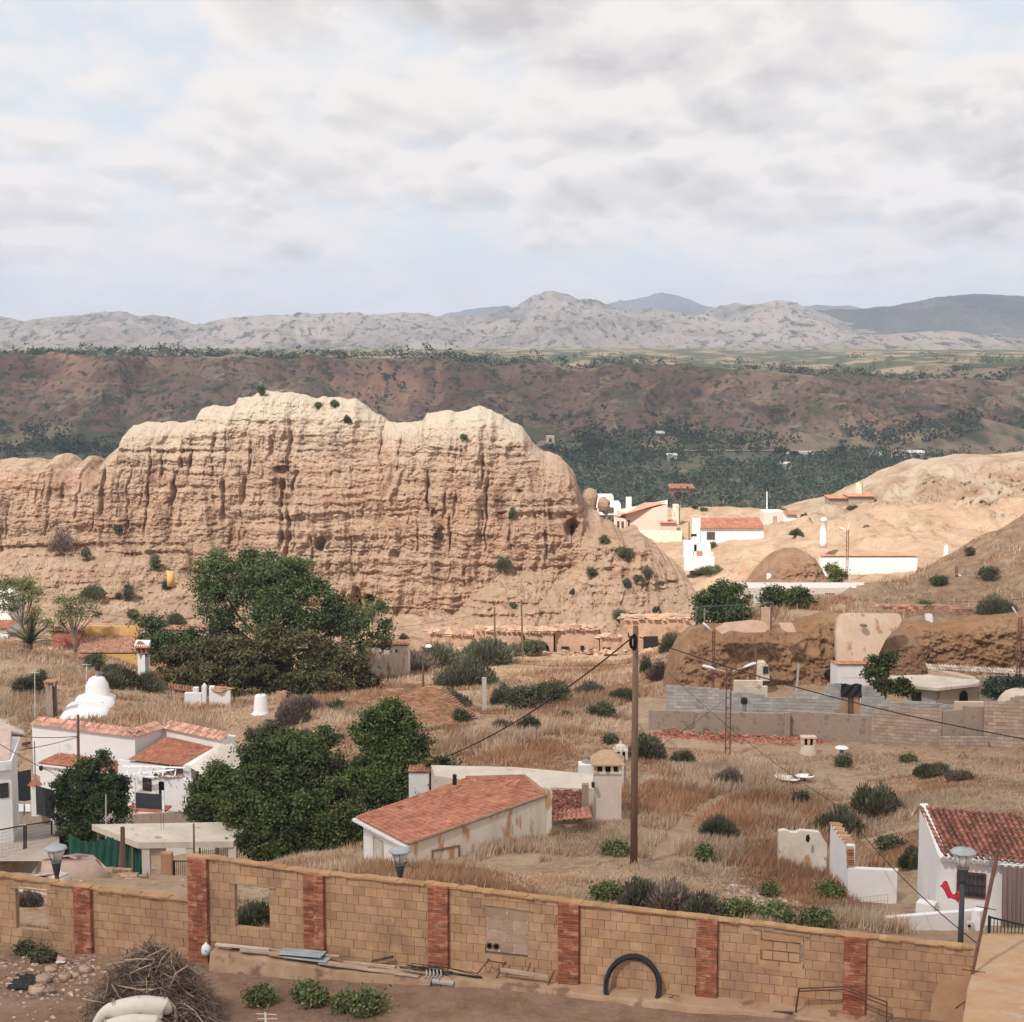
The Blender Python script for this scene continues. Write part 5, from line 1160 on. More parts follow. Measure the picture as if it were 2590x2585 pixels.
# ============================================================ left: the long white house and what stands round it
def white_house():
    pts = [(83, 1900, 108), (342, 1900, 104.5), (415, 1900, 107), (566, 1900, 103.5)]
    pp = [pl(*q) for q in pts]; zT = zof(1829, 108); zB = -32.6
    rt = thing('white_house', (pp[1][0], pp[1][1], zB), 'long white cave house with two orange tiled lean-to roofs at the left', 'house')
    m1 = MB()
    for a, b in zip(pp, pp[1:]): thick(m1, a, b, zB, zT, 1.2)
    m1.build('wall', WHT, rt)
    # coping of tiles along the parapet
    for k, (a, b) in enumerate(zip(pp, pp[1:])):
        a, b = Vector((*a, zT)), Vector((*b, zT)); d = (b - a).normalized(); n = Vector((d.y, -d.x, 0))
        ln = (b - a).length; tiles('parapet_tiles', a + n * .22 - Vector((0, 0, .10)), b + n * .22 - Vector((0, 0, .10)), a - n * .65 + Vector((0, 0, .30)), b - n * .65 + Vector((0, 0, .30)), int(ln / .24), 2, M('pink edged tile', (0.50, 0.22, 0.15), (0.66, 0.42, 0.33), tv=.5, scale=8), rt, amp=.07)
    # left lean-to
    a, b = Vector(P(92, 1932, 105.9)), Vector(P(322, 1943, 103.2)); z = -28.85; a.z = b.z = z
    c, d = Vector(P(149, 1909, 107.0)), Vector(P(330, 1922, 104.55)); zr = z + .42; c.z = d.z = zr
    tiles('roof', a, b, c, d, 34, 4, TILE, rt)
    m2 = MB(); thick(m2, (a.x + .15, a.y + .25), (b.x, b.y + .3), zB, z - .03, .25); m2.build('wall', WHT, rt)
    opening(rt, (a.x + .15, a.y + .25), (b.x, b.y + .3), zB + 1.1, zB + 2.5, 'window', .20, .32)
    m2 = MB(); thick(m2, (a.x - .1, a.y + .06), (b.x, b.y + .08), z - .16, z - .02, .2); m2.build('eave', WHT, rt)
    # right lean-to: slopes towards the yard
    e0, e1 = Vector(P(321, 1923, 102.6)), Vector(P(462, 1940, 101.0)); e0.z = e1.z = (e0.z + e1.z) / 2
    r0, r1 = Vector(P(418, 1873, 106.8)), Vector(P(556, 1877, 104.4)); r0.z = r1.z = (r0.z + r1.z) / 2
    tiles('roof', e0, e1, r0, r1, 22, 12, TILE, rt)
    m2 = MB(); g0 = Vector(P(462, 1930, 101.0)); 
    # sloping white side wall and the rounded whitewashed bank beside it
    q = [(e1.x + .05, e1.y - .1), (r1.x + .05, r1.y), (r1.x + .55, r1.y), (e1.x + .55, e1.y - .1)]
    m2.prism(q, zB, [e1.z + .12, r1.z + .15, r1.z + .15, e1.z + .12]); m2.build('side_wall', WHT, rt)
    n = 30; V = []
    for i in range(n):
        t = i / (n - 1)
        for j in range(14):
            s = j / 13; x = e1.x + .5 + (r1.x - e1.x) * t + s * 2.2 * (1 - .25 * t) + .12 * float(perlin(t * 5, s * 4)); y = e1.y - .2 + (r1.y - e1.y) * t - s * .4
            zz = e1.z + .05 + (r1.z - e1.z + .55) * t; gg = gz(x, y); z_ = zz * (1 - s ** 1.7) + min(zz, gg - .3) * s ** 1.7; V.append((x, y, z_ + .05 * float(perlin(x * 2, y * 2))))
    mk('whitewashed_bank', V, grid_faces(n, 14)[:, ::-1], M('dusty whitewash', (0.66, 0.58, 0.50), (0.76, 0.71, 0.65), bump=.6, bs=5, dist=.05), rt, smooth=True)
    m2 = MB(); f0, f1 = pl(300, 1990, 103.2), pl(420, 1990, 101.6); thick(m2, f0, f1, zB, e0.z - .12, .2); m2.build('wall', WHT, rt)
    opening(rt, f0, f1, zof(1999, 102.3), zof(1967, 102.3), 'window', .52, .70)
    m2 = MB(); g0, g1 = pl(416, 2000, 100.5), pl(500, 2000, 99.3); thick(m2, g0, g1, zof(2062, 100), zof(1968, 100), .25); m2.build('yard_wall', WHT, rt)
    opening(rt, pl(395, 1990, 101.9), pl(420, 1990, 101.6), zB + .3, zof(1978, 101.7), 'door', .3, .8, frame=IRON, pane=DARK)
    # pergola
    m3 = MB()
    for (x0, y0, x1, y1) in ((312,1938,468,1942),(318,1960,440,1947),(310,1962,468,1968)): m3.cyl(P(x0, y0, 101.6), P(x1, y1, 100.6), .06, n=6)
    for k in range(5): m3.cyl(P(325 + k*30, 1941, 102), P(318 + k*31, 1962, 99.6), .045, n=5)
    m3.cyl(P(341, 1960, 99.6), P(341, 2062, 99.6), .07, n=6); m3.build('pergola', M('white painted steel', (0.7, 0.7, 0.7), bump=0), rt)
    tiles('canopy_sheet', P(395, 1969, 100.4), P(462, 1970, 99.8), P(405, 1957, 101.6), P(465, 1958, 101.2), 8, 2, M('brown corrugated sheet', (0.36, 0.26, 0.2), bump=0), rt)
    for (x, y) in ((394, 1970), (104, 1950)):
        m4 = MB(); c = P(x, y, 101.2); m4.lathe(c, [(.03, 0), (.12, .08), (.14, .28), (.04, .36)], 8); m4.build('wall_lantern', IRON, rt)
    m4 = MB(); c = P(150, 1880, 106.4); m4.cyl(c, c - Vector((0, 0, 4.5)), .03, n=5); m4.build('drainpipe', WHT, rt)
    m4 = MB(); thick(m4, pl(318, 2060, 98.4), pl(417, 2060, 98.0), zof(2054, 98.2), zof(2048, 98.2), 1.2); m4.build('yard_step', M('terracotta floor', (0.36, 0.15, 0.10)), rt)
white_house()
exc(60, 620, 96, 110)
def railing(name, a, b, z0, z1, label, solid=False, cat='gate', n=None, grp=None, mat=IRON):
    a, b = Vector((*a, 0)), Vector((*b, 0)); L_ = (b - a).length; d = (b - a) / L_; rz = math.atan2(d.y, d.x); m1 = MB(); c = (a + b) / 2
    rt = thing(name, (c.x, c.y, z0), label, cat, grp)
    for z in (z0 + .08, z1): m1.box(c + Vector((0, 0, z)), (L_, .04, .05), rz)
    for t in (0, 1): m1.box(a.lerp(b, t) + Vector((0, 0, (z0 + z1) / 2)), (.06, .06, z1 - z0 + .08), rz)
    m1.build('rail_frame', mat, rt); m2 = MB(); n = n or int(L_ / .12)
    if solid: m2.box(c + Vector((0, 0, (z0 + z1) / 2)), (L_ - .06, .02, z1 - z0 - .05), rz)
    for i in range(n): m2.box(a.lerp(b, (i + .5) / n) + Vector((0, 0, (z0 + z1) / 2)) - Vector((-d.y, d.x, 0)) * .02, (.022, .02, z1 - z0), rz)
    m2.build('bars' if not solid else 'panel', mat, rt); return rt
SHEETB = M('dark slate sheet', (0.045, 0.05, 0.06), (0.06, 0.066, 0.075), bump=0, rough=.5)
railing('yard_gate', pl(345, 2030, 98.6), pl(412, 2030, 98.2), zof(2052, 98.4), zof(2008, 98.4), 'dark slatted gate panel in the yard opening of the white house', True, mat=SHEETB)
m1 = MB()
for x, y0, y1 in ((340, 1990, 2060), (413, 2002, 2072)): pass
post(413, 2000, 2072, 97.4, .07, 'white steel post standing at the right of the slatted yard gate', M('white painted steel', None), square=True, grp='white posts')
railing('yard_gate', pl(45, 1990, 96), pl(78, 1990, 96.5), zof(2030, 96), zof(1953, 96), 'tall dark sheet gate between the brown building and the gate pillar', True, mat=SHEETB)
railing('yard_gate', pl(92, 2000, 93), pl(135, 2000, 92), zof(2060, 93), zof(1988, 93), 'dark sheet gate right of the pillar with a pointed tile cap', True, mat=SHEETB)
def gatepillar():
    b = P(91, 2062, 93.5); rt = thing('gate_pillar', b, 'white gate pillar with a pointed orange tiled cap beside the cypress', 'pillar'); z1 = zof(1986, 93.5)
    m1 = MB(); m1.box((b.x, b.y, (b.z + z1) / 2), (.42, .42, z1 - b.z)); m1.build('shaft', WHT, rt); m2 = MB(); m2.lathe((b.x, b.y, z1), [(.46, 0), (.30, .2), (.05, .42)], 4); m2.build('tiled_cap', TILE, rt)
gatepillar()
m1 = MB(); thick(m1, pl(45, 2050, 95), pl(120, 2050, 94), -31.5, zof(2028, 95), .25); o = m1.build('low_wall', GREYR); tag(o, 'low grey rendered wall with meter boxes below the tall dark gate', 'wall')
m2 = MB(); 
for x in (53, 71): m2.box(P(x, 2043, 94.6), (.32, .08, .45))
m2.build('meter_box', LAMPW, o)
def brown_building():
    a, b = pl(-70, 1900, 110), pl(84, 1900, 112); rt = thing('brown_building', (a[0], a[1], -32), 'plain brown rendered building left of the long white house', 'building')
    m1 = MB(); thick(m1, a, b, -32.5, zof(1835, 110), 4, zt1=zof(1862, 112)); m1.build('wall', GREYR, rt)
    m2 = MB(); thick(m2, (a[0], a[1] - .12), (b[0] + .1, b[1] - .12), zof(1835, 110) + .005, zof(1835, 110) + .16, 4.2, zb1=zof(1862, 112) + .005, zt1=zof(1862, 112) + .16); m2.build('roof_edge', SLAB, rt)
    m3 = MB(); m3.cyl(P(58, 1882, 110.5), P(75, 1879, 109.6), .1, n=8); m3.build('spout', STEEL, rt)
brown_building()
def left_white():
    a, b = pl(-90, 2000, 84), pl(30, 2000, 85); c2 = pl(46, 2000, 90); z1 = zof(1944, 85); rt = thing('white_building', (a[0], a[1], -31), 'white building corner with a small dark window at the left edge', 'building')
    m1 = MB(); m1.prism([a, b, c2, (a[0], c2[1])], -31, z1); m1.build('wall', WHT, rt)
    opening(rt, a, b, zof(2018, 84.8), zof(1981, 84.8), 'window', .74, .93)
    m2 = MB(); m2.prism([(a[0]-.1, a[1]-.25), (b[0]+.12, b[1]-.25), (c2[0]+.2, c2[1]+.1), (a[0]-.1, c2[1]+.1)], z1 + .003, z1 + .5); m2.build('parapet', WHT, rt)
    m3 = MB(); m3.prism([(a[0], a[1]-.1), (b[0]-.05, b[1]-.1), (c2[0]-.2, c2[1]-.2), (a[0], c2[1]-.2)], z1 + .503, [z1 + .55, z1 + .55, z1 + 1.2, z1 + 1.2]); m3.build('roof', M('pinkish roof render', (0.48, 0.33, 0.27), (0.58, 0.46, 0.4)), rt)
left_white()
# black mesh fence along the lane
def lanefence():
    A, B = P(-60, 2130, 76), P(132, 2110, 88); pts = [P(-30, 2140, 77), P(61, 2120, 82.5), P(66, 2119, 82.8), P(131, 2105, 88)]
    rt = thing('mesh_fence', (pts[1].x, pts[1].y, zof(2175, 82.5)), 'black framed wire mesh fence along the lane at the left edge', 'fence')
    bot = [(2222 if False else 2190), 2168, 2166, 2155]; top = [2108, 2088, 2087, 2077]; m1 = MB()
    tp = [P(-30, 2104, 77), P(61, 2088, 82.5), P(66, 2087, 82.8), P(131, 2077, 88)]; bt = [P(-30, 2186, 77), P(61, 2163, 82.5), P(66, 2162, 82.8), P(131, 2148, 88)]
    for a, b in ((0, 1), (2, 3)): m1.cyl(tp[a], tp[b], .035, n=5); m1.cyl(bt[a], bt[b], .035, n=5)
    for k in (1, 2, 3): m1.cyl(tp[k], bt[k], .05, n=6)
    m1.build('frame', IRON, rt); m2 = MB()
    for a, b in ((0, 1), (2, 3)):
        for k in range(1, 9): m2.cyl(tp[a].lerp(bt[a], k / 9), tp[b].lerp(bt[b], k / 9), .006, n=3)
        n = 26
        for k in range(1, n): m2.cyl(tp[a].lerp(tp[b], k / n), bt[a].lerp(bt[b], k / n), .005, n=3)
    m2.build('wire_mesh', M('grey wire', (0.12, 0.12, 0.12), bump=0), rt)
    m3 = MB(); a, b = P(-60, 2206, 75.5), P(180, 2150, 90); thick(m3, (a.x, a.y), (b.x, b.y), a.z - 2.2, a.z + .1, .3, zb1=b.z - 2.5, zt1=b.z + .1)
    tag(m3.build('kerb_wall', SLAB), 'pale low kerb wall under the black mesh fence at the left edge', 'wall')
lanefence()
m1 = MB(); V = []; n = 24
for i in range(n):
    for j in range(10):
        D = 78 + 14 * i / (n - 1); x = P(-90, 2130, D).x + (P(150, 2130, D).x - P(-90, 2130, D).x) * j / 9; V.append((x, D, zof(np.interp(D, [78, 92], [2178, 2085]), D)))
tag(mk('lane', V, grid_faces(n, 10)[:, ::-1], M('pale concrete lane', (0.42, 0.34, 0.28), (0.5, 0.42, 0.36))), kind='structure')
V = []
for i in range(n):
    for j in range(10):
        D = 91.5 + 12.5 * i / (n - 1); x = P(30, 2080, D).x + (P(520, 2080, D).x - P(30, 2080, D).x) * j / 9; V.append((x, D, max(gz(x, D) + .05, zof(np.interp(D, [91.5, 104], [2098, 2052]), D))))
tag(mk('lane', V, grid_faces(n, 10)[:, ::-1], M('pale concrete lane', None)), kind='structure')
m1 = MB(); thick(m1, pl(325, 2080, 94), pl(500, 2080, 92), zof(2100, 93), zof(2062, 94), .25, zt1=zof(2052, 92)); tag(m1.build('low_wall', GREYR), 'low brown rendered wall below the yard of the white house', 'wall')

# concrete slab shelter
def shelter():
    D0, D1 = 74.0, 84.0; zt = zof(2131, D0 + .6); q = [(348, 2131, 74.2), (590, 2128, 73.2), (640, 2078, 83.5), (232, 2085, 82.5)]
    z = P(*q[0]).z; pp = [pl(a, b, zz / tz(b) if False else D) for a, b, D in q for zz in (z,)]
    pp = [(xof(a, b, z / tz(b)), z / tz(b)) for a, b, D in q]
    rt = thing('slab_shelter', (pp[0][0], pp[0][1], -28), 'open shelter of a pale flat concrete slab on thin posts behind the wall', 'shelter')
    m1 = MB(); m1.prism(pp, z - .30, z); m1.build('roof_slab', SLAB, rt)
    def under(px_, f=.0): return px_
    m2 = MB()
    for (u, v) in ((.10, .04), (.55, .03), (.98, .04)):
        a = Vector((*pp[0], 0)).lerp(Vector((*pp[1], 0)), u).lerp(Vector((*pp[3], 0)).lerp(Vector((*pp[2], 0)), u), v); m2.box((a.x, a.y + .1, (z - .3 - 28.5) / 2), (.38, .3, z - .31 + 28.5), t=.6)
    m2.build('pillar', M('pale pillar', (0.5, 0.47, 0.43), (0.58, 0.55, 0.5)), rt)
    for u, lean in ((.18, .0), (.42, .25), (.62, 0), (.92, 0)):
        a = Vector((*pp[0], 0)).lerp(Vector((*pp[3], 0)), u); m3 = MB(); m3.cyl((a.x - lean + .05, a.y - .1, -28), (a.x + .15, a.y, z - .3), .06, n=6); m3.build('prop', POLEW, rt)
    m4 = MB(); n = 40
    for i in range(3):
        for dx in (0, .14): m4.cyl(Vector((*pp[0], 0)).lerp(Vector((*pp[1], 0)), .15 + .35*i + dx * .2) + Vector((0, 2 + i, z)), Vector((*pp[0], 0)).lerp(Vector((*pp[1], 0)), .15 + .35*i + dx * .2) + Vector((0, 2 + i, z + .85)), .012, n=4)
    m4.build('rebar', STEEL, rt)
    # green shade net on the left side
    a, b = Vector((*pp[3], 0)) + Vector((-1.2, 0, 0)), Vector((*pp[0], 0)) + Vector((.2, .5, 0)); V = []; n = 50
    for i in range(n):
        t = i / (n - 1); p = a.lerp(b, t); 
        for j in range(8):
            s = j / 7; V.append((p.x + .05 * sin(i * 1.7) * s, p.y + .08 * sin(i * 1.3 + j), z - .45 - .25 * sin(t * pi) + (-28.2 - z + .45) * s))
    o_ = mk('shade_net', V, grid_faces(n, 8), M('green shade netting', (0.025, 0.095, 0.07), (0.04, 0.135, 0.10), bump=0, trans=.3)); tag(o_, 'green shade netting hung along the left side of the slab shelter', 'netting')
    back = MB(); thick(back, pl(420, 2150, 88), pl(640, 2150, 88), -30, zof(2120, 88), .2); tag(back.build('yard_wall', WHT), 'white wall seen under the slab shelter behind the vertical rails', 'wall')
    railing('slat_fence', pl(505, 2160, 80), pl(640, 2160, 80), -27.6, zof(2140, 80), 'row of upright dark rails under the slab shelter', False, 'fence', n=26)
    g = railing('arched_gate', pl(440, 2180, 72.5), pl(482, 2180, 72.5), -26.3, zof(2178, 72.5), 'black ornamental gate below the slab shelter, left of the tall brick pier', False, 'gate', n=9)
    m5 = MB(); m5.box(P(423, 2190, 72.4) + Vector((0, 0, -.3)), (.5, .4, 1.9)); tag(m5.build('brick_pillar', ADOBE), 'short brick gate pillar under the slab shelter beside the black gate', 'pillar')
shelter()
post(310, 2092, 2205, 70, .14, 'stout brown post in front of the slab shelter')
post(490, 2083, 2190, 70.5, .055, 'thin iron post in front of the slab shelter by the tall pier')
exc(100, 620, 70, 95)
# ruin stones behind the low wall
m1 = MB(); a = P(195, 2165, 68)
def lowruin(x0, x1, D, y0, y1, label, mat=None, nm='ruined_wall'):
    m1 = MB(); jb = MB(); A, B = pl(x0, y1, D), pl(x1, y1, D); zt = zof(y0, D); zb = zof(y1, D) - .6
    n_ = 9; prof = ptop([(i / n_, zt - rnd.uniform(0, .35) * (zt - zb) * .6) for i in range(n_ + 1)])
    blocks(m1, jb, A, B, zb, prof, .34, .17, .3, .02, .6); o_ = m1.build(nm, mat or M('rubble stone', (0.42, 0.30, 0.22), (0.54, 0.42, 0.32), tv=.5, bump=.5)); jb.build('rubble_core', MORT, o_); return tag(o_, label, 'ruined wall')
lowruin(305, 372, 62, 2205, 2245, 'tumbled pale stone wall end behind the low block wall')
lowruin(205, 330, 66, 2192, 2212, 'long broken brown wall stub behind the low block wall')
p = G(175, 63); m1 = MB(); m1.lump((p.x, p.y, p.z), (1.7, 1.1, .95), 18, .15); tag(m1.build('earth_heap', M('pinkish earth', (0.42, 0.30, 0.24), (0.5, 0.37, 0.3)), smooth=True), 'rounded pinkish heap behind the low left part of the block wall', 'heap')
p = G(100, 55.5); m1 = MB(); m1.lump((p.x + .1, p.y, p.z - .1), (1.2, .7, .8), 16, .3); tag(m1.build('pale_boulder', M('pale rock', (0.5, 0.40, 0.33), (0.62, 0.52, 0.44)), smooth=True), 'pale rock seen through the left window opening of the block wall', 'rock')

# ============================================================ chimneys on the cave roofs
def conechim(name, px, pyt, pyb, D, prof, mat, label, cap=None, sx=1.0, grp='cave house chimneys', sq=False, z_on=True):
    """prof: (half width px, row) pairs from the foot up"""
    if z_on: D = hitD(px, pyb, D - 14)
    b = P(px, pyb, D); k = D / F; rt = thing(name, b, label, 'chimney', grp); m1 = MB()
    m1.lathe((b.x, D, b.z), [(prof[0][0] * k, -1.0)] + [(w * k, zof(y, D) - b.z) for w, y in prof], 4 if sq else 20)
    o_ = m1.build('stack', mat, rt, not sq)
    if sq:
        for v in o_.data.vertices: pass
        o_.rotation_euler = (0, 0, pi / 4)
    if cap: cap(rt, b, k, D)
    return rt
SQ = math.sqrt(2)
def dcap(rt, b, k, D):
    m = MB(); c = P(248, 1712, D); m.cyl(c, c + Vector((0, 0, .55)), .15, .15, 10); m.build('flue', GALV, rt); m = MB(); m.lathe(c + Vector((0, 0, .5)), [(.16, 0), (.2, .05), (.2, .35), (.17, .55), (.06, .65)], 12); m.build('cowl', IRON, rt, True)
conechim('white_chimney', 247, 1712, 1768, 112, [(42, 1770), (32, 1755), (29, 1730), (25, 1724), (20, 1715), (12, 1711), (3, 1710)], WHT, 'big white domed chimney with a black cowl above the long white house', dcap)
def bank():
    V = []; n = 26; _d0 = hitD(200, 1818, 105); _d1 = hitD(250, 1762, 106)
    for i in range(n):
        t = i / (n - 1)
        for j in range(16):
            s = j / 15 * 2 - 1; xc = np.interp(t, [0, 1], [205, 250]); hw = np.interp(t, [0, .5, 1], [62, 62, 50]) * (1 + .1 * float(perlin(t * 4, s))); D = _d0 + (_d1 - _d0) * t; p = G(xc + s * hw, D)
            V.append((p.x, p.y, p.z + .30 * (1 - s ** 4) * (1 - .2 * t) + .03 - (0 if abs(s) < .99 else .3) - (.5 if i == 0 else 0)))
    tag(mk('whitewashed_skirt', V, grid_faces(n, 16)[:, ::-1], WHT, smooth=True), 'whitewashed skirt of ground spreading down from the domed chimney', 'whitewashed bank')
bank()
def bcap(rt, b, k, D):
    m = MB(); c = P(129, 1722, D); m.box(c, (.86, .86, .1)); m.build('cap', ADOBE, rt)
    for s in (-1, 1):
        for u in (-1, 1): pass
    m = MB(); [m.box(c + Vector((sx_ * .32, sy_ * .32, -.2)), (.14, .14, .3)) for sx_ in (-1, 1) for sy_ in (-1, 1)]; m.build('cap_support', ADOBE, rt)
conechim('brown_chimney', 129, 1730, 1812, 114, [(16 * SQ, 1812), (14 * SQ, 1730)], GREYR, 'square brown rendered chimney beside the domed white one', bcap, sq=True)
conechim('white_chimney', 660, 1757, 1805, 113, [(34, 1812), (22, 1802), (19, 1795), (15.5, 1760), (13, 1757), (4, 1756)], WHT, 'smooth white tapering chimney alone on the grass mound right of the white house')
def tcap(rt, b, k, D):
    m = MB(); c = P(361, 1648, D); [m.box(c + Vector((sx_ * .4, sy_ * .3, .15)), (.18, .18, .45)) for sx_ in (-1, 0, 1) for sy_ in (-1, 1)]; m.box(c + Vector((0, 0, -.1)), (1, .8, .06)); m.build('vent_block', TILEO, rt)
    tiles('tiled_cap', P(383, 1640, D - .5), P(337, 1640, D - .5), P(357, 1622, D), P(350, 1622, D), 6, 3, TILE, rt); m = MB(); m.prism([(c.x - .62, D - .4), (c.x + .6, D - .4), (c.x + .6, D + .4), (c.x - .62, D + .4)], c.z + .38, [c.z + .62, c.z + .62, c.z + .95, c.z + .95]); m.build('cap', WHT, rt)
conechim('white_chimney', 362, 1652, 1722, 131, [(14.5 * SQ, 1724), (14.5 * SQ, 1654)], WHT, 'tall square white chimney with a tiled cap before the tiled roof', tcap, sq=True)
conechim('brick_chimney', 716, 1752, 1782, 114, [(17 * SQ, 1784), (16 * SQ, 1756), (18 * SQ, 1754), (18 * SQ, 1750)], ADOBE, 'squat crumbling brick chimney right of the smooth white one', sq=True)
conechim('brick_chimney', 727, 1770, 1802, 112.6, [(12 * SQ, 1802), (10 * SQ, 1780), (5 * SQ, 1768)], ADOBE, 'narrow broken brick stub in front of the squat chimney', sq=True)
conechim('white_chimney', 131, 1452, 1478, 193, [(13, 1480), (11, 1474), (11, 1456), (6, 1452)], WHT, 'small white drum chimney at the far left foot of the great rock')
conechim('yellow_chimney', 357, 1492, 1532, 188, [(14, 1534), (11, 1522), (10, 1493)], YELL, 'yellow ochre chimney on the slope above the yellow parapet')
conechim('yellow_chimney', 432, 1441, 1461, 194, [(10, 1464), (10, 1442)], YELL, 'short pale yellow chimney highest on the slope left of the dark trees')
# small white tiled parts in front of the hedge
def smallroofs():
    rt = thing('white_outbuilding', P(500, 1770, 124), 'little white outbuilding with a broken tile strip in front of the dark hedge', 'outbuilding')
    tiles('roof', P(425, 1742, 123), P(497, 1756, 122.5), P(425, 1729, 125), P(497, 1738, 124.5), 10, 3, TILEO, rt)
    m1 = MB()
    for (x0, x1, y0, y1) in ((468, 510, 1752, 1766), (489, 501, 1739, 1760), (512, 522, 1734, 1760), (530, 542, 1736, 1766), (535, 583, 1745, 1772)): 
        a, b = P(x0, y1, 122), P(x1, y0, 122); m1.box(((a.x + b.x) / 2, 122 + rnd.uniform(-.1, .1), (a.z + b.z) / 2 - .3), (b.x - a.x, .5, b.z - a.z + .6))
    m1.build('wall', WHT, rt); m2 = MB(); m2.lump(P(558, 1744, 122), (.8, .5, .2), 12, .4); m2.build('rubble_top', ADOBE, rt); m3 = MB(); m3.lathe(P(517, 1733, 122), [(.16, 0), (.02, .2)], 4); m3.build('finial', WHT, rt)
smallroofs()
# antennas
def antenna(px, pyt, pyb, D, label):
    b = P(px, pyb, D); b.z = min(b.z, gz(b.x, D)); t = P(px, pyt, D); m1 = MB(); m1.cyl(b, t, .025, n=5)
    for k in range(5): m1.cyl(t + Vector((-.35 + .17*k, 0, -.05)), t + Vector((-.35 + .17*k + .03, 0, .22 - .3*(k % 2))), .012, n=4)
    m1.cyl(t + Vector((-.45, 0, 0)), t + Vector((.35, 0, -.05)), .015, n=4); tag(m1.build('tv_antenna', M('pale metal', None)), label, 'antenna', 'television antennas')
antenna(88, 1700, 1812, 114.5, 'television antenna left of the square brown chimney')
antenna(219, 1680, 1745, 124, 'bare antenna mast above the domed white chimney')
antenna(2458, 1500, 1534, 139, 'television antenna on the brown hill at the right')

# ============================================================ upper left: yellow parapet house, white houses
def yhouse():
    zb = -34; D = 158; rt = thing('yellow_house', P(280, 1660, D), 'house with a yellow ochre parapet and faded tile roof left of the trees', 'house')
    m1 = MB(); thick(m1, pl(207, 1595, D + 3), pl(353, 1595, D + 3), zb, zof(1584, D + 3), .4); m1.build('parapet', YELL, rt)
    tiles('roof', P(196, 1652, D - 3), P(349, 1652, D - 3), P(207, 1608, D + 2.9), P(353, 1608, D + 2.9), 36, 12, TILEF, rt)
    m2 = MB(); thick(m2, pl(196, 1652, D - 2.9), pl(349, 1652, D - 2.9), zb, zof(1653, D - 3) - .05, 5); m2.build('wall', YELL, rt)
yhouse()
def boxhouse(name, x0, x1, yb, yt, D, depth, label, mat=WHT, roof=None, rfront=0, rback=0, openings=(), zextra=2.0, grp=None, x1b=None, over=6, cat='house', nc=None, D2=None):
    """house facing the camera; roof rises from row yt at the front to row rback at the back"""
    D2 = D2 or D; a, b = pl(x0, yb, D), pl(x1, yb, D2); zb = zof(yb, D) - zextra; zt = zof(yt, D); rt = thing(name, (a[0], a[1], zb), label, cat, grp)
    m1 = MB(); av, bv = Vector((*a, 0)), Vector((*b, 0)); d = (bv - av).normalized(); n = Vector((-d.y, d.x, 0))
    zr = (zof(rback, D + depth) if rback else zt + .02)
    A2, B2 = av + n * depth, bv + n * depth
    m1.prism([(av.x, av.y), (bv.x, bv.y), (B2.x, B2.y), (A2.x, A2.y)], zb, [zt, zt, zr, zr]); m1.build('wall', mat, rt)
    if roof:
        o_ = over * D / F; e = -n * o_; s = d * o_ * .5; sl = (zr - zt) / depth
        tiles('roof', av - s + e + Vector((0, 0, zt + .03 - sl * o_)), bv + s + e + Vector((0, 0, zt + .03 - sl * o_)), A2 - s + Vector((0, 0, zr + .05)), B2 + s + Vector((0, 0, zr + .05)), nc or max(6, int((bv - av).length / .28)), max(2, int(depth / .45)), roof, rt)
    for (kind, u0, u1, y0, y1) in openings:
        w = x1 - x0; opening(rt, a, b, zof(y1, D), zof(y0, D), kind, (u0 - x0) / w, (u1 - x0) / w, grille=False, proud=.04, frame=M('brown frame', (0.2, 0.12, 0.09), bump=0), pane=GLASS if kind == 'window' else WOOD)
    return rt
boxhouse('white_house', 405, 522, 1615, 1596, 168, 3, 'white house with a thin pink tiled edge right of the yellow parapet', roof=TILEF, rback=1583)
boxhouse('white_house', -60, 20, 1625, 1592, 165, 4, 'white house with red tiles at the far left behind the feathery tree', roof=TILE, rback=1570)
boxhouse('white_house', -60, 28, 1560, 1500, 178, 4, 'taller white house wall at the left edge among the feathery branches')
boxhouse('white_house', 905, 1032, 1700, 1634, 152, 3.5, 'white house with a short pink tile edge peeping out right of the dark trees', mat=CREAM, roof=TILEF, rback=1622, openings=(('window', 1000, 1006, 1642, 1650),))
boxhouse('pink_low_house', 130, 205, 1625, 1598, 160, 3, 'low pinkish tiled outhouse left of the yellow parapet', mat=REDB, roof=TILEF, rback=1588)

# ============================================================ trees
def pb(px, py, D, rx, ry, rd=None):      # a blob from picture measures
    p = P(px, py, D); k = D / F; return (p.x, p.y, p.z, rx * k, (rd or rx) * k, ry * k)
tree('broadleaf_tree', G(640, 146), None, [pb(550,1455,149,62,62,60), pb(545,1540,147,52,60,50), pb(655,1435,150,52,55,50), pb(650,1500,146,60,70,60), pb(735,1470,148,70,60,60), pb(780,1530,146,82,70,60), pb(700,1575,144,90,65,60), pb(845,1570,147,62,55,50), pb(905,1600,146,45,50,40), pb(945,1560,149,38,45,40), pb(965,1610,149,28,40,30), pb(570,1600,145,45,60,40), pb(640,1395+15,150,28,30,26)],
     'great dark broadleaf tree in front of the rock, tallest tree of the picture', mat=F_DARK, nclump=1500, per=46, size=.20, crad=.50, trunk=.5)
tree('broadleaf_tree', G(440, 150), None, [pb(385,1592,151,32,38,30), pb(430,1640,150,55,40,40), pb(490,1640,149,60,45,40), pb(385,1640,150,34,28,30)],
     'lower dark tree between the white chimney and the great tree', mat=F_DARK, nclump=420, per=46, size=.18, crad=.45, trunk=.3)
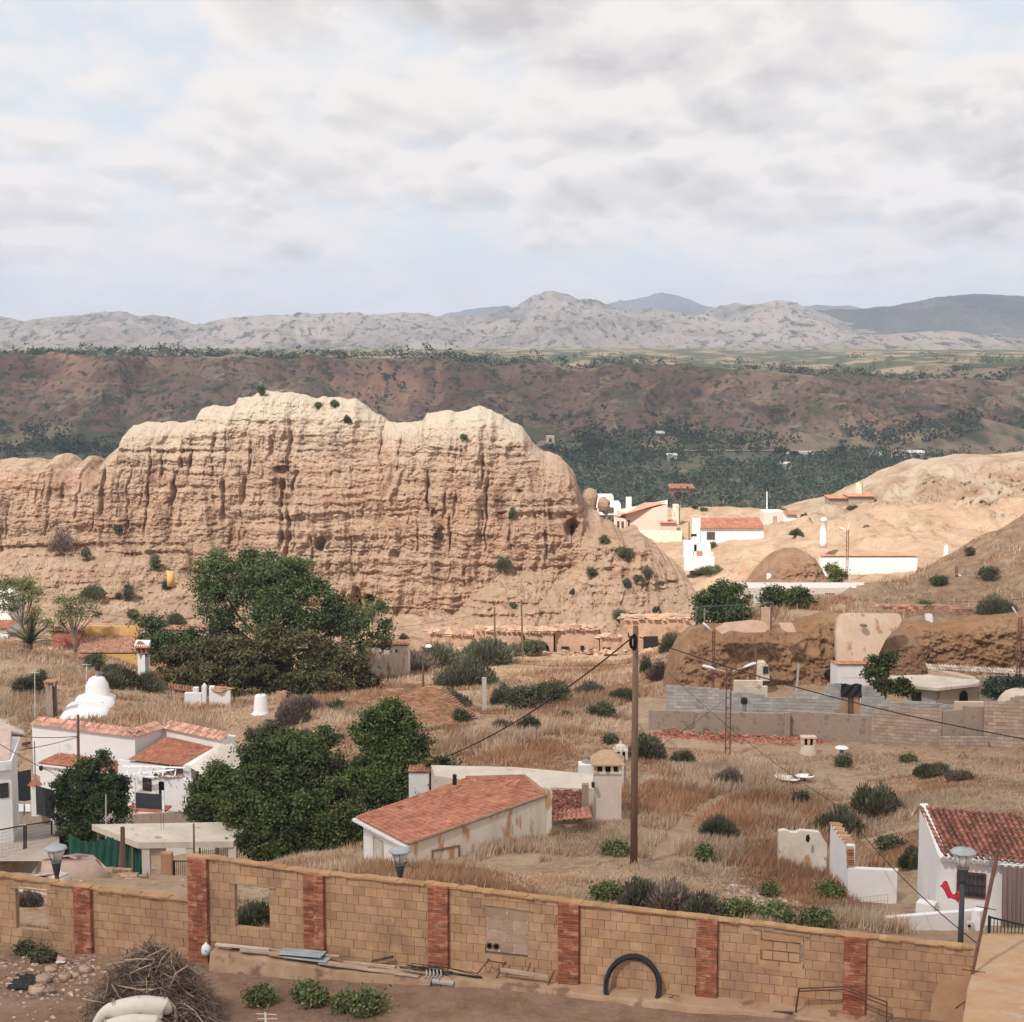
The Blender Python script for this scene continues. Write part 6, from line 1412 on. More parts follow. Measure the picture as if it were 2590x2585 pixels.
tree('overgrown_conifer', G(690, 134), None, [pb(450,1680,137,60,45,50), pb(560,1665,136,80,70,60), pb(660,1655,135,90,75,60), pb(760,1670,136,90,70,60), pb(850,1690,136,80,60,50), pb(920,1720,136,50,40,40), pb(520,1720,134,90,45,50), pb(660,1730,133,110,45,50), pb(800,1730,134,100,42,50)],
     'wide rounded olive brown conifer mass before the great dark tree', mat=F_HEDGE, nclump=1500, per=44, size=.17, crad=.36, trunk=.35, limbs=3, asp=3.2)
tree('cypress', G(225, 88), None, [pb(190,2080,88,55,75,50), pb(265,2070,88,62,85,55), pb(175,2010,88.5,48,65,45), pb(230,1990,88,48,65,45), pb(285,2010,88,42,60,40), pb(210,2130,87.5,62,45,50), pb(270,2130,87.5,60,45,50)] + [pb(x, y, 88, 9, h, 9) for x, y, h in ((218,1935,26),(262,1925,28),(272,1928,22),(195,1950,24),(170,1965,24),(290,1955,24),(310,1985,22),(240,1948,26),(155,1990,20))],
     'dense dark green cypress bush in front of the long white house', mat=F_FIR, nclump=1400, per=40, size=.10, crad=.20, trunk=.2, limbs=2, asp=2.4)
tree('garden_tree', G(985, 80), None, [pb(985,1830,82,62,60,50), pb(940,1850,82,45,55,45), pb(1035,1880,82,48,60,45), pb(985,1910,82,75,65,60), pb(1000,1960,81,80,55,60), pb(930,1960,81,60,60,50), pb(1110,1945,80,34,28,25), pb(1070,1985,80,50,32,35), pb(965,2010,80,55,45,45), pb(1140,1932,80,16,14,14)],
     'tall leafy green tree rising left of the tiled house roof', mat=F_MID, nclump=1500, per=46, size=.13, crad=.27, trunk=.24)
tree('garden_tree', G(735, 76), None, [pb(660,1930,79,62,60,50), pb(740,1900,79,55,50,45), pb(700,1990,78,95,75,65), pb(800,1960,78,80,85,60), pb(640,2060,77,75,75,55), pb(740,2080,76,100,90,65), pb(850,2050,77,80,90,60), pb(820,1880,80,35,40,30), pb(690,2140,75.5,105,50,60), pb(830,2130,76,90,60,55), pb(900,2090,77,50,50,40), pb(730,1860,80,22,28,20)],
     'broad dark leafy tree in the centre left standing right behind the block wall', mat=F_MID, nclump=2300, per=46, size=.13, crad=.27, trunk=.3)
tree('garden_tree', G(545, 84), None, [pb(520,2000,86,45,45,40), pb(560,1985,86,48,45,40), pb(600,2000,86,40,50,40), pb(510,2050,85,35,40,35), pb(570,2050,85,55,50,45), pb(545,1955,87,22,22,20)],
     'smaller leafy tree between the white house yard and the broad dark tree', mat=F_MID, nclump=700, per=46, size=.13, crad=.26, trunk=.15)
tree('feathery_tree', G(60, 158), None, [pb(30,1490,160,45,24,40), pb(75,1510,160,32,26,30), pb(20,1530,160,40,20,30), pb(85,1555,160,22,20,20), pb(50,1475,161,40,14,30)], 'feathery yellow green tree at the far left above the palm', mat=F_YEL, nclump=260, per=30, size=.15, crad=.4, trunk=.22, limbs=16)
tree('feathery_tree', G(190, 157), None, [pb(165,1530,158,30,28,30), pb(205,1520,158,28,18,26), pb(235,1552,158,22,20,20), pb(180,1560,158,42,26,34), pb(140,1580,158,28,20,24)], 'thin feathery tree between the palm and the yellow parapet', mat=F_YEL, nclump=150, per=30, size=.14, crad=.4, trunk=.18, limbs=16)
def palm():
    b = G(78, 146); c = P(75, 1628, 146); rt = thing('palm', b, 'palm with spiky arching fronds at the left on the mound', 'palm tree'); m1 = MB(); m1.tube([b, c], [.35, .3], 8); m1.build('trunk', BARK, rt)
    for k in range(34):
        a = rnd.uniform(0, 2*pi); el = rnd.uniform(.35, 1.45); L_ = rnd.uniform(3.0, 3.9); pts = []
        for i in range(9):
            t = i / 8; pts.append(c + Vector((cos(a) * L_ * t * cos(el), sin(a) * L_ * t * cos(el) * .8, L_ * t * sin(el) - .9 * t * t * L_ * .45 * cos(el))))
        m2 = MB(); m2.tube(pts, .025, 4)
        for i in range(1, 36):
            t = i / 36; f = t * 8; j = min(7, int(f)); p = pts[j].lerp(pts[j+1], f - j); d = (pts[j+1] - pts[j]).normalized(); sd = d.cross(Vector((0, 0, 1))).normalized()
            for s in (-1, 1):
                q = p + (sd * s * .8 + d * .7 + Vector((0, 0, -.15))) * (.42 * (1 - .5 * t)); m2.add([p - d*.03, p + d*.03, q], [[0, 1, 2]], rnd.uniform(.2, .8))
        m2.build('frond', M('palm frond', (0.055, 0.075, 0.035), (0.09, 0.11, 0.05), bump=0, tv=.6), rt)
palm()
# ============================================================ centre: the tiled house and its chimneys
def mid_house():
    A, B, C, E, Fp = P(897, 2071, 66.6), P(1031, 2135, 62.8), P(1386, 2014, 66.4), P(1326, 1966, 69.4), P(1178, 1970, 70.0)
    A.z = B.z = (A.z + B.z) / 2
    rt = thing('tiled_house', (B.x, B.y, -23), 'low cream house with a broad orange tiled roof in the middle of the picture', 'house')
    tiles('roof', A, B, Fp, C, 26, 26, TILE, rt)
    tiles('roof', C, E, Fp, E.lerp(Fp, .03), 10, 8, TILE, rt)
    dn = Vector((0, 0, -.12)); m1 = MB()
    a, b, c = A + Vector((.35, .25, 0)), B + Vector((-.05, .18, 0)), C + Vector((0, .1, 0))
    m1.prism([(a.x, a.y), (b.x, b.y), (b.x + .1, b.y + .3), (a.x + .1, a.y + .3)], -24, [a.z - .14, b.z - .14, b.z - .14, a.z - .14]); m1.build('gable_wall', WHT, rt)
    m1 = MB(); m1.prism([(b.x + .02, b.y - .02), (c.x, c.y - .02), (c.x, c.y + .3), (b.x, b.y + .3)], -24, [b.z - .04, c.z - .03, c.z - .03, b.z - .04]); m1.build('wall', CREAM, rt)
    m1 = MB(); m1.box(C + Vector((.05, .1, -.7)), (.22, .22, 1.9)); m1.lump(C + Vector((.05, .1, .28)), (.13, .13, .12), 10, .05); m1.build('corner_post', CREAM, rt)
    m1 = MB(); n = 26
    for i in range(n): p = A.lerp(B, (i + .5) / n); m1.box(p + Vector((.0, .03, -.10)), (.10, .3, .07), math.atan2((B-A).y, (B-A).x), t=.8)
    m1.box((A + B) / 2 + Vector((.03, .10, -.055)), ((B-A).length, .3, .03), math.atan2((B-A).y, (B-A).x)); m1.build('eave_dentils', WHT, rt)
    m1 = MB(); L_ = (C - B).length; d = (C - B) / L_
    m1.cyl(B + Vector((0, .1, .03)), C + Vector((0, .1, .05)), .075, n=8, t=.4); m1.cyl(C + Vector((0, 0, .05)), E + Vector((0, 0, .06)), .09, n=8, t=.5); m1.cyl(E + Vector((0, 0, .06)), Fp + Vector((0, 0, .06)), .08, n=8, t=.5); m1.build('ridge_tiles', M('weathered ridge', (0.30, 0.16, 0.10), (0.42, 0.28, 0.2), scale=5), rt)
    opening(rt, (a.x, a.y), (b.x, b.y), a.z - 1.75, a.z - .55, 'window', .25, .48, grille=False, frame=M('grey window frame', (0.42, 0.38, 0.32), bump=0), pane=M('closed shutter', (0.46, 0.42, 0.35), bump=0))
    t0, t1 = .165, .42; opening(rt, (b.x + .02, b.y - .02), (c.x, c.y - .02), b.z + .1 - 1.5, b.z + .02 - .45, 'window', .165, .36, grille=False, pane=CREAM, frame=M('brown frame', (0.2, 0.12, 0.09), bump=0))
    m1 = MB(); c_ = P(1150, 1985, 68.6); m1.cyl(c_, c_ + Vector((0, 0, .3)), .1, .1, 8); m1.lump(c_ + Vector((0, 0, .4)), (.12, .12, .1), 8); m1.build('roof_vent', IRON, rt)
mid_house(); exc(905, 1045, 63, 76); exc(1045, 1400, 66.6, 76)
def back_yard():
    rt = thing('courtyard_wall', P(1300, 1990, 77), 'pale low courtyard roof and wall behind the orange tiled house', 'wall')
    z = zof(1965, 75); m1 = MB(); q = [(1090, 1935), (1300, 1940), (1500, 1958), (1505, 1995), (1370, 1992), (1180, 1975), (1100, 1962)]
    pp = [(xof(x, y, z / tz(y)), z / tz(y)) for x, y in q]; m1.prism(pp, z - 2.2, z); m1.build('roof_terrace', SLAB, rt)
    m1 = MB(); m1.box(P(1482, 1950, 77) + Vector((0, 0, -.3)), (.75, .8, 1.4)); m1.build('white_block', WHT, rt)
    m1 = MB(); m1.lathe(P(1490, 1930, 77.2), [(.25, 0), (.4, .06), (.1, .22)], 12); m1.build('vent_cap', GALV, rt)
back_yard()
m1 = MB()
for k in range(420):
    u = rnd.random(); v = rnd.random(); x = 1400 + 76 * u; y = 2066 - 66 * v; p = P(x, y, 69 + 2.4 * v); m1.box(p, (.24, .10, .05), rnd.uniform(0, 3), rnd.random(), rnd.uniform(-.6, .6), rnd.uniform(-.6, .6))
tag(m1.build('stack_of_old_tiles', M('dark red old tile', (0.20, 0.075, 0.055), (0.30, 0.13, 0.10), tv=.6)), 'heap of dark red old tiles between the orange roof and the chimney tower', 'tile heap')
m1 = MB(); thick(m1, pl(1472, 2030, 69.5), pl(1489, 2030, 69.5), zof(2055, 69.5), zof(1985, 69.5), .3); tag(m1.build('grey_pillar', GREYR), 'short grey rendered pillar between the tile heap and the chimney tower', 'pillar')
tiles('fallen_tiles', P(1395, 2080, 66.6), P(1500, 2072, 66.6), P(1400, 2058, 68), P(1490, 2040, 69), 8, 3, TILE, None); tag(bpy.data.objects['fallen_tiles'], 'few orange tiles lying at the foot of the dark tile heap', 'tiles')
def tower():
    D = 70; zb, z1, z2, z3 = -24.5, zof(1958, D), zof(1936, D), zof(1904, D); x0, x1 = xof(1503, 2000, D), xof(1572, 2000, D); w = x1 - x0; cx_ = (x0 + x1) / 2
    rt = thing('chimney_tower', (cx_, D, zb), 'tall cream square chimney tower with a tiled hat right of the orange roof', 'chimney', 'cave house chimneys')
    m1 = MB(); m1.prism([(x0, D), (x1, D), (x1, D + w * .9), (x0, D + w * .9)], zb, z1); m1.build('shaft', M('pinkish cream render', (0.60, 0.50, 0.43), (0.68, 0.60, 0.53), scale=1.2, bump=.3, bs=5), rt)
    m1 = MB(); m1.prism([(x0 - .06, D - .06), (x1 + .06, D - .06), (x1 + .06, D + w), (x0 - .06, D + w)], z1 + .002, z1 + .08)
    for i in range(4): m1.box((x0 + .06 + (w - .12) * i / 3, D + .08, (z1 + z2) / 2 + .04), (.13, .13, z2 - z1 - .08), t=.7); m1.box((x0 + .06 + (w - .12) * i / 3, D + w * .85, (z1 + z2) / 2 + .04), (.13, .13, z2 - z1 - .08))
    for i in (1, 2): m1.box((x0 + .07, D + w * .3 * i, (z1 + z2) / 2 + .04), (.12, .12, z2 - z1 - .08))
    m1.build('vent_openings', CREAM, rt); m2 = MB(); m2.box((cx_, D + w * .45, (z1 + z2) / 2 + .04), (w * .72, w * .5, z2 - z1 - .1)); m2.build('flue', DARK, rt)
    a, b, c, d = (x0 - .14, D - .16), (x1 + .14, D - .16), (x1 + .14, D + w + .1), (x0 - .14, D + w + .1); t = (cx_, D + w * .45)
    m3 = MB(); m3.prism([a, b, c, d], z2, z2 + .07); m3.add([(*a, z2 + .072), (*b, z2 + .072), (*c, z2 + .072), (*d, z2 + .072), (t[0] - .3, t[1], z3), (t[0] + .2, t[1], z3)], [[0, 1, 5, 4], [1, 2, 5], [2, 3, 4, 5], [3, 0, 4]], .5)
    m3.build('tiled_hat', M('sandy roof mortar', (0.42, 0.27, 0.17), (0.52, 0.36, 0.25), scale=5, bump=.6, bs=9), rt)
    m4 = MB(); [m4.box(P(1500, 1985 + 0 * k, D - .3) + Vector((0, 0, 0)), (.14, .2, .22)) for k in (0,)]; m4.build('small_lamp', IRON, rt)
tower()
def smallcap(rt, b, k, D):
    m = MB(); c = P(1570, 1902, D)
    for s in (-1, 0, 1): m.box(c + Vector((s * .28, 0, -.12)), (.12, .5, .42))
    m.box(c + Vector((0, .1, .10)), (.72, .6, .08)); m.build('vent_frame', CREAM, rt); m = MB(); m.box(c + Vector((0, .12, -.1)), (.5, .3, .36)); m.build('flue', DARK, rt); m = MB(); m.lathe(c + Vector((0, .1, .14)), [(.36, 0), (.26, .18), (.08, .26), (.05, .44)], 10); m.build('dome', CREAM, rt)
conechim('cream_chimney', 1570, 1910, 1990, 78, [(10 * SQ, 1992), (10 * SQ, 1909)], CREAM, 'narrow cream chimney with two dark vents peeping over the chimney tower', smallcap, sq=True, z_on=False)
boxhouse('tiled_outhouse', 1034, 1085, 1985, 1955, 79, 2, 'little white outhouse with an orange roof behind the tall leafy tree', roof=TILE, rback=1930)

# ============================================================ right: white house with the mottled roof
def right_house():
    D = 53.0; zb = -20.2; zt = zof(2150, D); a, b = pl(2372, 2200, 52.6), pl(2640, 2200, 51.6); L0 = pl(2336, 2200, 58.5)
    rt = thing('white_house', (a[0], a[1], zb), 'white house with a mottled brown tile roof and curtained door at the right edge', 'house')
    zr = zof(2048, 55.8); m1 = MB(); thick(m1, a, b, zb, zt - .12, 3.2); m1.build('wall', WHT, rt)
    # left gable: runs back and up
    g = [pl(2322, 2200, 53.2), pl(2372, 2200, 52.6)]
    V = [P(2324, 2270, 53.6), P(2370, 2290, 52.55), P(2372, 2148, 52.55), P(2345, 2085, 56.5), P(2334, 2046, 59.0)]
    m1 = MB(); f0 = V[0]; m1.prism([(a[0] - .03, a[1] - .03), (a[0] + .25, a[1] - .03), (a[0] + .55, a[1] + 3.6), (a[0] + .27, a[1] + 3.6)], zb, [zt + .03, zt + .03, zr + .12, zr + .12]); m1.build('gable_wall', WHT, rt)
    tiles('roof', Vector((a[0] + .1, a[1] - .3, zt - .04)), Vector((b[0], b[1] - .3, zt - .04)), Vector((a[0] + .20, a[1] + 3.5, zr)), Vector((b[0] + .3, b[1] + 3.5, zr)), 17, 12, TILEO, rt, amp=.085)
    m1 = MB(); n = 17
    for i in range(n): p = Vector((*a, zt)).lerp(Vector((*b, zt)), (i + .5) / n); m1.cyl(p + Vector((0, -.31, -.06)), p + Vector((0, 0, -.04)), .10, .10, 10, t=.8)
    m1.build('eave_tiles', WHT, rt)
    w = 2640 - 2372; opening(rt, a, b, zof(2266, 52.4), zof(2203, 52.4), 'window', (2421 - 2372) / w, (2496 - 2372) / w, frame=M('dark brown window frame', (0.12, 0.05, 0.035), bump=0), pane=GLASS, proud=.03)
    # curtain
    V = []; n = 60; x0, x1 = xof(2530, 2250, 51.7), xof(2640, 2250, 51.3)
    for i in range(n):
        for j in range(14):
            t = j / 13; x = x0 + (x1 - x0) * i / (n - 1) + .05 * t * t + .03*sin(i*.2)*t; V.append((x, 51.55 - .4 * i / n + .05 * sin(i * .95) * (0.4 + .6 * t), zof(2190, 51.6) + (zof(2352, 51.6) - zof(2190, 51.6)) * t))
    mk('door_curtain', V, grid_faces(n, 14), M('mauve striped curtain', (0.20, 0.145, 0.135), (0.27, 0.20, 0.19), stretch=(6, .1, .1), scale=2, bump=0), rt)
    m1 = MB(); m1.cyl((x0 - .1, 51.62, zof(2186, 51.6)), (x1, 51.3, zof(2186, 51.6)), .02, n=6)
    for k in range(6): m1.box((x0 + .12 + k * .24, 51.57 - .05*k, zof(2189, 51.6)), (.12, .02, .07), t=.8)
    m1.build('curtain_rail', WHT, rt)
    m2 = MB(); c = P(2508, 2165, 51.8); m2.tube([P(2480, 2160, 52.3), P(2500, 2163, 51.9), P(2508, 2172, 51.8), P(2507, 2188, 51.8)], .02, 5); m2.box(P(2507, 2183, 51.8), (.1, .12, .18)); m2.build('cable_clamp', GALV, rt)
    m3 = MB(); thick(m3, pl(2316, 2300, 52.3), pl(2362, 2300, 52.0), zb - .5, zof(2286, 52.2), .5); m3.build('white_step', WHT, rt)
right_house(); exc(2316, 2700, 48, 61)
def low_walls():
    rt = thing('garden_wall', P(2250, 2390, 49), 'low white garden wall with a meter box before the white house at the right', 'wall'); m1 = MB()
    a, b, c = pl(2246, 2330, 49.0), pl(2470, 2330, 50.2), pl(2490, 2330, 48.5); zb = -19.4
    thick(m1, a, b, zb, zof(2322, 49), .22, zt1=zof(2303, 50.2)); thick(m1, (b[0] - .02, b[1] - .03), (c[0] + .0, b[1] - .3), zb, zof(2298, 50), .3); m1.build('wall', WHT, rt)
    m2 = MB(); m2.box(P(2452, 2350, 49.75), (.2, .1, .5)); m2.build('meter_box', M('grey meter box', (0.5, 0.48, 0.45), bump=0), rt); m2 = MB(); m2.cyl(P(2452, 2342, 49.70), P(2452, 2342, 49.6), .05, n=12); m2.build('meter_dial', DARK, rt)
low_walls()
railing('iron_gate', pl(2501, 2350, 48.6), pl(2600, 2350, 47.8), -19.0, zof(2325, 48.4), 'black barred gate under the mauve curtain at the right edge', n=11)
m1 = MB(); c = P(2400, 2258, 49.8)
for k, (dx, dz, dx2, dz2) in enumerate(((-.2, .15, .0, -.05), (.0, -.05, .25, -.18))): pass
V = []; n = 14
for i in range(n):
    t = i / (n - 1); ctr = c + Vector((-.30 + .62 * t, 0, .26 - .52 * t + .1 * sin(t * 9))); w = .05 + .12 * abs(sin(t * 5.2))
    for j in range(5): V.append(ctr + Vector((.02*j, .03 * sin(i + j * 2), (j / 4 - .5) * w * 2)))
tag(mk('red_cloth', [tuple(v) for v in V], grid_faces(n, 5), M('red cloth', (0.55, 0.03, 0.06), (0.62, 0.06, 0.09), bump=0)), 'small red cloth fluttering beside the tall street lantern', 'cloth')
def ruins():
    rt = thing('ruined_wall', P(2100, 2320, 58), 'white ruined wall stepping down to a square freshly whitewashed end', 'ruined wall')
    m1 = MB(); a, b = pl(2098, 2200, 60.5), pl(2143, 2200, 57.0); d = pl(2143, 2200, 55.3)
    n = 12; top = ptop(ztops((2098, 60.5), (2143, 57.0), [(2098, 2085), (2104, 2088), (2118, 2110), (2143, 2140)]))
    q = []
    for i in range(n):
        t0, t1 = i / n, (i + 1) / n; p = (a[0] + (b[0]-a[0])*t0, a[1] + (b[1]-a[1])*t0); r = (a[0] + (b[0]-a[0])*t1, a[1] + (b[1]-a[1])*t1)
        m1.prism([p, r, (r[0] + .3, r[1] + .1), (p[0] + .3, p[1] + .1)], -23.5, [top(t0), top(t1), top(t1), top(t0)])
    m1.build('standing_wall', WHT, rt)
    m2 = MB(); e, f = pl(2144, 2250, 56.2), pl(2268, 2250, 55.6); thick(m2, e, f, -22.2, zof(2201, 56), .28, zt1=zof(2203, 55.6)); m2.build('end_wall', WHT, rt)
    m3 = MB(); rz = 1.2
    for i in range(9): p = P(2150 + .2*i, 2146 + 6 * i, 56.4); m3.box(p, (.24, .3, .05), 0, rnd.random())
    for i in range(7): t = i / 7; m3.box(Vector((a[0] + (b[0]-a[0])*t + .17, a[1] + (b[1]-a[1])*t, top(t) + .02)), (.26, .4, .07), 1.3, rnd.random())
    m3.build('broken_brick_edge', ADOBE, rt)
    rt2 = thing('ruined_wall', P(1975, 2180, 61.5), 'low broken white wall with stained plaster left of the stepping one', 'ruined wall')
    m4 = MB(); jb = MB(); A, B = pl(1970, 2130, 62), pl(2092, 2130, 61.0); prof = ptop(ztops((1970, 62), (2092, 61), [(1970, 2103), (1985, 2100), (2000, 2106), (2014, 2107), (2024, 2101), (2060, 2104), (2075, 2106), (2080, 2118), (2092, 2135)]))
    n = 24
    for i in range(n):
        t0, t1 = i / n, (i + 1) / n; p = (A[0] + (B[0]-A[0])*t0, A[1] + (B[1]-A[1])*t0); r = (A[0] + (B[0]-A[0])*t1, A[1] + (B[1]-A[1])*t1); m4.prism([p, r, (r[0], r[1] + .3), (p[0], p[1] + .3)], -23.4, [prof(t0), prof(t1), prof(t1), prof(t0)])
    m4.build('wall', M('stained white plaster', (0.58, 0.47, 0.36), (0.72, 0.67, 0.60), scale=.8, bump=.4, bs=4, col3=(0.42, 0.27, 0.16), s3=1.5, a3=.40), rt2)
    m5 = MB(); m5.lump(P(2043, 2121, 60.9), (.09, .06, .16), 8); m5.build('hole', DARK, rt2)
ruins()
def wirefence():
    rt = thing('wire_fence', P(2190, 2330, 51), 'sagging wire mesh fence on thin posts behind the wall, right of centre', 'fence'); tops = [(1768,2232,2330),(1858,2218,2300),(2077,2290,2352),(2141,2275,2358),(2245,2262,2365)]
    pts = [(P(x, y0, 51.5), P(x, y1, 51.5)) for x, y0, y1 in tops]
    for a, b in pts: m = MB(); m.cyl(a, b + Vector((0, 0, -.4)), .022, n=5); m.build('post', M('grey post', (0.4, 0.38, 0.36), bump=0), rt)
    m = MB()
    for (a, b), (c, d) in ((pts[3], pts[4]), (pts[2], pts[3])):
        for k in range(8): m.cyl(a.lerp(b, k / 7), c.lerp(d, k / 7), .005, n=3)
        for k in range(1, 12): m.cyl(a.lerp(c, k / 12), b.lerp(d, k / 12), .005, n=3)
    m.build('mesh', M('grey wire', None), rt)
wirefence()

# satellite dishes on the mound
def dish(px, py, wpx, hpx, label, tilt):
    D = hitD(px, py + 14, 60); c = P(px, py, D); r = wpx * D / F / 2; rt = thing('satellite_dish', c - Vector((0, 0, .5)), label, 'satellite dish', 'satellite dishes on the mound')
    Mx = Matrix.Rotation(tilt, 3, 'Y'); prof = [(0, -.10), (.5, -.075), (1, 0), (1.0, .02), (.5, -.05), (.02, -.08)]; V = []; n = 28
    for rr, z in prof:
        for k in range(n): V.append(c + Mx @ Vector((rr * r * cos(2*pi*k/n), rr * r * sin(2*pi*k/n) * .8, z)))
    o_ = mk('dish', [tuple(v) for v in V], [[i*n+k, i*n+(k+1) % n, (i+1)*n+(k+1) % n, (i+1)*n+k] for i in range(5) for k in range(n)], M('white dish', (0.74, 0.72, 0.70), bump=0, rough=.5), rt, smooth=True)
    m = MB(); m.cyl(c - Vector((0, 0, .08)), c - Vector((0, 0, .75)), .05, n=6); m.cyl(c - Vector((.25, 0, .3)), c - Vector((-.1, 0, .7)), .03, n=5); m.build('stand', STEEL, rt)
dish(1990, 1967, 68, 14, 'left white satellite dish lying flat on the grassy mound', .10)
dish(2036, 1962, 50, 11, 'right smaller white satellite dish on the grassy mound', 0)
def ccap(rt, b, k, D):
    m = MB(); c = P(1882, 1793, D); m.cyl(c - Vector((0, 0, .3)), c + Vector((0, 0, .35)), .16, .16, 10); m.build('flue', GALV, rt); m = MB(); m.lathe(c + Vector((0, 0, .32)), [(.15, 0), (.22, .05), (.22, .35), (.18, .40)], 10); m.build('cowl', IRON, rt)
conechim('cream_chimney', 1882, 1803, 1855, 92, [(24, 1857), (22, 1840), (19.5, 1815), (18, 1808), (14, 1803), (3, 1801)], CREAM, 'stout round cream chimney with a metal flue before the brown retaining wall', ccap)
def vcap(rt, b, k, D):
    m = MB(); c = P(2044, 1873, D)
    for s in (-.34, 0, .34): m.box(c + Vector((s, 0, -.02)), (.16, .5, .42))
    m.box(c + Vector((0, 0, .23)), (.92, .62, .09)); m.build('vent_frame', M('pink cream render', (0.56, 0.40, 0.30)), rt); m = MB(); m.box(c + Vector((0, .14, -.02)), (.6, .2, .4)); m.build('flue', DARK, rt)
conechim('cream_chimney', 2044, 1882, 1908, 86, [(26, 1910), (20, 1896), (17, 1883), (14, 1882)], M('pinkish limewash', (0.56, 0.43, 0.33), (0.64, 0.53, 0.44)), 'squat pinkish chimney with two dark vents on the grassy mound', vcap)
def mcap(rt, b, k, D):
    m = MB(); c = P(2129, 1892, D); m.lathe(c, [(.42, 0), (.3, .1), (.05, .16)], 14); m.build('metal_hood', LAMPW, rt)
conechim('metal_flue', 2129, 1897, 1915, 85, [(6, 1918), (6, 1893)], GALV, 'small grey metal flue with a flat hood on the grassy mound', mcap)

# ============================================================ the walled compound
def compound():
    # back wall of grey blocks
    def seg(nm, mat, jm, xa, Da, xb, Db, pts, pyb, label, bl=.5, bh=.22, grp='compound walls', parts=None):
        a, b = pl(xa, 1780, Da), pl(xb, 1780, Db); m1, jb = MB(), MB(); z0 = zof(pyb, (Da + Db) / 2) - .5
        blocks(m1, jb, a, b, z0, ptop(ztops((xa, Da), (xb, Db), pts)), bl, bh, .2, .018); rt = thing(nm, (a[0], a[1], z0), label, 'wall', grp); o_ = m1.build('blocks', mat, rt); jb.build('mortar', jm, rt); return rt
    seg('grey_block_wall', GREYW, GREYJ, 1684, 103, 2128, 101.5, [(1684,1733),(1800,1741),(1925,1757),(1941,1764),(2011,1766),(2012,1752),(2060,1752),(2086,1752),(2087,1730),(2128,1729)], 1812, 'long grey concrete block wall left of the compound door')
    seg('grey_block_wall', GREYW, GREYJ, 2178, 101.2, 2420, 100.5, [(2178,1736),(2211,1737),(2212,1750),(2225,1751),(2226,1762),(2240,1763),(2252,1776),(2287,1779),(2288,1773),(2350,1777),(2416,1785),(2420,1786)], 1820, 'grey concrete block wall stepping down right of the compound door')
    rt = thing('compound_door', P(2153, 1806, 101.3), 'plank door under a black sheet in the grey compound wall', 'door'); a, b = pl(2129, 1770, 101.3), pl(2177, 1770, 101.2)
    m = MB(); 
    for i in range(6): t0 = i / 6; m.box(Vector((a[0] + (b[0]-a[0])*(t0+.083), a[1] + .05, (zof(1762, 101.3) + zof(1808, 101.3)) / 2)), ((b[0]-a[0]) / 6 - .02, .05, zof(1762, 101.3) - zof(1808, 101.3)), t=(.8, .7, .1, .15, .75, .8)[i])
    m.build('planks', M('varnished door plank', (0.26, 0.15, 0.08), (0.36, 0.22, 0.13), tv=.7, bump=0), rt); V = []; n = 16
    for i in range(n):
        for j in range(8): V.append((a[0] - .1 + (b[0]-a[0]+.15) * i / (n-1), a[1] - .1 - .05 * sin(i + j), zof(1730, 101.2) + (zof(1764, 101.2) - zof(1730, 101.2)) * j / 7 + .04 * sin(i * .7)))
    mk('black_sheet', V, grid_faces(n, 8), M('black plastic', None), rt)
    # front retaining wall: rendered, then beige blocks
    a, b = pl(1640, 1820, 98.5), pl(1985, 1830, 97.5); rt = thing('retaining_wall', (a[0], a[1], -27), 'long brown rendered retaining wall below the grey block wall', 'wall', 'compound walls')
    m = MB(); thick(m, a, b, -27, zof(1797, 98.5), .3, zt1=zof(1806, 97.5)); c = pl(2205, 1850, 96.0); thick(m, (b[0], b[1] - .02), c, -27, zof(1798, 97.5), .3, zt1=zof(1812, 96)); m.build('render', GREYR, rt)
    m = MB()
    for x in (1765, 1990, 2103): p = P(x, 1830, 97.2); m.box((p.x, p.y - .08, (-27 + zof(1799, 97.5)) / 2), (.35, .25, zof(1799, 97.5) + 27 + (.0 if x != 1990 else .05)))
    m.build('buttress', GREYR, rt)
    seg('beige_block_wall', CMU, M('beige joint', (0.24, 0.19, 0.155), bump=0), 2205, 95.9, 2384, 94.6, [(2205,1797),(2268,1800),(2272,1788),(2384,1795)], 1915, 'tall beige block wall section in the middle of the compound front')
    a, b = pl(2384, 1850, 94.5), pl(2490, 1840, 94.5); rt = thing('rendered_wall', (a[0], a[1], -26.5), 'brown rendered wall section between the two beige block walls', 'wall', 'compound walls'); m = MB()
    thick(m, a, ((a[0]+b[0])/2, a[1]), -26.5, zof(1800, 94.5), .3, zt1=zof(1795, 94.5)); thick(m, ((a[0]+b[0])/2 + .01, a[1] - .01), b, -26.5, zof(1788, 94.5), .3); m.build('render', GREYR, rt)
    m = MB(); jb = MB(); blocks(m, jb, pl(2375, 1880, 93.8), pl(2500, 1870, 93.8), -26, lambda t: zof(1864, 93.8), .5, .22, .2, .02); m.build('foot_blocks', CMU, rt)
    seg('beige_block_wall', CMU, M('beige joint', None), 2490, 94.3, 2640, 93.5, [(2490,1775),(2555,1776),(2556,1761),(2640,1762)], 1880, 'beige block wall at the right edge of the compound front')
    m = MB(); thick(m, pl(2416, 1800, 98), pl(2489, 1790, 98), -25.5, zof(1776, 98), .3); tag(m.build('low_wall', PEACH), 'short peach coloured wall stub behind the brown rendered wall', 'wall', 'compound walls')
    # rubble of red brick at the wall foot
    m = MB()
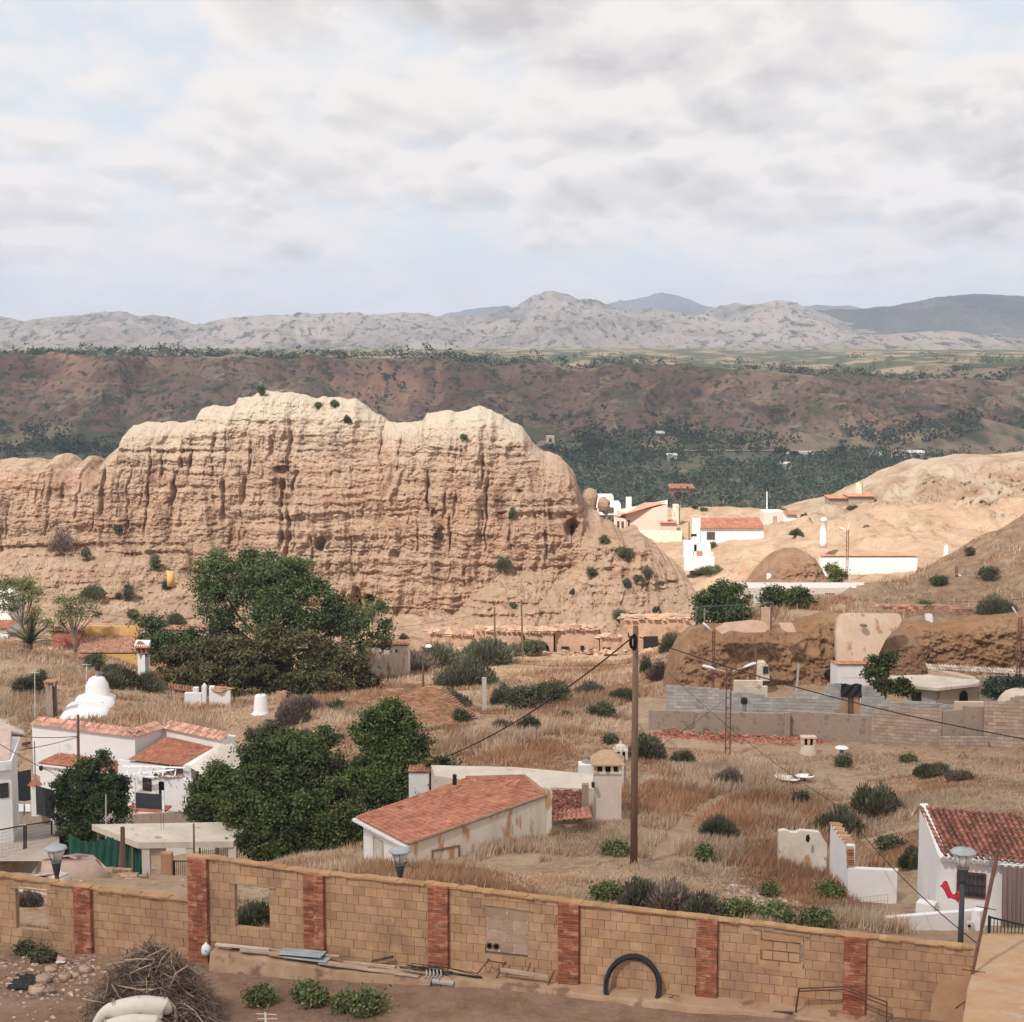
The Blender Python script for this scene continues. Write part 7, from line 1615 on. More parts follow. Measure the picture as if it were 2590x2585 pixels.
    for k in range(750):
        x = rnd.uniform(1650, 2100); g = rnd.gauss(0, 1); base = np.interp(x, [1650, 1720, 1760, 1850, 1930, 2000, 2060, 2100], [1845, 1838, 1842, 1848, 1856, 1848, 1846, 1862]); y = base - abs(g) * np.interp(x, [1650, 1700, 1800, 1900, 2000, 2080, 2100], [2, 12, 14, 8, 12, 6, 2]); D = 97.1 - abs(rnd.gauss(0, .5)); p = P(x, 1840, D); p.z = gz(p.x, D) + max(0, .5 - (97.1 - D)) * rnd.random() * np.interp(x, [1650, 1700, 1800, 1900, 2000, 2080, 2100], [.1, 1, 1.1, .6, 1, .4, .1])
        m.box(p, (.25, .12, .09), rnd.uniform(0, 3), rnd.random(), rnd.uniform(-.5, .5), rnd.uniform(-.4, .4))
    tag(m.build('brick_rubble', REDB), kind='stuff')
compound(); exc(1640, 2700, 93, 119)
def flat_house():
    rt = thing('flat_house', P(2330, 1776, 106), 'low grey flat roofed house with an arched opening inside the compound', 'house')
    z = zof(1722, 106.5); m = MB(); q = [(2292, 1733, 0), (2372, 1741, 0), (2475, 1729, 0), (2478, 1720, 0), (2346, 1706, 0), (2243, 1708, 0)]
    pp = [(xof(x, y, z / tz(y)), z / tz(y)) for x, y, _ in q]; m.prism(pp, z - .18, z); m.build('roof_slab', SLAB, rt)
    D = z / tz(1733) + .3; a, b, c = pl(2296, 1760, D), pl(2374, 1760, D - .6), pl(2478, 1750, D + .8); m = MB(); thick(m, a, b, -26.5, z - .19, .3); m.build('front_wall', GREYW, rt)
    m = MB(); thick(m, (b[0] + .02, b[1] - .25), (c[0], c[1]), -26.5, z - .0 - .19, .4); m.build('side_wall', GREYR, rt)
    opening(rt, a, b, -26.2, zof(1748, D), 'door', .12, .45, grille=True, frame=M('brown frame', (0.2, 0.12, 0.09), bump=0), pane=DARK)
    # arch
    u = Vector((c[0] - b[0], c[1] - b[1] + .25, 0)).normalized(); n = Vector((u.y, -u.x, 0)); m = MB(); cc = P(2437, 1762, D + .1); ctr = Vector((b[0], b[1] - .25, 0)) + u * ((cc.x - b[0]) / u.x); V = [];
    w = .38; pts = [(-w, -1.2), (-w, 0)] + [(-w * cos(t), w * 1.1 * sin(t)) for t in np.linspace(.25, pi - .25, 9)] + [(w, 0), (w, -1.2)]
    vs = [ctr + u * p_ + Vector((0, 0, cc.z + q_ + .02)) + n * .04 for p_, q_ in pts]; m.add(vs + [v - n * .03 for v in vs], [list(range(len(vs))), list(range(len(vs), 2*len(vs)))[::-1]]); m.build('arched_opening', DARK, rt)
flat_house()
def cornice_house():
    rt = thing('buff_house', P(2480, 1720, 112), 'low buff wall with a tile cornice running to the right edge under the orange bank', 'house')
    a, b, c = pl(2346, 1720, 113.5), pl(2478, 1740, 110.5), pl(2650, 1740, 111); zt = zof(1690, 113.5); m = MB(); thick(m, a, b, -26, zt, .8, zt1=zof(1722, 110.5)); m.build('wall', M('buff wall', (0.48, 0.34, 0.24), (0.56, 0.44, 0.34)), rt)
    m = MB(); thick(m, (b[0], b[1]), c, -26, zof(1714, 110.5), .8); m.build('wall', GREYR, rt)
    tiles('cornice_tiles', Vector((a[0], a[1] - .15, zof(1693, 113.5))), Vector((c[0], c[1] - .15, zof(1712, 110.8))), Vector((a[0], a[1] + .8, zof(1690, 113.5) + .15)), Vector((c[0], c[1] + .8, zof(1710, 110.8) + .15)), 38, 2, M('pale worn tile', (0.45, 0.34, 0.26), (0.56, 0.46, 0.38), tv=.5), rt)
cornice_house()
boxhouse('white_shed', 2117, 2212, 1745, 1683, 113, 2.5, 'plain white shed wall with a strip of orange tiles below the pale plaster patch', roof=ORO, rback=1674, nc=14)
def dome():
    b = P(2580, 1776, 97); m = MB(); m.lathe((b.x, b.y, b.z - .8), [(1.5, 0), (1.42, .7), (1.25, 1.1), (.95, 1.42), (.55, 1.6), (.1, 1.68)], 24); tag(m.build('plaster_dome', M('pinkish limewash', None), smooth=True), 'smooth pale plaster dome above the block wall at the right edge', 'dome', 'cave house chimneys')
dome()

# ============================================================ cut banks of orange earth
def b_bank(nt, v):
    c = rgbmix(nt, nz(nt, v, 0.5, 9, 0.7, 0.38, 0.62, stretch=(.6, .6, 1.3)), (0.36, 0.20, 0.11), (0.46, 0.28, 0.165))
    c = rgbmix(nt, nz(nt, v, 2.2, 8, 0.7, 0.54, 0.64), c, (0.26, 0.12, 0.065))
    c = rgbmix(nt, nz(nt, v, 0.35, 6, 0.6, 0.56, 0.66), c, (0.46, 0.30, 0.185))
    return c, nz(nt, v, 2.4, 9, 0.75)
MBK = land_mat('orange earth bank', b_bank, bump=1.0, bdist=.35)
def b_bank2(nt, v):
    c = rgbmix(nt, nz(nt, v, 0.6, 9, 0.7, 0.40, 0.62, stretch=(.4, .4, 1.5)), (0.30, 0.165, 0.10), (0.40, 0.25, 0.16))
    c = rgbmix(nt, nz(nt, v, 2.0, 8, 0.7, 0.55, 0.66), c, (0.19, 0.105, 0.07)); return c, nz(nt, v, 2.4, 9, 0.75)
MBK2 = land_mat('brown earth bank', b_bank2, bump=1.0, bdist=.35)
def bankmesh(nm, top, bot, D, mat, lean=2.2, step=2.5, amp=.55, beds=.0, Dfun=None, kind='structure', back=4.0):
    xs = np.arange(top[0][0], top[-1][0] + .1, step); V = []; m_ = 70
    for x in xs:
        yt = float(np.interp(x, [q[0] for q in top], [q[1] for q in top])); yb = float(np.interp(x, [q[0] for q in bot], [q[1] for q in bot])); D0 = Dfun(x) if Dfun else D
        b = P(x, yb, D0); t = P(x, yt, D0 + lean); X = xof(x, (yt + yb) / 2, D0 + lean / 2)
        for j in range(m_ + 8):
            s = min(1, j / m_)
            if j <= m_: D_ = D0 + lean * s ** 1.3 + (0.9 * max(0, s - .85) / .15 if s > .85 else 0); z = b.z - .8 + (t.z - b.z + .8) * s
            else: D_ = D0 + lean + .9 + back * (j - m_) / 8; z = t.z - .04 * (j - m_) + 0
            V.append((X, D_, z))
    V = np.array(V); k = m_ + 8; S_ = np.tile(np.minimum(1, np.arange(k) / m_), len(xs)); e = np.clip((1.02 - S_) * 7, 0.1, 1)
    d = amp * (fbm(V[:, 0] / 3.2, V[:, 2] / 2.6, 1, 4) * .6 + .8 * fbm(V[:, 0] / .9, V[:, 2] / .7, 5, 5, .7) + .5 * (ridged(V[:, 0] / 1.8, V[:, 2] / 7, 3, 2) - .4)) + beds * perlin(.5, V[:, 2] / .45, V[:, 0] / 8)
    V[:, 1] -= d * e
    if lean > 20: V[:, 2] += e * (1.7 * (ridged(V[:, 0] / 8, V[:, 1] / 22, 3, 4) - .7))
    o_ = mk(nm, V, grid_faces(len(xs), k)[:, ::-1], mat, smooth=True); return tag(o_, kind=kind)
bankmesh('earth_bank', [(1690,1765),(1700,1710),(1712,1665),(1732,1628),(1762,1600),(1810,1592),(1900,1594),(1960,1596),(2010,1592),(2060,1578),(2116,1560),(2130,1556)], [(1690,1790),(1800,1785),(2130,1770)], 116, MBK, amp=.45, Dfun=lambda x: float(np.interp(x, [1690, 1720, 1780, 2130], [118.5, 116.5, 116.5, 117])))
bankmesh('earth_bank', [(2200,1610),(2245,1612),(2270,1588),(2300,1582),(2330,1584),(2400,1588),(2475,1580),(2500,1572),(2600,1560),(2700,1552)], [(2200,1740),(2360,1730),(2700,1720)], 118.5, MBK)
bankmesh('earth_mound', [(2222,1690),(2236,1650),(2252,1625),(2275,1607),(2300,1604),(2325,1612),(2340,1628),(2350,1655),(2353,1700)], [(2222,1740),(2353,1740)], 116.0, MBK2, lean=2.5, amp=.35)
bankmesh('earth_mound', [(1925,1490),(1945,1462),(1968,1436),(1995,1415),(2025,1404),(2060,1403),(2080,1416),(2095,1440),(2112,1488)], [(1925,1500),(2112,1500)], 160, MBK2, lean=6, amp=.6, beds=.5, back=8)
# plaster patch on the bank
def plaster(nm, pts, D, mat, label, lean=.02, th=.12):
    m = MB(); z0 = max(p[1] for p in pts); vs = [P(x, y, D + (z0 - y) * lean) for x, y in pts]; n = len(vs); bk = [v + Vector((0, th + .6, -.05)) for v in vs]
    m.add(vs + bk, [list(range(n))[::-1], list(range(n, 2*n))] + [[i, (i+1) % n, n + (i+1) % n, n + i] for i in range(n)]); return tag(m.build(nm, mat), label, 'plaster')
plaster('plastered_bank', [(2117,1684),(2115,1600),(2119,1570),(2128,1555),(2150,1552),(2275,1554),(2281,1570),(2270,1588),(2255,1600),(2240,1618),(2225,1650),(2215,1684)], 115.2, M('peeling peach plaster', (0.52, 0.37, 0.27), (0.62, 0.48, 0.36), scale=.7, bump=.4, bs=3, col3=(0.38, 0.22, 0.13), s3=1.6, a3=.40, stretch=(1, 1, .45)), 'large pale plastered face with a dark round stain on the orange bank', .014)
m = MB(); p = P(2184, 1582, 116.1); m.lathe((0, 0, 0), [(.30, 0), (.02, .03)], 16); o = m.build('stain', M('dark stain', (0.28, 0.21, 0.165), bump=0)); o.rotation_euler = (pi/2, 0, 0); o.parent = bpy.data.objects['plastered_bank']; o.location = p + Vector((0, -.05, 0))
plaster('plaster_lining', [(1812,1592),(1826,1604),(1850,1594),(1880,1600),(1935,1599),(1947,1585),(1930,1573),(1905,1570),(1870,1574),(1835,1577)], 115.9, M('pink scraped render', (0.47, 0.30, 0.20), (0.56, 0.40, 0.29), bump=.5), 'pinkish scraped plaster lip along the top of the orange bank', .02)
plaster('plaster_lining', [(1972,1580),(1978,1577),(2005,1577),(2010,1588),(2014,1599),(1990,1598),(1976,1590)], 116.0, M('pink scraped render', None), 'small square plaster patch at the top of the orange bank', .02)
def cavewin():
    rt = thing('cave_window', P(1932, 1720, 114.6), 'small barred window in a cream surround set into the orange bank', 'window'); m = MB(); vs = [P(x, y, 114.8) for x, y in ((1915,1722),(1918,1690),(1925,1681),(1938,1679),(1945,1686),(1947,1722))]; n = 6; bk = [v + Vector((0, 1.6, 0)) for v in vs]
    m.add(vs + bk, [list(range(n)), list(range(n, 2*n))[::-1]] + [[i, (i+1) % n, n+(i+1) % n, n+i] for i in range(n)]); m.build('surround', CREAM, rt); opening(rt, pl(1915, 1700, 114.78), pl(1947, 1700, 114.78), zof(1704, 114.8), zof(1685, 114.8), 'window', .45, .90, grille=True, frame=GALV, pane=GLASS)
cavewin()
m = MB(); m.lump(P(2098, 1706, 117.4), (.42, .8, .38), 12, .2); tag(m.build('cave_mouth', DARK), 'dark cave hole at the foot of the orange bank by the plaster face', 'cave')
conechim('brick_chimney', 1938, 1537, 1580, 120, [(11 * SQ, 1590), (10.5 * SQ, 1541), (12 * SQ, 1540), (12 * SQ, 1537)], M('pink scraped render', None), 'square pinkish chimney between the two dark trees above the orange bank', sq=True, z_on=False)
m = MB(); m.box(P(1892 + 0, 1745, 104), (1.9, .3, 1.3)); m.box(P(1912, 1752, 103.9), (1.5, .3, .9)); tag(m.build('broken_white_wall', M('stained white plaster', None)), 'broken white plaster wall behind the grey block wall, under the barred window', 'wall')

# ============================================================ above the bank
boxhouse('white_building', 1868, 2206, 1545, 1487, 137, 3, 'long low whitewashed building behind the grey concrete pole', mat=M('pinkish white wall', (0.60, 0.52, 0.46), (0.68, 0.61, 0.55)), openings=(('door', 2086, 2110, 1500, 1543), ('door', 1892, 1902, 1505, 1540)))
m, jb = MB(), MB(); blocks(m, jb, pl(2204, 1560, 126), pl(2465, 1560, 126), -23.2, ptop(ztops((2204, 126), (2465, 126), [(2204,1535),(2215,1528),(2300,1528),(2400,1532),(2462,1535)])), .42, .2, .4, .03, .6); o = m.build('stone_wall', M('pinkish rubble stone', (0.40, 0.20, 0.14), (0.50, 0.30, 0.22), tv=.5, bump=.6)); jb.build('mortar_core', MORT, o); tag(o, 'low wall of pinkish rubble stone at the foot of the brown hill', 'wall')
conechim('white_box_chimney', 2350, 1553, 1572, 121, [(9 * SQ, 1574), (8 * SQ, 1556), (9 * SQ, 1553)], WHT, 'small white box chimney below the pinkish stone wall', sq=True)
railing('chain_fence', pl(1760, 1580, 122), pl(1955, 1560, 124), zof(1582, 123), zof(1530, 123), 'thin wire fence in front of the two dark trees above the orange bank', False, 'fence', n=9, mat=M('grey wire', None))
post(1782, 1538, 1590, 119.5, .08, 'short lamp post at the left corner of the thin wire fence', GALV)
lattice(2418, 1432, 1540, 142, 4, 'thin lamp post on the brown hill at the right', [(2418,1452,2425,1455)])
def pbt(px, py, D, rx, ry, rd=None): return pb(px, py, D, rx, ry, rd)
tree('fig_tree', G(1835, 128), None, [pbt(1800,1520,127,40,34), pbt(1850,1510,127,42,34), pbt(1790,1555,126,34,28), pbt(1850,1550,126,45,32), pbt(1885,1560,126,22,22), pbt(1828,1490,127.5,25,16)], 'left of two dark leafy trees above the orange bank', mat=F_DARK, nclump=520, per=40, size=.17, crad=.30, trunk=.2)
tree('fig_tree', G(1990, 130), None, [pbt(1945,1530,128,24,36), pbt(1985,1530,128,32,30), pbt(2025,1530,128,34,36), pbt(1960,1500,128,20,18), pbt(2040,1545,127,22,22), pbt(2010,1505,128,26,18)], 'right of two dark leafy trees above the orange bank', mat=F_DARK, nclump=460, per=40, size=.17, crad=.30, trunk=.2)
tree('fig_tree', P(2235, 1770, 103), None, [pbt(2225,1685,104,28,26), pbt(2252,1670,104,24,20), pbt(2205,1705,104,18,16), pbt(2270,1735,103.5,34,20), pbt(2230,1740,103.5,28,22), pbt(2292,1750,103.5,20,18), pbt(2200,1665,104,8,8)], 'open branched fig tree inside the compound', mat=F_MID, nclump=260, per=26, size=.16, crad=.22, trunk=.12, limbs=16)
tree('olive_tree', P(2520, 1775, 103), None, [pbt(2510,1745,103,22,28), pbt(2540,1740,103,26,26), pbt(2575,1740,103,30,24)], 'grey green bushy tree beside the plaster dome', mat=F_OLIVE, nclump=300, per=40, size=.13, crad=.25, trunk=.1)
tree('small_tree', P(2112, 1480, 172), None, [pbt(2105,1440,172,14,14), pbt(2120,1455,172,16,14), pbt(2108,1465,172,14,12)], 'small bright green tree in front of the long white wall', mat=F_YEL, nclump=110, per=34, size=.2, crad=.35, trunk=.1)
boxhouse('long_white_wall', 2077, 2319, 1465, 1409, 188, 1.5, 'long white wall with a thin red coping below the sandy hill', roof=ORO, rback=1405, over=3)

# ============================================================ sunlit hill: houses far right
def peach():
    rt = thing('peach_house', P(1640, 1345, 255), 'peach rendered house with a sloping orange roof on the sunny plain', 'house'); D = 255; m = MB()
    a, b, c, d = (xof(1584, 1320, D), D), (xof(1688, 1320, D - 3), D - 3), (xof(1688, 1320, D + 5), D + 5), (xof(1560, 1320, D + 5), D + 5)
    m.prism([a, b, c, d], zof(1365, D), [zof(1298, D), zof(1272, D), zof(1272, D) , zof(1298, D)]); m.build('wall', PEACH, rt)
    tiles('roof', P(1551, 1309, 257), P(1583, 1300, 253.5), P(1630, 1272, 261), P(1690, 1270, 252.5), 14, 12, ORO, rt); 
    m = MB(); m.prism([pl(1553, 1320, 256), pl(1584, 1320, 254.8), pl(1584, 1320, 258), pl(1553, 1320, 259)], zof(1365, D), zof(1309, 256)); m.build('wall', PEACH, rt)
    for x0, x1 in ((1561,1565),(1572,1576)): opening(rt, pl(1553, 1320, 255.95), pl(1584, 1320, 254.75), zof(1335, 255), zof(1319, 255), 'window', (x0-1553)/31, (x1-1553)/31 + .06, grille=False)
    opening(rt, a, b, zof(1331, D), zof(1315, D), 'window', .04, .09, grille=False)
    m = MB(); m.box(P(1590, 1280, 262), (.9, .9, 3)); m.build('chimney', WHT, rt)
    m = MB(); thick(m, pl(1584, 1350, 250), pl(1725, 1350, 249), zof(1375, 250), zof(1342, 250), .4, zt1=zof(1343, 249)); m.build('yard_wall', M('pale peach render', (0.66, 0.55, 0.46)), rt)
peach()
boxhouse('peach_annex', 1671, 1711, 1345, 1324, 251, 3, 'small peach annex with its own orange roof beside the peach house', mat=PEACH, roof=ORO, rback=1316)
conechim('cream_chimney', 1710, 1276, 1311, 268, [(8 * SQ, 1313), (7.5 * SQ, 1280), (8.5 * SQ, 1279), (7 * SQ, 1275)], CREAM, 'stout cream chimney standing in the dry field right of the peach house', sq=True, z_on=False)
_wt = boxhouse('white_tiled_house', 1772, 1931, 1385, 1336, 236, 6, 'white house with a long red tiled roof on the sunny hill', roof=TILE, rback=1311, openings=(('window', 1787, 1808, 1345, 1365),), nc=40)
m = MB(); m.prism([pl(1750, 1360, 238), pl(1771.5, 1360, 235.9), pl(1771.5, 1360, 242), pl(1752, 1360, 243)], zof(1390, 236), [zof(1310, 238), zof(1334, 236), zof(1310, 242), zof(1310, 243)]); m.build('gable_wall', WHT, _wt)
def fronthouse():
    rt = thing('white_cave_house', P(1765, 1415, 215), 'small white cave house with a chimney below the long red roofed house', 'house'); D = 215
    for (x0, x1, y0, y1, nm) in ((1728, 1806, 1408, 1428, 'front_wall'), (1754, 1796, 1376, 1410, 'wall'), (1750, 1761, 1356, 1382, 'chimney'), (1730, 1752, 1370, 1402, 'side_wall')):
        m = MB(); a, b = P(x0, y1, D), P(x1, y0, D + (0 if nm != 'front_wall' else -1)); m.box(((a.x+b.x)/2, D + (.8 if nm == 'side_wall' else 0) - (1 if nm == 'front_wall' else 0), (a.z+b.z)/2 - .3), (b.x - a.x, 1.2, b.z - a.z + .6)); m.build(nm, WHT, rt)
    m = MB(); a = P(1767, 1410, D - .7); m.box(P(1769, 1402, D - .7), (.8, .1, .9)); m.build('door', TILE, rt); m = MB(); m.box(P(1755, 1354, D), (.7, .9, .3)); m.build('chimney_cap', DARK, rt)
    for x in (1747, 1798): m = MB(); m.box(P(x, 1401, D - .9), (.6, .5, .4)); m.build('small_vent', WHT, rt)
fronthouse()
post(1743, 1320, 1405, 222, .10, 'thin dark pole beside the small white cave house')
boxhouse('ruined_shed', 1931, 1982, 1330, 1295, 262, 4, 'pale roofless shed with a dark doorway on the sunny plain', mat=M('pinkish white wall', None), openings=(('door', 1955, 1964, 1306, 1324),))
boxhouse('white_house', 1990, 2034, 1330, 1303, 255, 4, 'white house with a dusty roof edge left of the orange roofed grey one', roof=TILEF, rback=1292)
boxhouse('grey_house', 2098, 2146, 1285, 1262, 252, 4, 'lower left part of a grey walled house with orange tiles on the hill', mat=GREYR, roof=ORO, rback=1253)
boxhouse('grey_house', 2146, 2211, 1285, 1257, 251.5, 4, 'higher right part of a grey walled house with orange tiles on the hill', mat=GREYR, roof=ORO, rback=1249)
conechim('cream_chimney', 2173, 1223, 1252, 255, [(6.5 * SQ, 1252), (6 * SQ, 1228), (7.5 * SQ, 1227), (6 * SQ, 1222)], CREAM, 'cream chimney above the orange tiled grey house on the hill', sq=True, z_on=False)
conechim('white_chimney', 2083, 1308, 1366, 205, [(10, 1370), (9, 1345), (7.5, 1318), (9, 1317), (8, 1312), (2, 1308)], WHT, 'tall white round chimney at the left foot of the sandy hill', z_on=False)
conechim('white_chimney', 2393, 1378, 1412, 192, [(8, 1416), (6, 1395), (5.5, 1384), (2, 1378)], WHT, 'small white chimney peeping over the brown hill slope', z_on=False)
conechim('white_chimney', 1945, 1451, 1488, 165, [(5.5 * SQ, 1490), (5 * SQ, 1456), (6 * SQ, 1455), (5 * SQ, 1451)], WHT, 'slim white chimney left of the brown rounded mound', sq=True, z_on=False)
post(1940, 1243, 1280, 300, .12, 'thin white lamp post far on the plain edge', LAMPW)
def b_sand(nt, v):
    c = rgbmix(nt, nz(nt, v, 0.3, 9, 0.7, 0.40, 0.60, stretch=(.5, .5, 1.6)), (0.42, 0.27, 0.17), (0.56, 0.44, 0.32))
    c = rgbmix(nt, nz(nt, v, 1.1, 8, 0.75, 0.54, 0.64), c, (0.34, 0.20, 0.13)); c = rgbmix(nt, nz(nt, v, 0.12, 6, 0.6, 0.50, 0.60), c, (0.58, 0.47, 0.35)); return c, nz(nt, v, 1.2, 10, 0.78)
MSD = land_mat('sandy rock', b_sand, bump=1.0, bdist=.8)
bankmesh('sandy_hill', [(2060,1300),(2120,1283),(2200,1268),(2260,1240),(2330,1208),(2400,1180),(2430,1172),(2470,1176),(2510,1168),(2550,1157),(2580,1157),(2640,1162),(2750,1150)], [(2060,1372),(2120,1400),(2200,1412),(2320,1420),(2750,1420)], 222, MSD, lean=34, step=2.5, amp=1.3, beds=.35, back=14)
m = MB()
# ============================================================ ruins of caves at the foot of the rock
def caves():
    def fac(name, x0, x1, y0, y1, D, label, holes=(), mat=None, ledge_=True):
        D = min(face_D(x, y1 - 8) for x in (x0, (x0 + x1) / 2, x1)) - .8
        rt = thing(name, P((x0+x1)/2, y1, D), label, 'cave house', 'ruined cave fronts at the foot of the rock'); a, b = pl(x0, (y0+y1)/2, D), pl(x1, (y0+y1)/2, D); n = 14; m = MB()
        tp = ptop([(i / n, zof(y0, D) - rnd.uniform(0, .22)) for i in range(n + 1)])
        for i in range(n): t0, t1 = i/n, (i+1)/n; p = (a[0]+(b[0]-a[0])*t0, D + .04*sin(i)); q = (a[0]+(b[0]-a[0])*t1, D + .04*sin(i+1)); m.prism([p, q, (q[0], D+4.5), (p[0], D+4.5)], zof(y1, D) - 1.5, [tp(t0), tp(t1), tp(t1), tp(t0)])
        m.build('front', mat or M('weathered cave front', (0.40, 0.25, 0.17), (0.50, 0.345, 0.24), scale=.6, bump=.7, bs=2.5, dist=.12, col3=(0.32, 0.18, 0.12), s3=.9, a3=.42), rt)
        if ledge_: m = MB(); [m.box(((a[0]+(b[0]-a[0])*(i+.5)/9), D - .15, tp((i+.5)/9) + .1), (abs(b[0]-a[0])/9 * rnd.uniform(.4, 1.0), .4, .13), 0, rnd.random(), rnd.uniform(-.1, .1)) for i in range(9)]; m.build('cornice', M('weathered cave front', None), rt)
        m = MB()
        for i in range(24): r_ = rnd.uniform(.2, .7); m.lump((rnd.uniform(a[0], b[0]), D - rnd.uniform(.2, 1.6), zof(y1, D) + rnd.uniform(-.4, .3)), (r_ * 1.3, r_, r_ * .7), 9, .45, rnd.random())
        for i in range(12): r_ = rnd.uniform(.3, .8); m.lump((rnd.uniform(a[0], b[0]), D + .6, zof(y0, D) + .05), (r_ * 1.6, r_, r_ * .45), 9, .45, rnd.random())
        m.build('fallen_earth', M('weathered cave front', None), rt)
        for (hx0, hx1, hy0, hy1, arch) in holes:
            p, q = P(hx0, hy1, D - .25), P(hx1, hy0, D - .25); c = (p + q) / 2; w = (q.x - p.x) / 2; h = (q.z - p.z) / 2; m = MB()
            pts = [(-w, -h), (w, -h)] + ([(w * cos(t), h - w + w * sin(t)) for t in np.linspace(0.15, pi - .15, 8)] if arch else [(w, h), (-w, h)])
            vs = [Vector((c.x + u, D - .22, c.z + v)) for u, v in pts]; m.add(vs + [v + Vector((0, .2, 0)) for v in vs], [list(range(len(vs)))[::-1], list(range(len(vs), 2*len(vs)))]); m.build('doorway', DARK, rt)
    fac('ruined_cave_house', 1085, 1140, 1600, 1642, 188, 'broken reddish cave front farthest left at the rock foot')
    fac('ruined_cave_house', 1140, 1198, 1606, 1646, 188, 'crumbled stone cave front at the rock foot')
    fac('ruined_cave_house', 1200, 1318, 1596, 1644, 188, 'long ochre cave front with a small square window behind the left brown pole', ((1270,1281,1626,1635,0),(1254,1260,1622,1640,0)))
    fac('ruined_cave_house', 1328, 1400, 1598, 1656, 188, 'cave front with a dark arched doorway behind the right brown pole', ((1360,1388,1624,1656,1),))
    fac('ruined_cave_house', 1404, 1515, 1592, 1650, 188, 'pale plastered ruin of a cave front in the middle of the row', ((1420,1440,1636,1648,0),(1468,1478,1634,1645,0)))
    fac('ruined_cave_house', 1518, 1572, 1612, 1652, 188, 'rounded ruin with a small dark window low in the wall', ((1525,1544,1638,1649,0),))
    fac('ruined_cave_house', 1575, 1745, 1566, 1650, 188, 'tall ochre cave front with a barred dark opening right of the main pole', ((1627,1664,1610,1641,0),))
    D = face_D(905, 1525) - .1; rt = thing('cave_door', P(905, 1536, D), 'closed arched door of a cave high above the dark trees', 'door'); m = MB(); c = P(905, 1515, D); w, h = .55, 1.15
    pts = [(-w, -h), (w, -h)] + [(w * cos(t), h - w + w * sin(t)) for t in np.linspace(0.1, pi - .1, 9)]; vs = [Vector((c.x + u, D - .35, c.z + v)) for u, v in pts]; m.add(vs + [v + Vector((0, .3, 0)) for v in vs], [list(range(len(vs)))[::-1], list(range(len(vs), 2*len(vs)))]); m.build('leaf', M('brown door wood', (0.24, 0.13, 0.075), bump=0), rt)
    m = MB(); m.tube([Vector((c.x + u * 1.15, D - .35, c.z + v * 1.06)) for u, v in [pts[0]] + pts[:1:-1] + [pts[1]]], .10, 6); m.build('surround', M('weathered cave front', None), rt)
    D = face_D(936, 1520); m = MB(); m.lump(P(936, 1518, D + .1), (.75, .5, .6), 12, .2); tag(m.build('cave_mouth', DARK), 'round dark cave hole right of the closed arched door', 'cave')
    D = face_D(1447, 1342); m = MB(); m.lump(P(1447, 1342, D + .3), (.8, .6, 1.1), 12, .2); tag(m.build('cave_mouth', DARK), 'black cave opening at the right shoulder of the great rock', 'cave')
caves()
def adobe_ruin():
    m, jb = MB(), MB(); D0 = 109; a, b = pl(958, 1800, D0 + 1), pl(1205, 1800, D0 - 2)
    top = ptop(ztops((958, D0 + 1), (1205, D0 - 2), [(958,1790),(966,1762),(975,1745),(1018,1744),(1035,1757),(1058,1752),(1068,1738),(1110,1738),(1125,1745),(1140,1762),(1160,1785),(1185,1800),(1205,1825)]))
    blocks(m, jb, a, b, zof(1850, D0) - .8, top, .32, .13, .5, .02, .5); o = m.build('adobe_ruin', ADOBE); jb.build('mud_core', MORT, o); tag(o, 'eroded adobe wall ruin with two humps behind the leafy tree', 'ruined wall')
adobe_ruin(); exc(950, 1210, 105, 112)
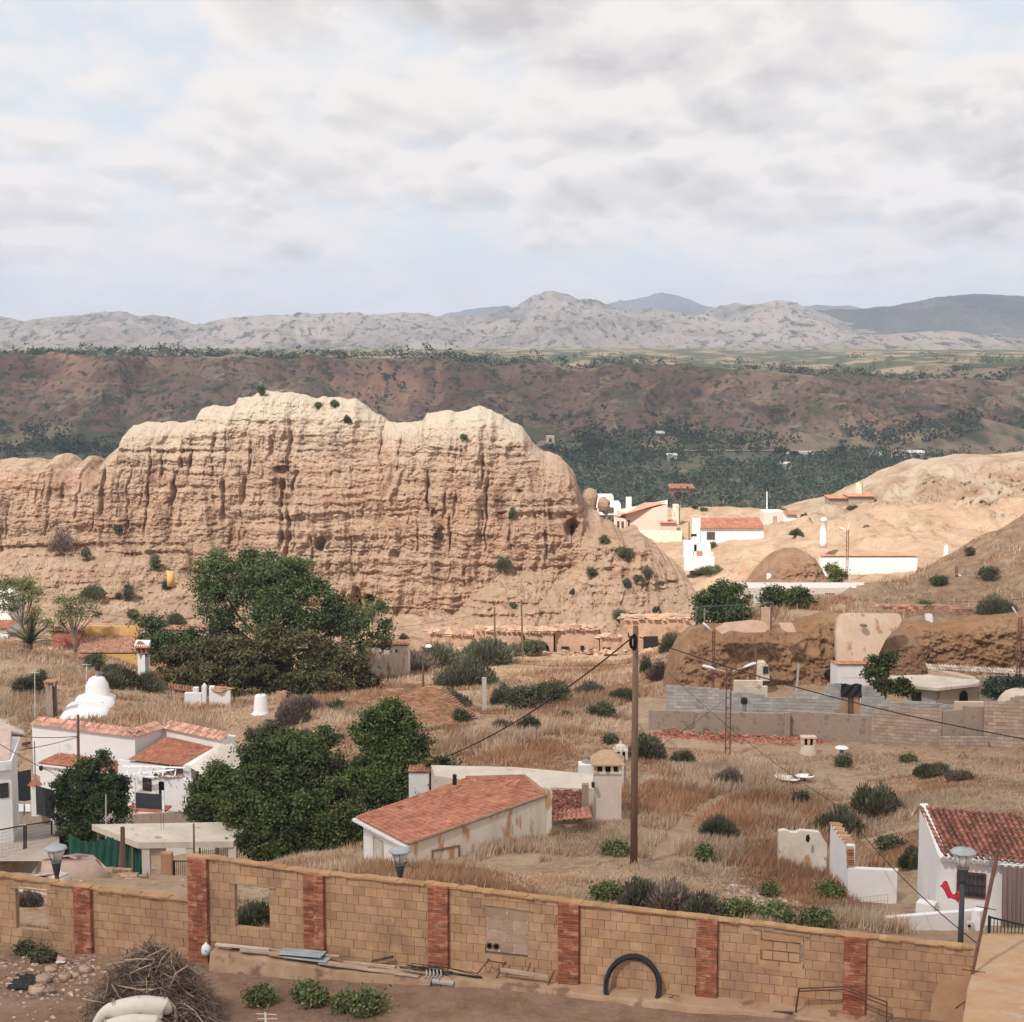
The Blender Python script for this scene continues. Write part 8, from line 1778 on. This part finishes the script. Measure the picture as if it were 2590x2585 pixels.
# ============================================================ bushes
BL = [
 (1168,1812+14,110,44,34,'dark','round dark bush at the foot of the adobe ruin'),
 (1230,1680,150,150,70,'broom','wide grey broom thicket right of the conifer mass'),
 (1040,1700,140,120,70,'grey','grey dry thicket with bare branches at the right end of the conifer mass'),
 (1115,1690,138,130,75,'broom','pale green thicket behind the adobe ruin'),
 (1180,1740,128,150,80,'broom','tall grey green thicket between the ruin and the concrete post'),
 (1150,1790,118,70,60,'broom','thicket touching the right hump of the adobe ruin'),
 (1330,1795,122,120,72,'dark','big dark green thicket right of the concrete post'),
 (1400,1785,124,90,72,'dark','dark green right half of the thicket beyond the concrete post'),
 (1275,1780,122,60,60,'broom','left end of the thicket beside the concrete post'),
 (1490,1758,128,80,34,'broom','low bush strip left of the main pole on the field'),
 (1575,1775,124,60,44,'broom','dark bush just left of the main pole'),
 (1520,1812,112,76,38,'dark','isolated round bush in the field left of the main pole'),
 (1428,1818,112,40,20,'broom','flat bush beside a pale stone in the field'),
 (1605,1930,85,0,0,'','') ,
 (1345,1660,178,80,46,'dark','dark green bush before the arched cave doorway'),
 (1298,1658,178,50,34,'grey','purple grey bush left of the dark bush at the caves'),
 (1635,1705,150,34,60,'broom','dark upright bush right of the main pole by the track'),
 (1670,1720,130,60,60,'grey','grey bush at the left end of the orange bank'),
 (1700,1650,122,70,60,'broom','bush on the left shoulder of the orange bank'),
 (1635,1920,88,90,80,'broom','large dark bush right behind the main pole'),
 (1545,1880,96,34,26,'dark','small dark bush left of the main pole above the chimney'),
 (1340,1850,104,60,44,'broom','grey bush below the pale stone in the field'),
 (1275,1845,104,50,30,'grey','dry grey tuft near the middle of the field'),
 (1730,1930,86,60,34,'broom','bush below the double lamp post'),
 (1760,1975,84,0,0,'',''),
 (1843,1985,78,80,44,'grey','dry grey bush in the long straw right of the main pole'),
 (1815,2120,68,92,76,'broom','dense dark bush leaning on the slope below the foot path'),
 (1785,2180,64,46,46,'green','green bush under the dense dark one on the slope'),
 (1560,2160,63,80,28,'green','low green bush in the straw left of the main pole'),
 (2222,2070,72,110,112,'broom','largest tall bush in the hollow above the ruined white walls'),
 (2125,2115,66,110,84,'broom','wide bush behind the stepping white ruin'),
 (2025,2042,72,50,46,'dark','small dark bush below the satellite dishes'),
 (2135,1938,86,46,24,'dark','low dark bush beside the metal flue'),
 (2362,1963,82,76,40,'broom','dark bush left of a grey one on the mound top'),
 (2430,1975,82,60,36,'grey','dry grey bush on the mound top at the right'),
 (2298,1928,88,40,20,'green','small green tuft below the tall beige block wall'),
 (2255,2155,63,80,40,'dark','dark bush in the hollow left of the mottled roof house'),
 (2305,2200,61,60,70,'broom','bush against the white gable at the right'),
 (2520,1500+60,124,90,60,'broom','large bush at the foot of the brown hill at the right'),
 (2370,1480,135,50,26,'dark','dark bush on the brown hill left of the thin lamp'),
 (2500,1465,136,60,30,'dark','dark bush on the brown hill right of the thin lamp'),
 (2450,1405,150,30,22,'dark','small bush high on the brown hill'),
 (2340,1540,130,40,20,'green','green tuft above the pinkish stone wall'),
 (1530,2275,50.5,80,46,'green','bright green bush right behind the wall below the main pole'),
 (1620,2292,50,110,80,'broom','grey green bush behind the wall right of the main pole foot'),
 (1700,2305,49.5,120,86,'grey','dry purple grey bush behind the wall right of centre'),
 (1770,2320,49.5,100,70,'broom','broom bush behind the wall before the slope rubble'),
 (1870,2320,50,90,44,'green','fresh green weeds along the wall right of the rubble slope'),
 (1960,2332,49.5,100,44,'green','green weed strip behind the boarded wall opening'),
 (2060,2345,49,100,44,'green','green weed strip below the wire fence'),
 (2100,2280,54,60,60,'green','green bush left of the whitewashed end wall'),
 (1950,2268,56,34,40,'green','small green bush in the hollow of rusty grass'),
 (640,2345,58,90,78,'broom','grey green bush framed by the second window opening of the wall'),
 (1030,2222,56,70,40,'green','green bush beside the street lantern in the straw'),
 (70,2290,54,60,44,'grey','dry bush behind the left window opening'),
 (60,1755,124,60,50,'dark','dark bush on the mound at the far left'),
 (102,1752,125,50,66,'dark','dark bush behind the square brown chimney'),
 (236,1692,138,64,46,'dark','spreading dark shrub on the mound above the domed chimney'),
 (300,1735,128,110,46,'broom','low bush right of the domed chimney'),
 (370,1745,127,90,44,'broom','low bush at the foot of the tall square chimney'),
 (290,1712,132,60,40,'broom','bush between the spreading shrub and the square chimney'),
 (780,1800,112,60,44,'grey','grey bush on the mound before the conifer mass'),
 (850,1800,114,44,34,'dark','small dark bush on the mound left of the adobe ruin'),
 (690,1880,100,90,60,'dark','dark bush above the rounded whitewashed bank'),
 (740,1830,106,80,90,'grey','purple grey bush right of the brick chimney stubs'),
 (770,1885,99,60,50,'broom','bush behind the top of the broad leafy tree'),
 (650,1895,99,70,60,'dark','dark bush right of the whitewashed bank'),
 (1600,1480,0,0,0,'',''),
]
for (x, y, D, w, h, k, l) in BL:
    if w: bush(x, y, D, w, h, k, l)
RB = [(157,1395,60,66,'grey','grey bush on the rock at the far left'),(218,1420,28,40,'dark','dark bush high on the left foot slope'),(300,1352,26,30,'dark','small bush on the ledge of the left cliff'),(395,1448,32,48,'dark','upright dark bush left of the great tree'),(428,1490,30,30,'broom','bush under the pale yellow chimney'),(328,1525,34,52,'dark','dark bush beside the yellow ochre chimney'),(232,1515,56,50,'broom','broad bush on the left foot slope'),(336,1565,36,26,'dark','round bush below the yellow ochre chimney'),(442,1578,50,32,'broom','bush left of the dark trees at the slope foot'),(300,1512,20,18,'broom','tiny bush left of the yellow chimney'),
 (661,1004,22,32,'dark','bush standing on the skyline of the great rock'),(806,1038,24,22,'dark','left of two bushes on the crest of the rock'),(848,1032,26,22,'dark','right of two bushes on the crest of the rock'),(880,1070,18,26,'broom','thin bush below the crest pair'),(1174,1116,18,20,'green','small green bush high on the second summit'),(1297,1312,20,36,'broom','bush in a crack of the right cliff'),(1110,1365,22,26,'broom','bush on a ledge in the middle of the cliff'),(1272,1438,40,34,'broom','bush on the pale cone below the cliff'),(1528,1378,28,24,'dark','highest bush of the right skirt'),(1580,1418,52,38,'dark','largest bush on the right skirt of the rock'),(1498,1460,30,26,'dark','bush on the left of the right skirt'),(1583,1485,26,28,'broom','bush in the middle of the right skirt'),(1637,1460,30,30,'broom','bush on the edge of the right skirt'),(1615,1475,24,24,'dark','small dark bush beside the edge bush'),(1565,1575,38,36,'dark','round bush above the row of cave fronts'),(1448,1505,14,20,'broom','little bush above the pale runnel'),(1660,1548,16,20,'broom','tiny bush right of the caves'),(1300,1540,20,16,'dark','scrub above the cave fronts left of the right pole'),(1018,1620,24,20,'broom','bush beside the leftmost cave front')]
for (x, y, w, h, k, l) in RB: bush(x, y, 200, w, h, k, l, True)
for (x, y, D, w, h, k, l) in ((2190,1352,224,30,26,'broom','bush on the left of the sandy hill face'),(2155,1365,224,20,22,'dark','small bush near the white round chimney'),(2188,1375,223,26,24,'green','green bush in the middle of the sandy hill'),(2155,1398,223,20,16,'dark','dark bush above the long white wall'),(2190,1388,223,26,20,'green','bush right of the dark one above the white wall'),(2318,1358,226,26,28,'broom','bush on the sandy slope right of centre'),(2360,1352,228,22,20,'green','green bush in the sandy gully'),(2388,1346,228,22,20,'green','second green bush in the sandy gully'),(2395,1368,226,22,14,'green','green tuft at the foot of the sandy hill'),(2016,1355,240,30,20,'broom','bush on the slope left of the round chimney'),(2158,1290,246,28,14,'broom','dark scrub below the grey house'),(1795,1448,205,60,20,'broom','scrub below the little white cave house'),(1765,1455,205,30,24,'broom','bush left of the scrub below the cave house'),(1803,1388,214,20,18,'green','bright green vine beside the white cave house'),(1755,1285,285,18,10,'broom','scrub patch on the dry plain'),(1780,1292,280,20,8,'dark','second scrub patch on the dry plain')):
    D2 = hitD(x, y, D - 40) if x < 2060 else D
    p_ = P(x, y, D2); V, Fc, t = bush_mesh(w * D2 / F, h * D2 / F, k); o = mk(_bn[k], V, Fc, BM[k], None, t); o.location = p_; tag(o, l, 'bush', 'bushes on the sunny hill')
# scattered stones and litter on the slope below the path
m = MB()
for k in range(420):
    x = rnd.gauss(1880, 55); y = rnd.uniform(2130, 2300); D = hitD(x, y, 50); p = P(x, y, D); r = rnd.uniform(.02, .09); m.lump((p.x, D, gz(p.x, D) + r * .3), (r * 1.3, r, r * .7), 6, .3, rnd.random())
for k in range(500):
    x = rnd.uniform(-50, 2590); y = rnd.uniform(1850, 2250); D = hitD(x, y, 50); 
    p = P(x, y, D); r = rnd.uniform(.02, .07); m.lump((p.x, D, gz(p.x, D) + r * .3), (r * 1.3, r, r * .7), 6, .3, rnd.random())
tag(m.build('loose_stones', M('pale rubble', None)), kind='stuff')

# ============================================================ dry grass
exc(-60, 410, 49, 69)
PATH = [P(x, y, hitD(x, y, 50)) for x, y in ((1660,2290),(1640,2230),(1690,2140),(1745,2075),(1810,2030),(1900,2000),(2050,1985),(2250,1960),(2400,1950))]
def grass():
    n = 185000
    px = rng.uniform(-250, 2850, n); lD = rng.uniform(math.log(47.5), math.log(175), n); D = np.exp(lD)
    x = (px - CX) / F / YM * D
    ok = np.ones(n, bool)
    for (x0, x1, d0, d1) in EXC: ok &= ~((x > x0) & (x < x1) & (D > d0) & (D < d1))
    dens = fbm(x / 7.0, D / 7.0, 2.2, 3) + .5 * fbm(x / 1.5, D / 1.5, 7.2, 2)
    ok &= dens > -0.26; ok &= ~((x > 28) & (D > 122) & (rng.random(n) < .85))
    # the trodden path over the mound, and steep faces stay bare
    e = 0.6; gx = (ground(x + e, D, False) - ground(x - e, D, False)) / (2*e); gy = (ground(x, D + e, False) - ground(x, D - e, False)) / (2*e); ok &= np.hypot(gx, gy) < 0.85
    for (a_, b_) in zip(PATH, PATH[1:]):
        ax, ay, bx, by = a_.x, a_.y, b_.x, b_.y; t_ = np.clip(((x - ax) * (bx - ax) + (D - ay) * (by - ay)) / ((bx - ax) ** 2 + (by - ay) ** 2), 0, 1); ok &= np.hypot(x - ax - t_ * (bx - ax), D - ay - t_ * (by - ay)) > .55
    x, D, dens = x[ok], D[ok], dens[ok]; n = len(x); z = ground(x, D)
    tall = sstep(-.3, .5, fbm(x / 9.0 + 4, D / 12.0, 9.2, 3) + .12)
    k = 4; X = np.repeat(x, k); DD = np.repeat(D, k); Z = np.repeat(z, k); m_ = n * k
    sp = .16 * (DD / 60); X = X + rng.normal(0, 1, m_) * sp; DD = DD + rng.normal(0, 1, m_) * sp
    Z = ground(X, DD)
    h = (0.10 + 0.44 * np.repeat(tall, k)) * rng.uniform(.6, 1.25, m_); w = (.010 + .00028 * DD) * rng.uniform(.7, 1.4, m_)
    a = rng.uniform(0, 2*pi, m_); lean = rng.normal(0, .28, (m_, 2)) * h[:, None] + np.array([.12, 0]) * h[:, None]
    V = np.stack([np.stack([X - w*np.cos(a), DD - w*np.sin(a), Z - .03], 1), np.stack([X + w*np.cos(a), DD + w*np.sin(a), Z - .03], 1), np.stack([X + lean[:, 0], DD + lean[:, 1], Z + h], 1)], 1)
    t = np.clip(.5 + .30 * np.repeat(fbm(x / 5.0, D / 5.0, 4.4, 3), k) + rng.normal(0, .14, m_), 0, 1)
    rust = np.repeat(fbm(x / 6.0 + 9, D / 8.0, 1.4, 3), k) + rng.normal(0, .25, m_) > .10
    MS = M('straw', (0.50, 0.365, 0.25), (0.62, 0.485, 0.36), scale=.25, bump=0, tv=.45, trans=.25, detail=3)
    MRU = M('rusty grass', (0.34, 0.185, 0.105), (0.46, 0.28, 0.17), scale=.3, bump=0, tv=.45, trans=.25, detail=3)
    for nm, mk_, mt in (('dry_grass', ~rust, MS), ('rusty_grass', rust, MRU)):
        v = V[mk_].reshape(-1, 3); tag(mk(nm, v, np.arange(len(v)).reshape(-1, 3), mt, None, t[mk_]), kind='stuff')
grass()

# ============================================================ far trees and low scrub
def blobtrees(name, X, Y, Z, R_, mat, nl=26, flat=.8, kind='stuff', lsz=.42):
    n = len(X); k = nl
    d = rng.normal(size=(n, k, 3)); d /= np.linalg.norm(d, axis=2)[:, :, None]; r = 1 - .4 * rng.random((n, k, 1))
    C = np.stack([X, Y, Z], 1)[:, None] + d * r * R_[:, None, None] * np.array([1, 1, flat]); C = C.reshape(-1, 3)
    V, Fc = leaves(C, d.reshape(-1, 3), np.repeat(R_, k) * lsz, 1.3)
    t = np.clip(np.repeat(rng.normal(.5, .17, n), k) + rng.normal(0, .08, n * k), 0, 1)
    return tag(mk(name, V, Fc, mat, None, t), kind=kind)
def orchard():
    xs, ys, rs = [], [], []
    for r, Y in enumerate(np.arange(560, 985, 8.5)):
        for X in np.arange(-520, 620, 8.5):
            if rng.random() < .16 or (perlin(X / 70, Y / 90, 3) < -.33): continue
            xs.append(X + rng.normal(0, 1.6)); ys.append(Y + rng.normal(0, 1.6)); rs.append(rng.uniform(2.2, 4.4))
    xs, ys, rs = map(np.array, (xs, ys, rs)); blobtrees('orchard', xs, ys, -70.4 + rs * .75, rs, F_OLIVE, 44, lsz=.3)
    n = 900; X = rng.uniform(-560, 700, n); Y = rng.uniform(960, 1085, n); q = perlin(X / 60, Y / 60, 1) > -.1; X, Y = X[q], Y[q]; r = rng.uniform(3, 6.5, len(X)); blobtrees('riverside_wood', X, Y, badZ(X[None], Y[None])[0] + r * .7, r, F_FAR, 46, 1.0, lsz=.3)
    # scrub on the scarp
    n = 9000; X = rng.uniform(-650, 850, n); Y = rng.uniform(1040, 1300, n); q = (fbm(X / 60, Y / 60, 1, 3) + .45 * perlin(X / 300, 5) > .0) ; X, Y = X[q], Y[q]; r = rng.uniform(.8, 2.6, len(X)); blobtrees('badland_scrub', X, Y, badZ(X[None], Y[None])[0] + r * .5, r, F_FAR, 9, .9, lsz=.7)
    # wood on the plateau edge and beyond
    n = 3400; X = rng.uniform(-800, 1000, n); Y = 1265 + 650 * rng.random(n) ** 1.7; q = fbm(X / 120, Y / 160, 6, 3) > -.02; X, Y = X[q], Y[q]; r = rng.uniform(1.6, 4.5, len(X)); blobtrees('plateau_wood', X, Y, badZ(X[None], Y[None])[0] + r * .8, r, FOL('pine foliage', (0.05, 0.072, 0.034), (0.085, 0.10, 0.05)), 28, 1.0, lsz=.34)
orchard()
def lowscrub():
    for nm, mat, n, s in (('low_dry_scrub', F_GREYB, 1500, 1.3), ('low_green_scrub', F_BROOM, 1100, 7.7)):
        px = rng.uniform(-150, 2750, n * 2); D = np.exp(rng.uniform(math.log(49), math.log(190), n * 2)); x = (px - CX) / F / YM * D; ok = fbm(x / 6 + s, D / 8, s, 2) > .02
        for (x0, x1, d0, d1) in EXC: ok &= ~((x > x0) & (x < x1) & (D > d0) & (D < d1))
        x, D = x[ok], D[ok]; r = rng.uniform(.10, .34, len(x)) * (D / 70) ** .5; blobtrees(nm, x, D, ground(x, D) + r * .25, r, mat, 60, .8, lsz=.16)
lowscrub()
def fartree(px, pyb, D, wpx, hpx, label, mat=None, grp='single trees on the valley floor', zf=None):
    if zf is not None: D = zf / tz(pyb)
    X = D * (px - CX) / F; z = zf if zf is not None else float(badZ(np.array([[X]]), np.array([[float(D)]]))[0, 0]); k = D / F; w, h = wpx * k, hpx * k
    bl = [(X + rnd.uniform(-.25, .25) * w, D + rnd.uniform(-.2, .2) * w, z + h * rnd.uniform(.4, .75), w * .32, w * .32, h * .30) for _ in range(6)]
    return tree('valley_tree', (X, D, z), None, bl, label, mat=mat or F_FAR, nclump=70, per=26, size=w * .055, crad=w * .07, trunk=w * .03, limbs=1)
for a in ((162,1160,900,92,60,'left of two big dark trees on the valley floor left of the rock'),(215,1155,905,70,50,'right of two big dark trees on the valley floor left of the rock'),(270,1160,890,50,34,'smaller tree right of the two big valley trees'),(14,1148,880,40,28,'small dark valley tree at the left edge'),
          (1503,1160,880,70,52,'big round dark tree in the valley right of the rock'),(1556,1143,905,34,24,'smaller round tree right of the big round valley tree'),(1390,1150,900,40,30,'small round tree just right of the rock summit'),(2127,1170,860,40,56,'tall tree standing above the orchard by the road'),(1980,1160,870,44,30,'dark tree left of the white sheds'),(2009,1163,865,34,28,'dark tree right beside the white sheds'),(2237,1150,890,22,20,'little dark tree between the long shed and the red farm')):
    fartree(a[0], a[1], a[2], a[3], a[4], a[5], zf=-70.4)
for k, a in enumerate(((22,892,1300,26,20,'leftmost tree on the plateau skyline'),(75,892,1300,20,16,'small tree next on the plateau skyline'),(100,893,1295,44,26,'wide tree on the left plateau skyline'),(128,893,1300,30,24,'tree right of the wide one on the skyline'),(196,903,1290,26,12,'low tree on the skyline before the gap'),(330,900,1300,16,12,'tiny tree on the skyline left of the pylon'),(655,905,1290,16,14,'pointed tree on the skyline right of the pylon'),(550,903,1290,18,14,'round tree on the skyline right of the pylon'))):
    fartree(*a[:5], a[5], grp='trees on the plateau skyline')
# road, sheds, houses, pylons far away
tag(mk('valley_road', [(-900, 1020, -69.6), (900, 985, -69.6), (900, 991, -69.6), (-900, 1026, -69.6)], [[0, 1, 2, 3]], M('pale road', (0.36, 0.29, 0.24), bump=0)), kind='structure')
def farbox(nm, x0, x1, y0, y1, D, label, mat=WHT, roof=None, holes=0, depth=8):
    if D > 600 and D < 1000: D = -70.2 / tz(y1)
    zb = zof(y1, D) - (1 if D < 600 or D > 1000 else .4); a, b = pl(x0, y1, D), pl(x1, y1, D); rt = thing(nm, (a[0], D, zb), label, 'house', 'buildings on the valley floor'); m = MB(); zt = zof(y0, D); m.prism([a, b, (b[0], D + depth), (a[0], D + depth)], zb, zt); m.build('wall', mat, rt)
    if roof: m = MB(); zr = zt + (b[0] - a[0]) * .14; m.prism([(a[0] - .5, D - .6), (b[0] + .5, D - .6), (b[0] + .5, D + depth + .5), (a[0] - .5, D + depth + .5)], zt + .02, [zt + .3, zt + .3, zr, zr]); m.build('roof', roof, rt)
    for h in range(holes): w = (b[0] - a[0]) / (holes * 2 + 1); m = MB(); m.box((a[0] + w * (1.5 + 2*h), D - .05, zb + (zt - zb) * .45), (w, .3, (zt - zb) * .5)); m.build('window', GLASS, rt)
farbox('white_farmhouse', 1690, 1712, 1152, 1166, 790, 'small white farmhouse amid the orchard trees', roof=WHT, holes=1)
farbox('white_farmhouse', 1980, 2002, 1174, 1186, 760, 'small white farmhouse right of centre in the orchard', roof=WHT, holes=1)
farbox('long_shed', 1986, 2000, 1143, 1149, 905, 'short white shed beside the valley road')
farbox('long_shed', 2024, 2062, 1143, 1150, 895, 'pale flat shed beside the valley road'); farbox('long_shed', 2202, 2233, 1142, 1151, 885, 'long white shed left of the farm buildings')
farbox('white_farmhouse', 2262, 2290, 1143, 1158, 870, 'white farm building with a tiled roof by the road', roof=TILEF, holes=1); farbox('white_farmhouse', 2303, 2340, 1146, 1158, 868, 'white farm building with a dark arch at the right', roof=WHT, holes=1)
farbox('pink_farmhouse', 2358, 2412, 1168, 1195, 760, 'large two storey pinkish house with rows of windows at the orchard edge', M('pinkish wall', (0.42, 0.32, 0.29)), M('dull red roof', (0.30, 0.16, 0.13)), 7)
farbox('brick_house', 1696, 1754, 1236, 1262, 640, 'ruddy brick house at the near edge of the orchard', REDB, TILE, 2)
farbox('warehouse', 1500, 1552, 1256, 1275, 420, 'long pale warehouse with a dark band just right of the rock', M('pale sheet wall', (0.55, 0.5, 0.47)), None, 1); farbox('warehouse', 1515, 1570, 1275, 1292, 380, 'lower white warehouse right of the rock', WHT, None, 1)
farbox('tunnel_portal', 1382, 1402, 1103, 1118, 1010, 'pale square tunnel mouth under the badland slope', SLAB, None, 1)
def pylon(px, pyt, pyb, D, label):
    a, b = P(px, pyb, D), P(px, pyt, D); m = MB(); 
    for s in (-1, 1): m.cyl(a + Vector((s * 1.6, 0, 0)), b, .22, n=4)
    for t in (.75, .9): p = a.lerp(b, t); m.cyl(p - Vector((3, 0, 0)), p + Vector((3, 0, 0)), .15, n=4)
    for t in (.2, .4, .6): p = a.lerp(b, t); m.cyl(p - Vector((1.6 * (1-t), 0, 0)), p + Vector((1.6 * (1-t), 0, 0)), .15, n=4)
    tag(m.build('pylon', GALV), label, 'pylon', 'pylons on the plateau')
pylon(451, 862, 902, 1330, 'pylon on the plateau left of the rock summit'); pylon(1127, 864, 905, 1500, 'pylon on the plateau above the second summit')
def van():
    b = P(1668, 1098, 985); rt = thing('white_van', b, 'tiny white van on the slope above the valley road', 'van'); m = MB(); m.box(b + Vector((0, 0, 1.2)), (4.6, 2, 1.6)); m.box(b + Vector((2.6, 0, .9)), (1.2, 1.9, 1.0)); m.build('body', WHT, rt)
    for s in (-1.4, 1.8): m = MB(); m.cyl(b + Vector((s, -1.05, .35)), b + Vector((s, -.85, .35)), .38, n=10); m.build('wheel', DARK, rt)
van()
# ============================================================ unseen clouds added to shade the land, and the haze
MC = M('shade_cloud', (0.85, 0.85, 0.85), (0.9, 0.9, 0.9), bump=0)
def shade_cloud(cx, cD, rx, ry, cov, h=1600.0, sp=30.0):     # a broken sheet of puffs out of view, spaced to dim the sun; its shadow falls round (cx, cD)
    off = SD * ((h + 30) / SD.z); c = Vector((cx + off.x, cD + off.y, h)); V, Fc = [], []; nu, nv = 10, 7
    th_ = np.linspace(0, 2 * pi, nu, endpoint=False); ph = np.linspace(0.05, pi - 0.05, nv); T, Q = np.meshgrid(th_, ph, indexing='ij')
    D3 = np.stack([np.sin(Q) * np.cos(T), np.sin(Q) * np.sin(T), np.cos(Q)], -1).reshape(-1, 3)
    i = np.arange(nu)[:, None]; j = np.arange(nv - 1)[None, :]; a = i * nv + j; b = ((i + 1) % nu) * nv + j; f0 = np.stack([a, a + 1, b + 1, b], -1).reshape(-1, 4)
    r0 = sp * math.sqrt(cov / pi); n = 0
    for gx in np.arange(-rx, rx, sp):
        for gy in np.arange(-ry, ry, sp):
            e = (gx / rx) ** 2 + (gy / ry) ** 2 + .25 * float(perlin(gx / 110, gy / 110, 3))
            if e > 1: continue
            r = r0 * rng.uniform(.8, 1.2) * (1.0 if e < .8 else .7); p = np.array([c.x + gx + rng.uniform(-.2, .2) * sp, c.y + gy + rng.uniform(-.2, .2) * sp, c.z + rng.uniform(-8, 8)])
            V.append(p + D3 * np.array([r, r, r * .55]) * rng.uniform(.85, 1.15, (len(D3), 1))); Fc.append(f0 + n); n += len(D3)
    tag(mk('shade_cloud', np.concatenate(V), np.concatenate(Fc), MC, smooth=True), kind='structure')
shade_cloud(-20, 0, 440, 158, 1.7)
shade_cloud(150, 1040, 1300, 460, 1.7, sp=40)
shade_cloud(1550, 4500, 620, 480, .85, h=1900, sp=60)
def haze():
    b = MB(); b.box((0, 4500, 100), (24000, 10400, 400)); mt = bpy.data.materials.new('haze'); mt.use_nodes = True
    nt = mt.node_tree; nt.nodes.clear(); o = nt.nodes.new('ShaderNodeOutputMaterial'); v = nt.nodes.new('ShaderNodeVolumePrincipled')
    v.inputs['Color'].default_value = (0.70, 0.80, 1.0, 1); v.inputs['Density'].default_value = HAZE; v.inputs['Anisotropy'].default_value = 0.0
    nt.links.new(v.outputs[0], o.inputs['Volume'])
    h = b.build('haze', mt); tag(h, kind='stuff')
HAZE = 0.00011
haze()
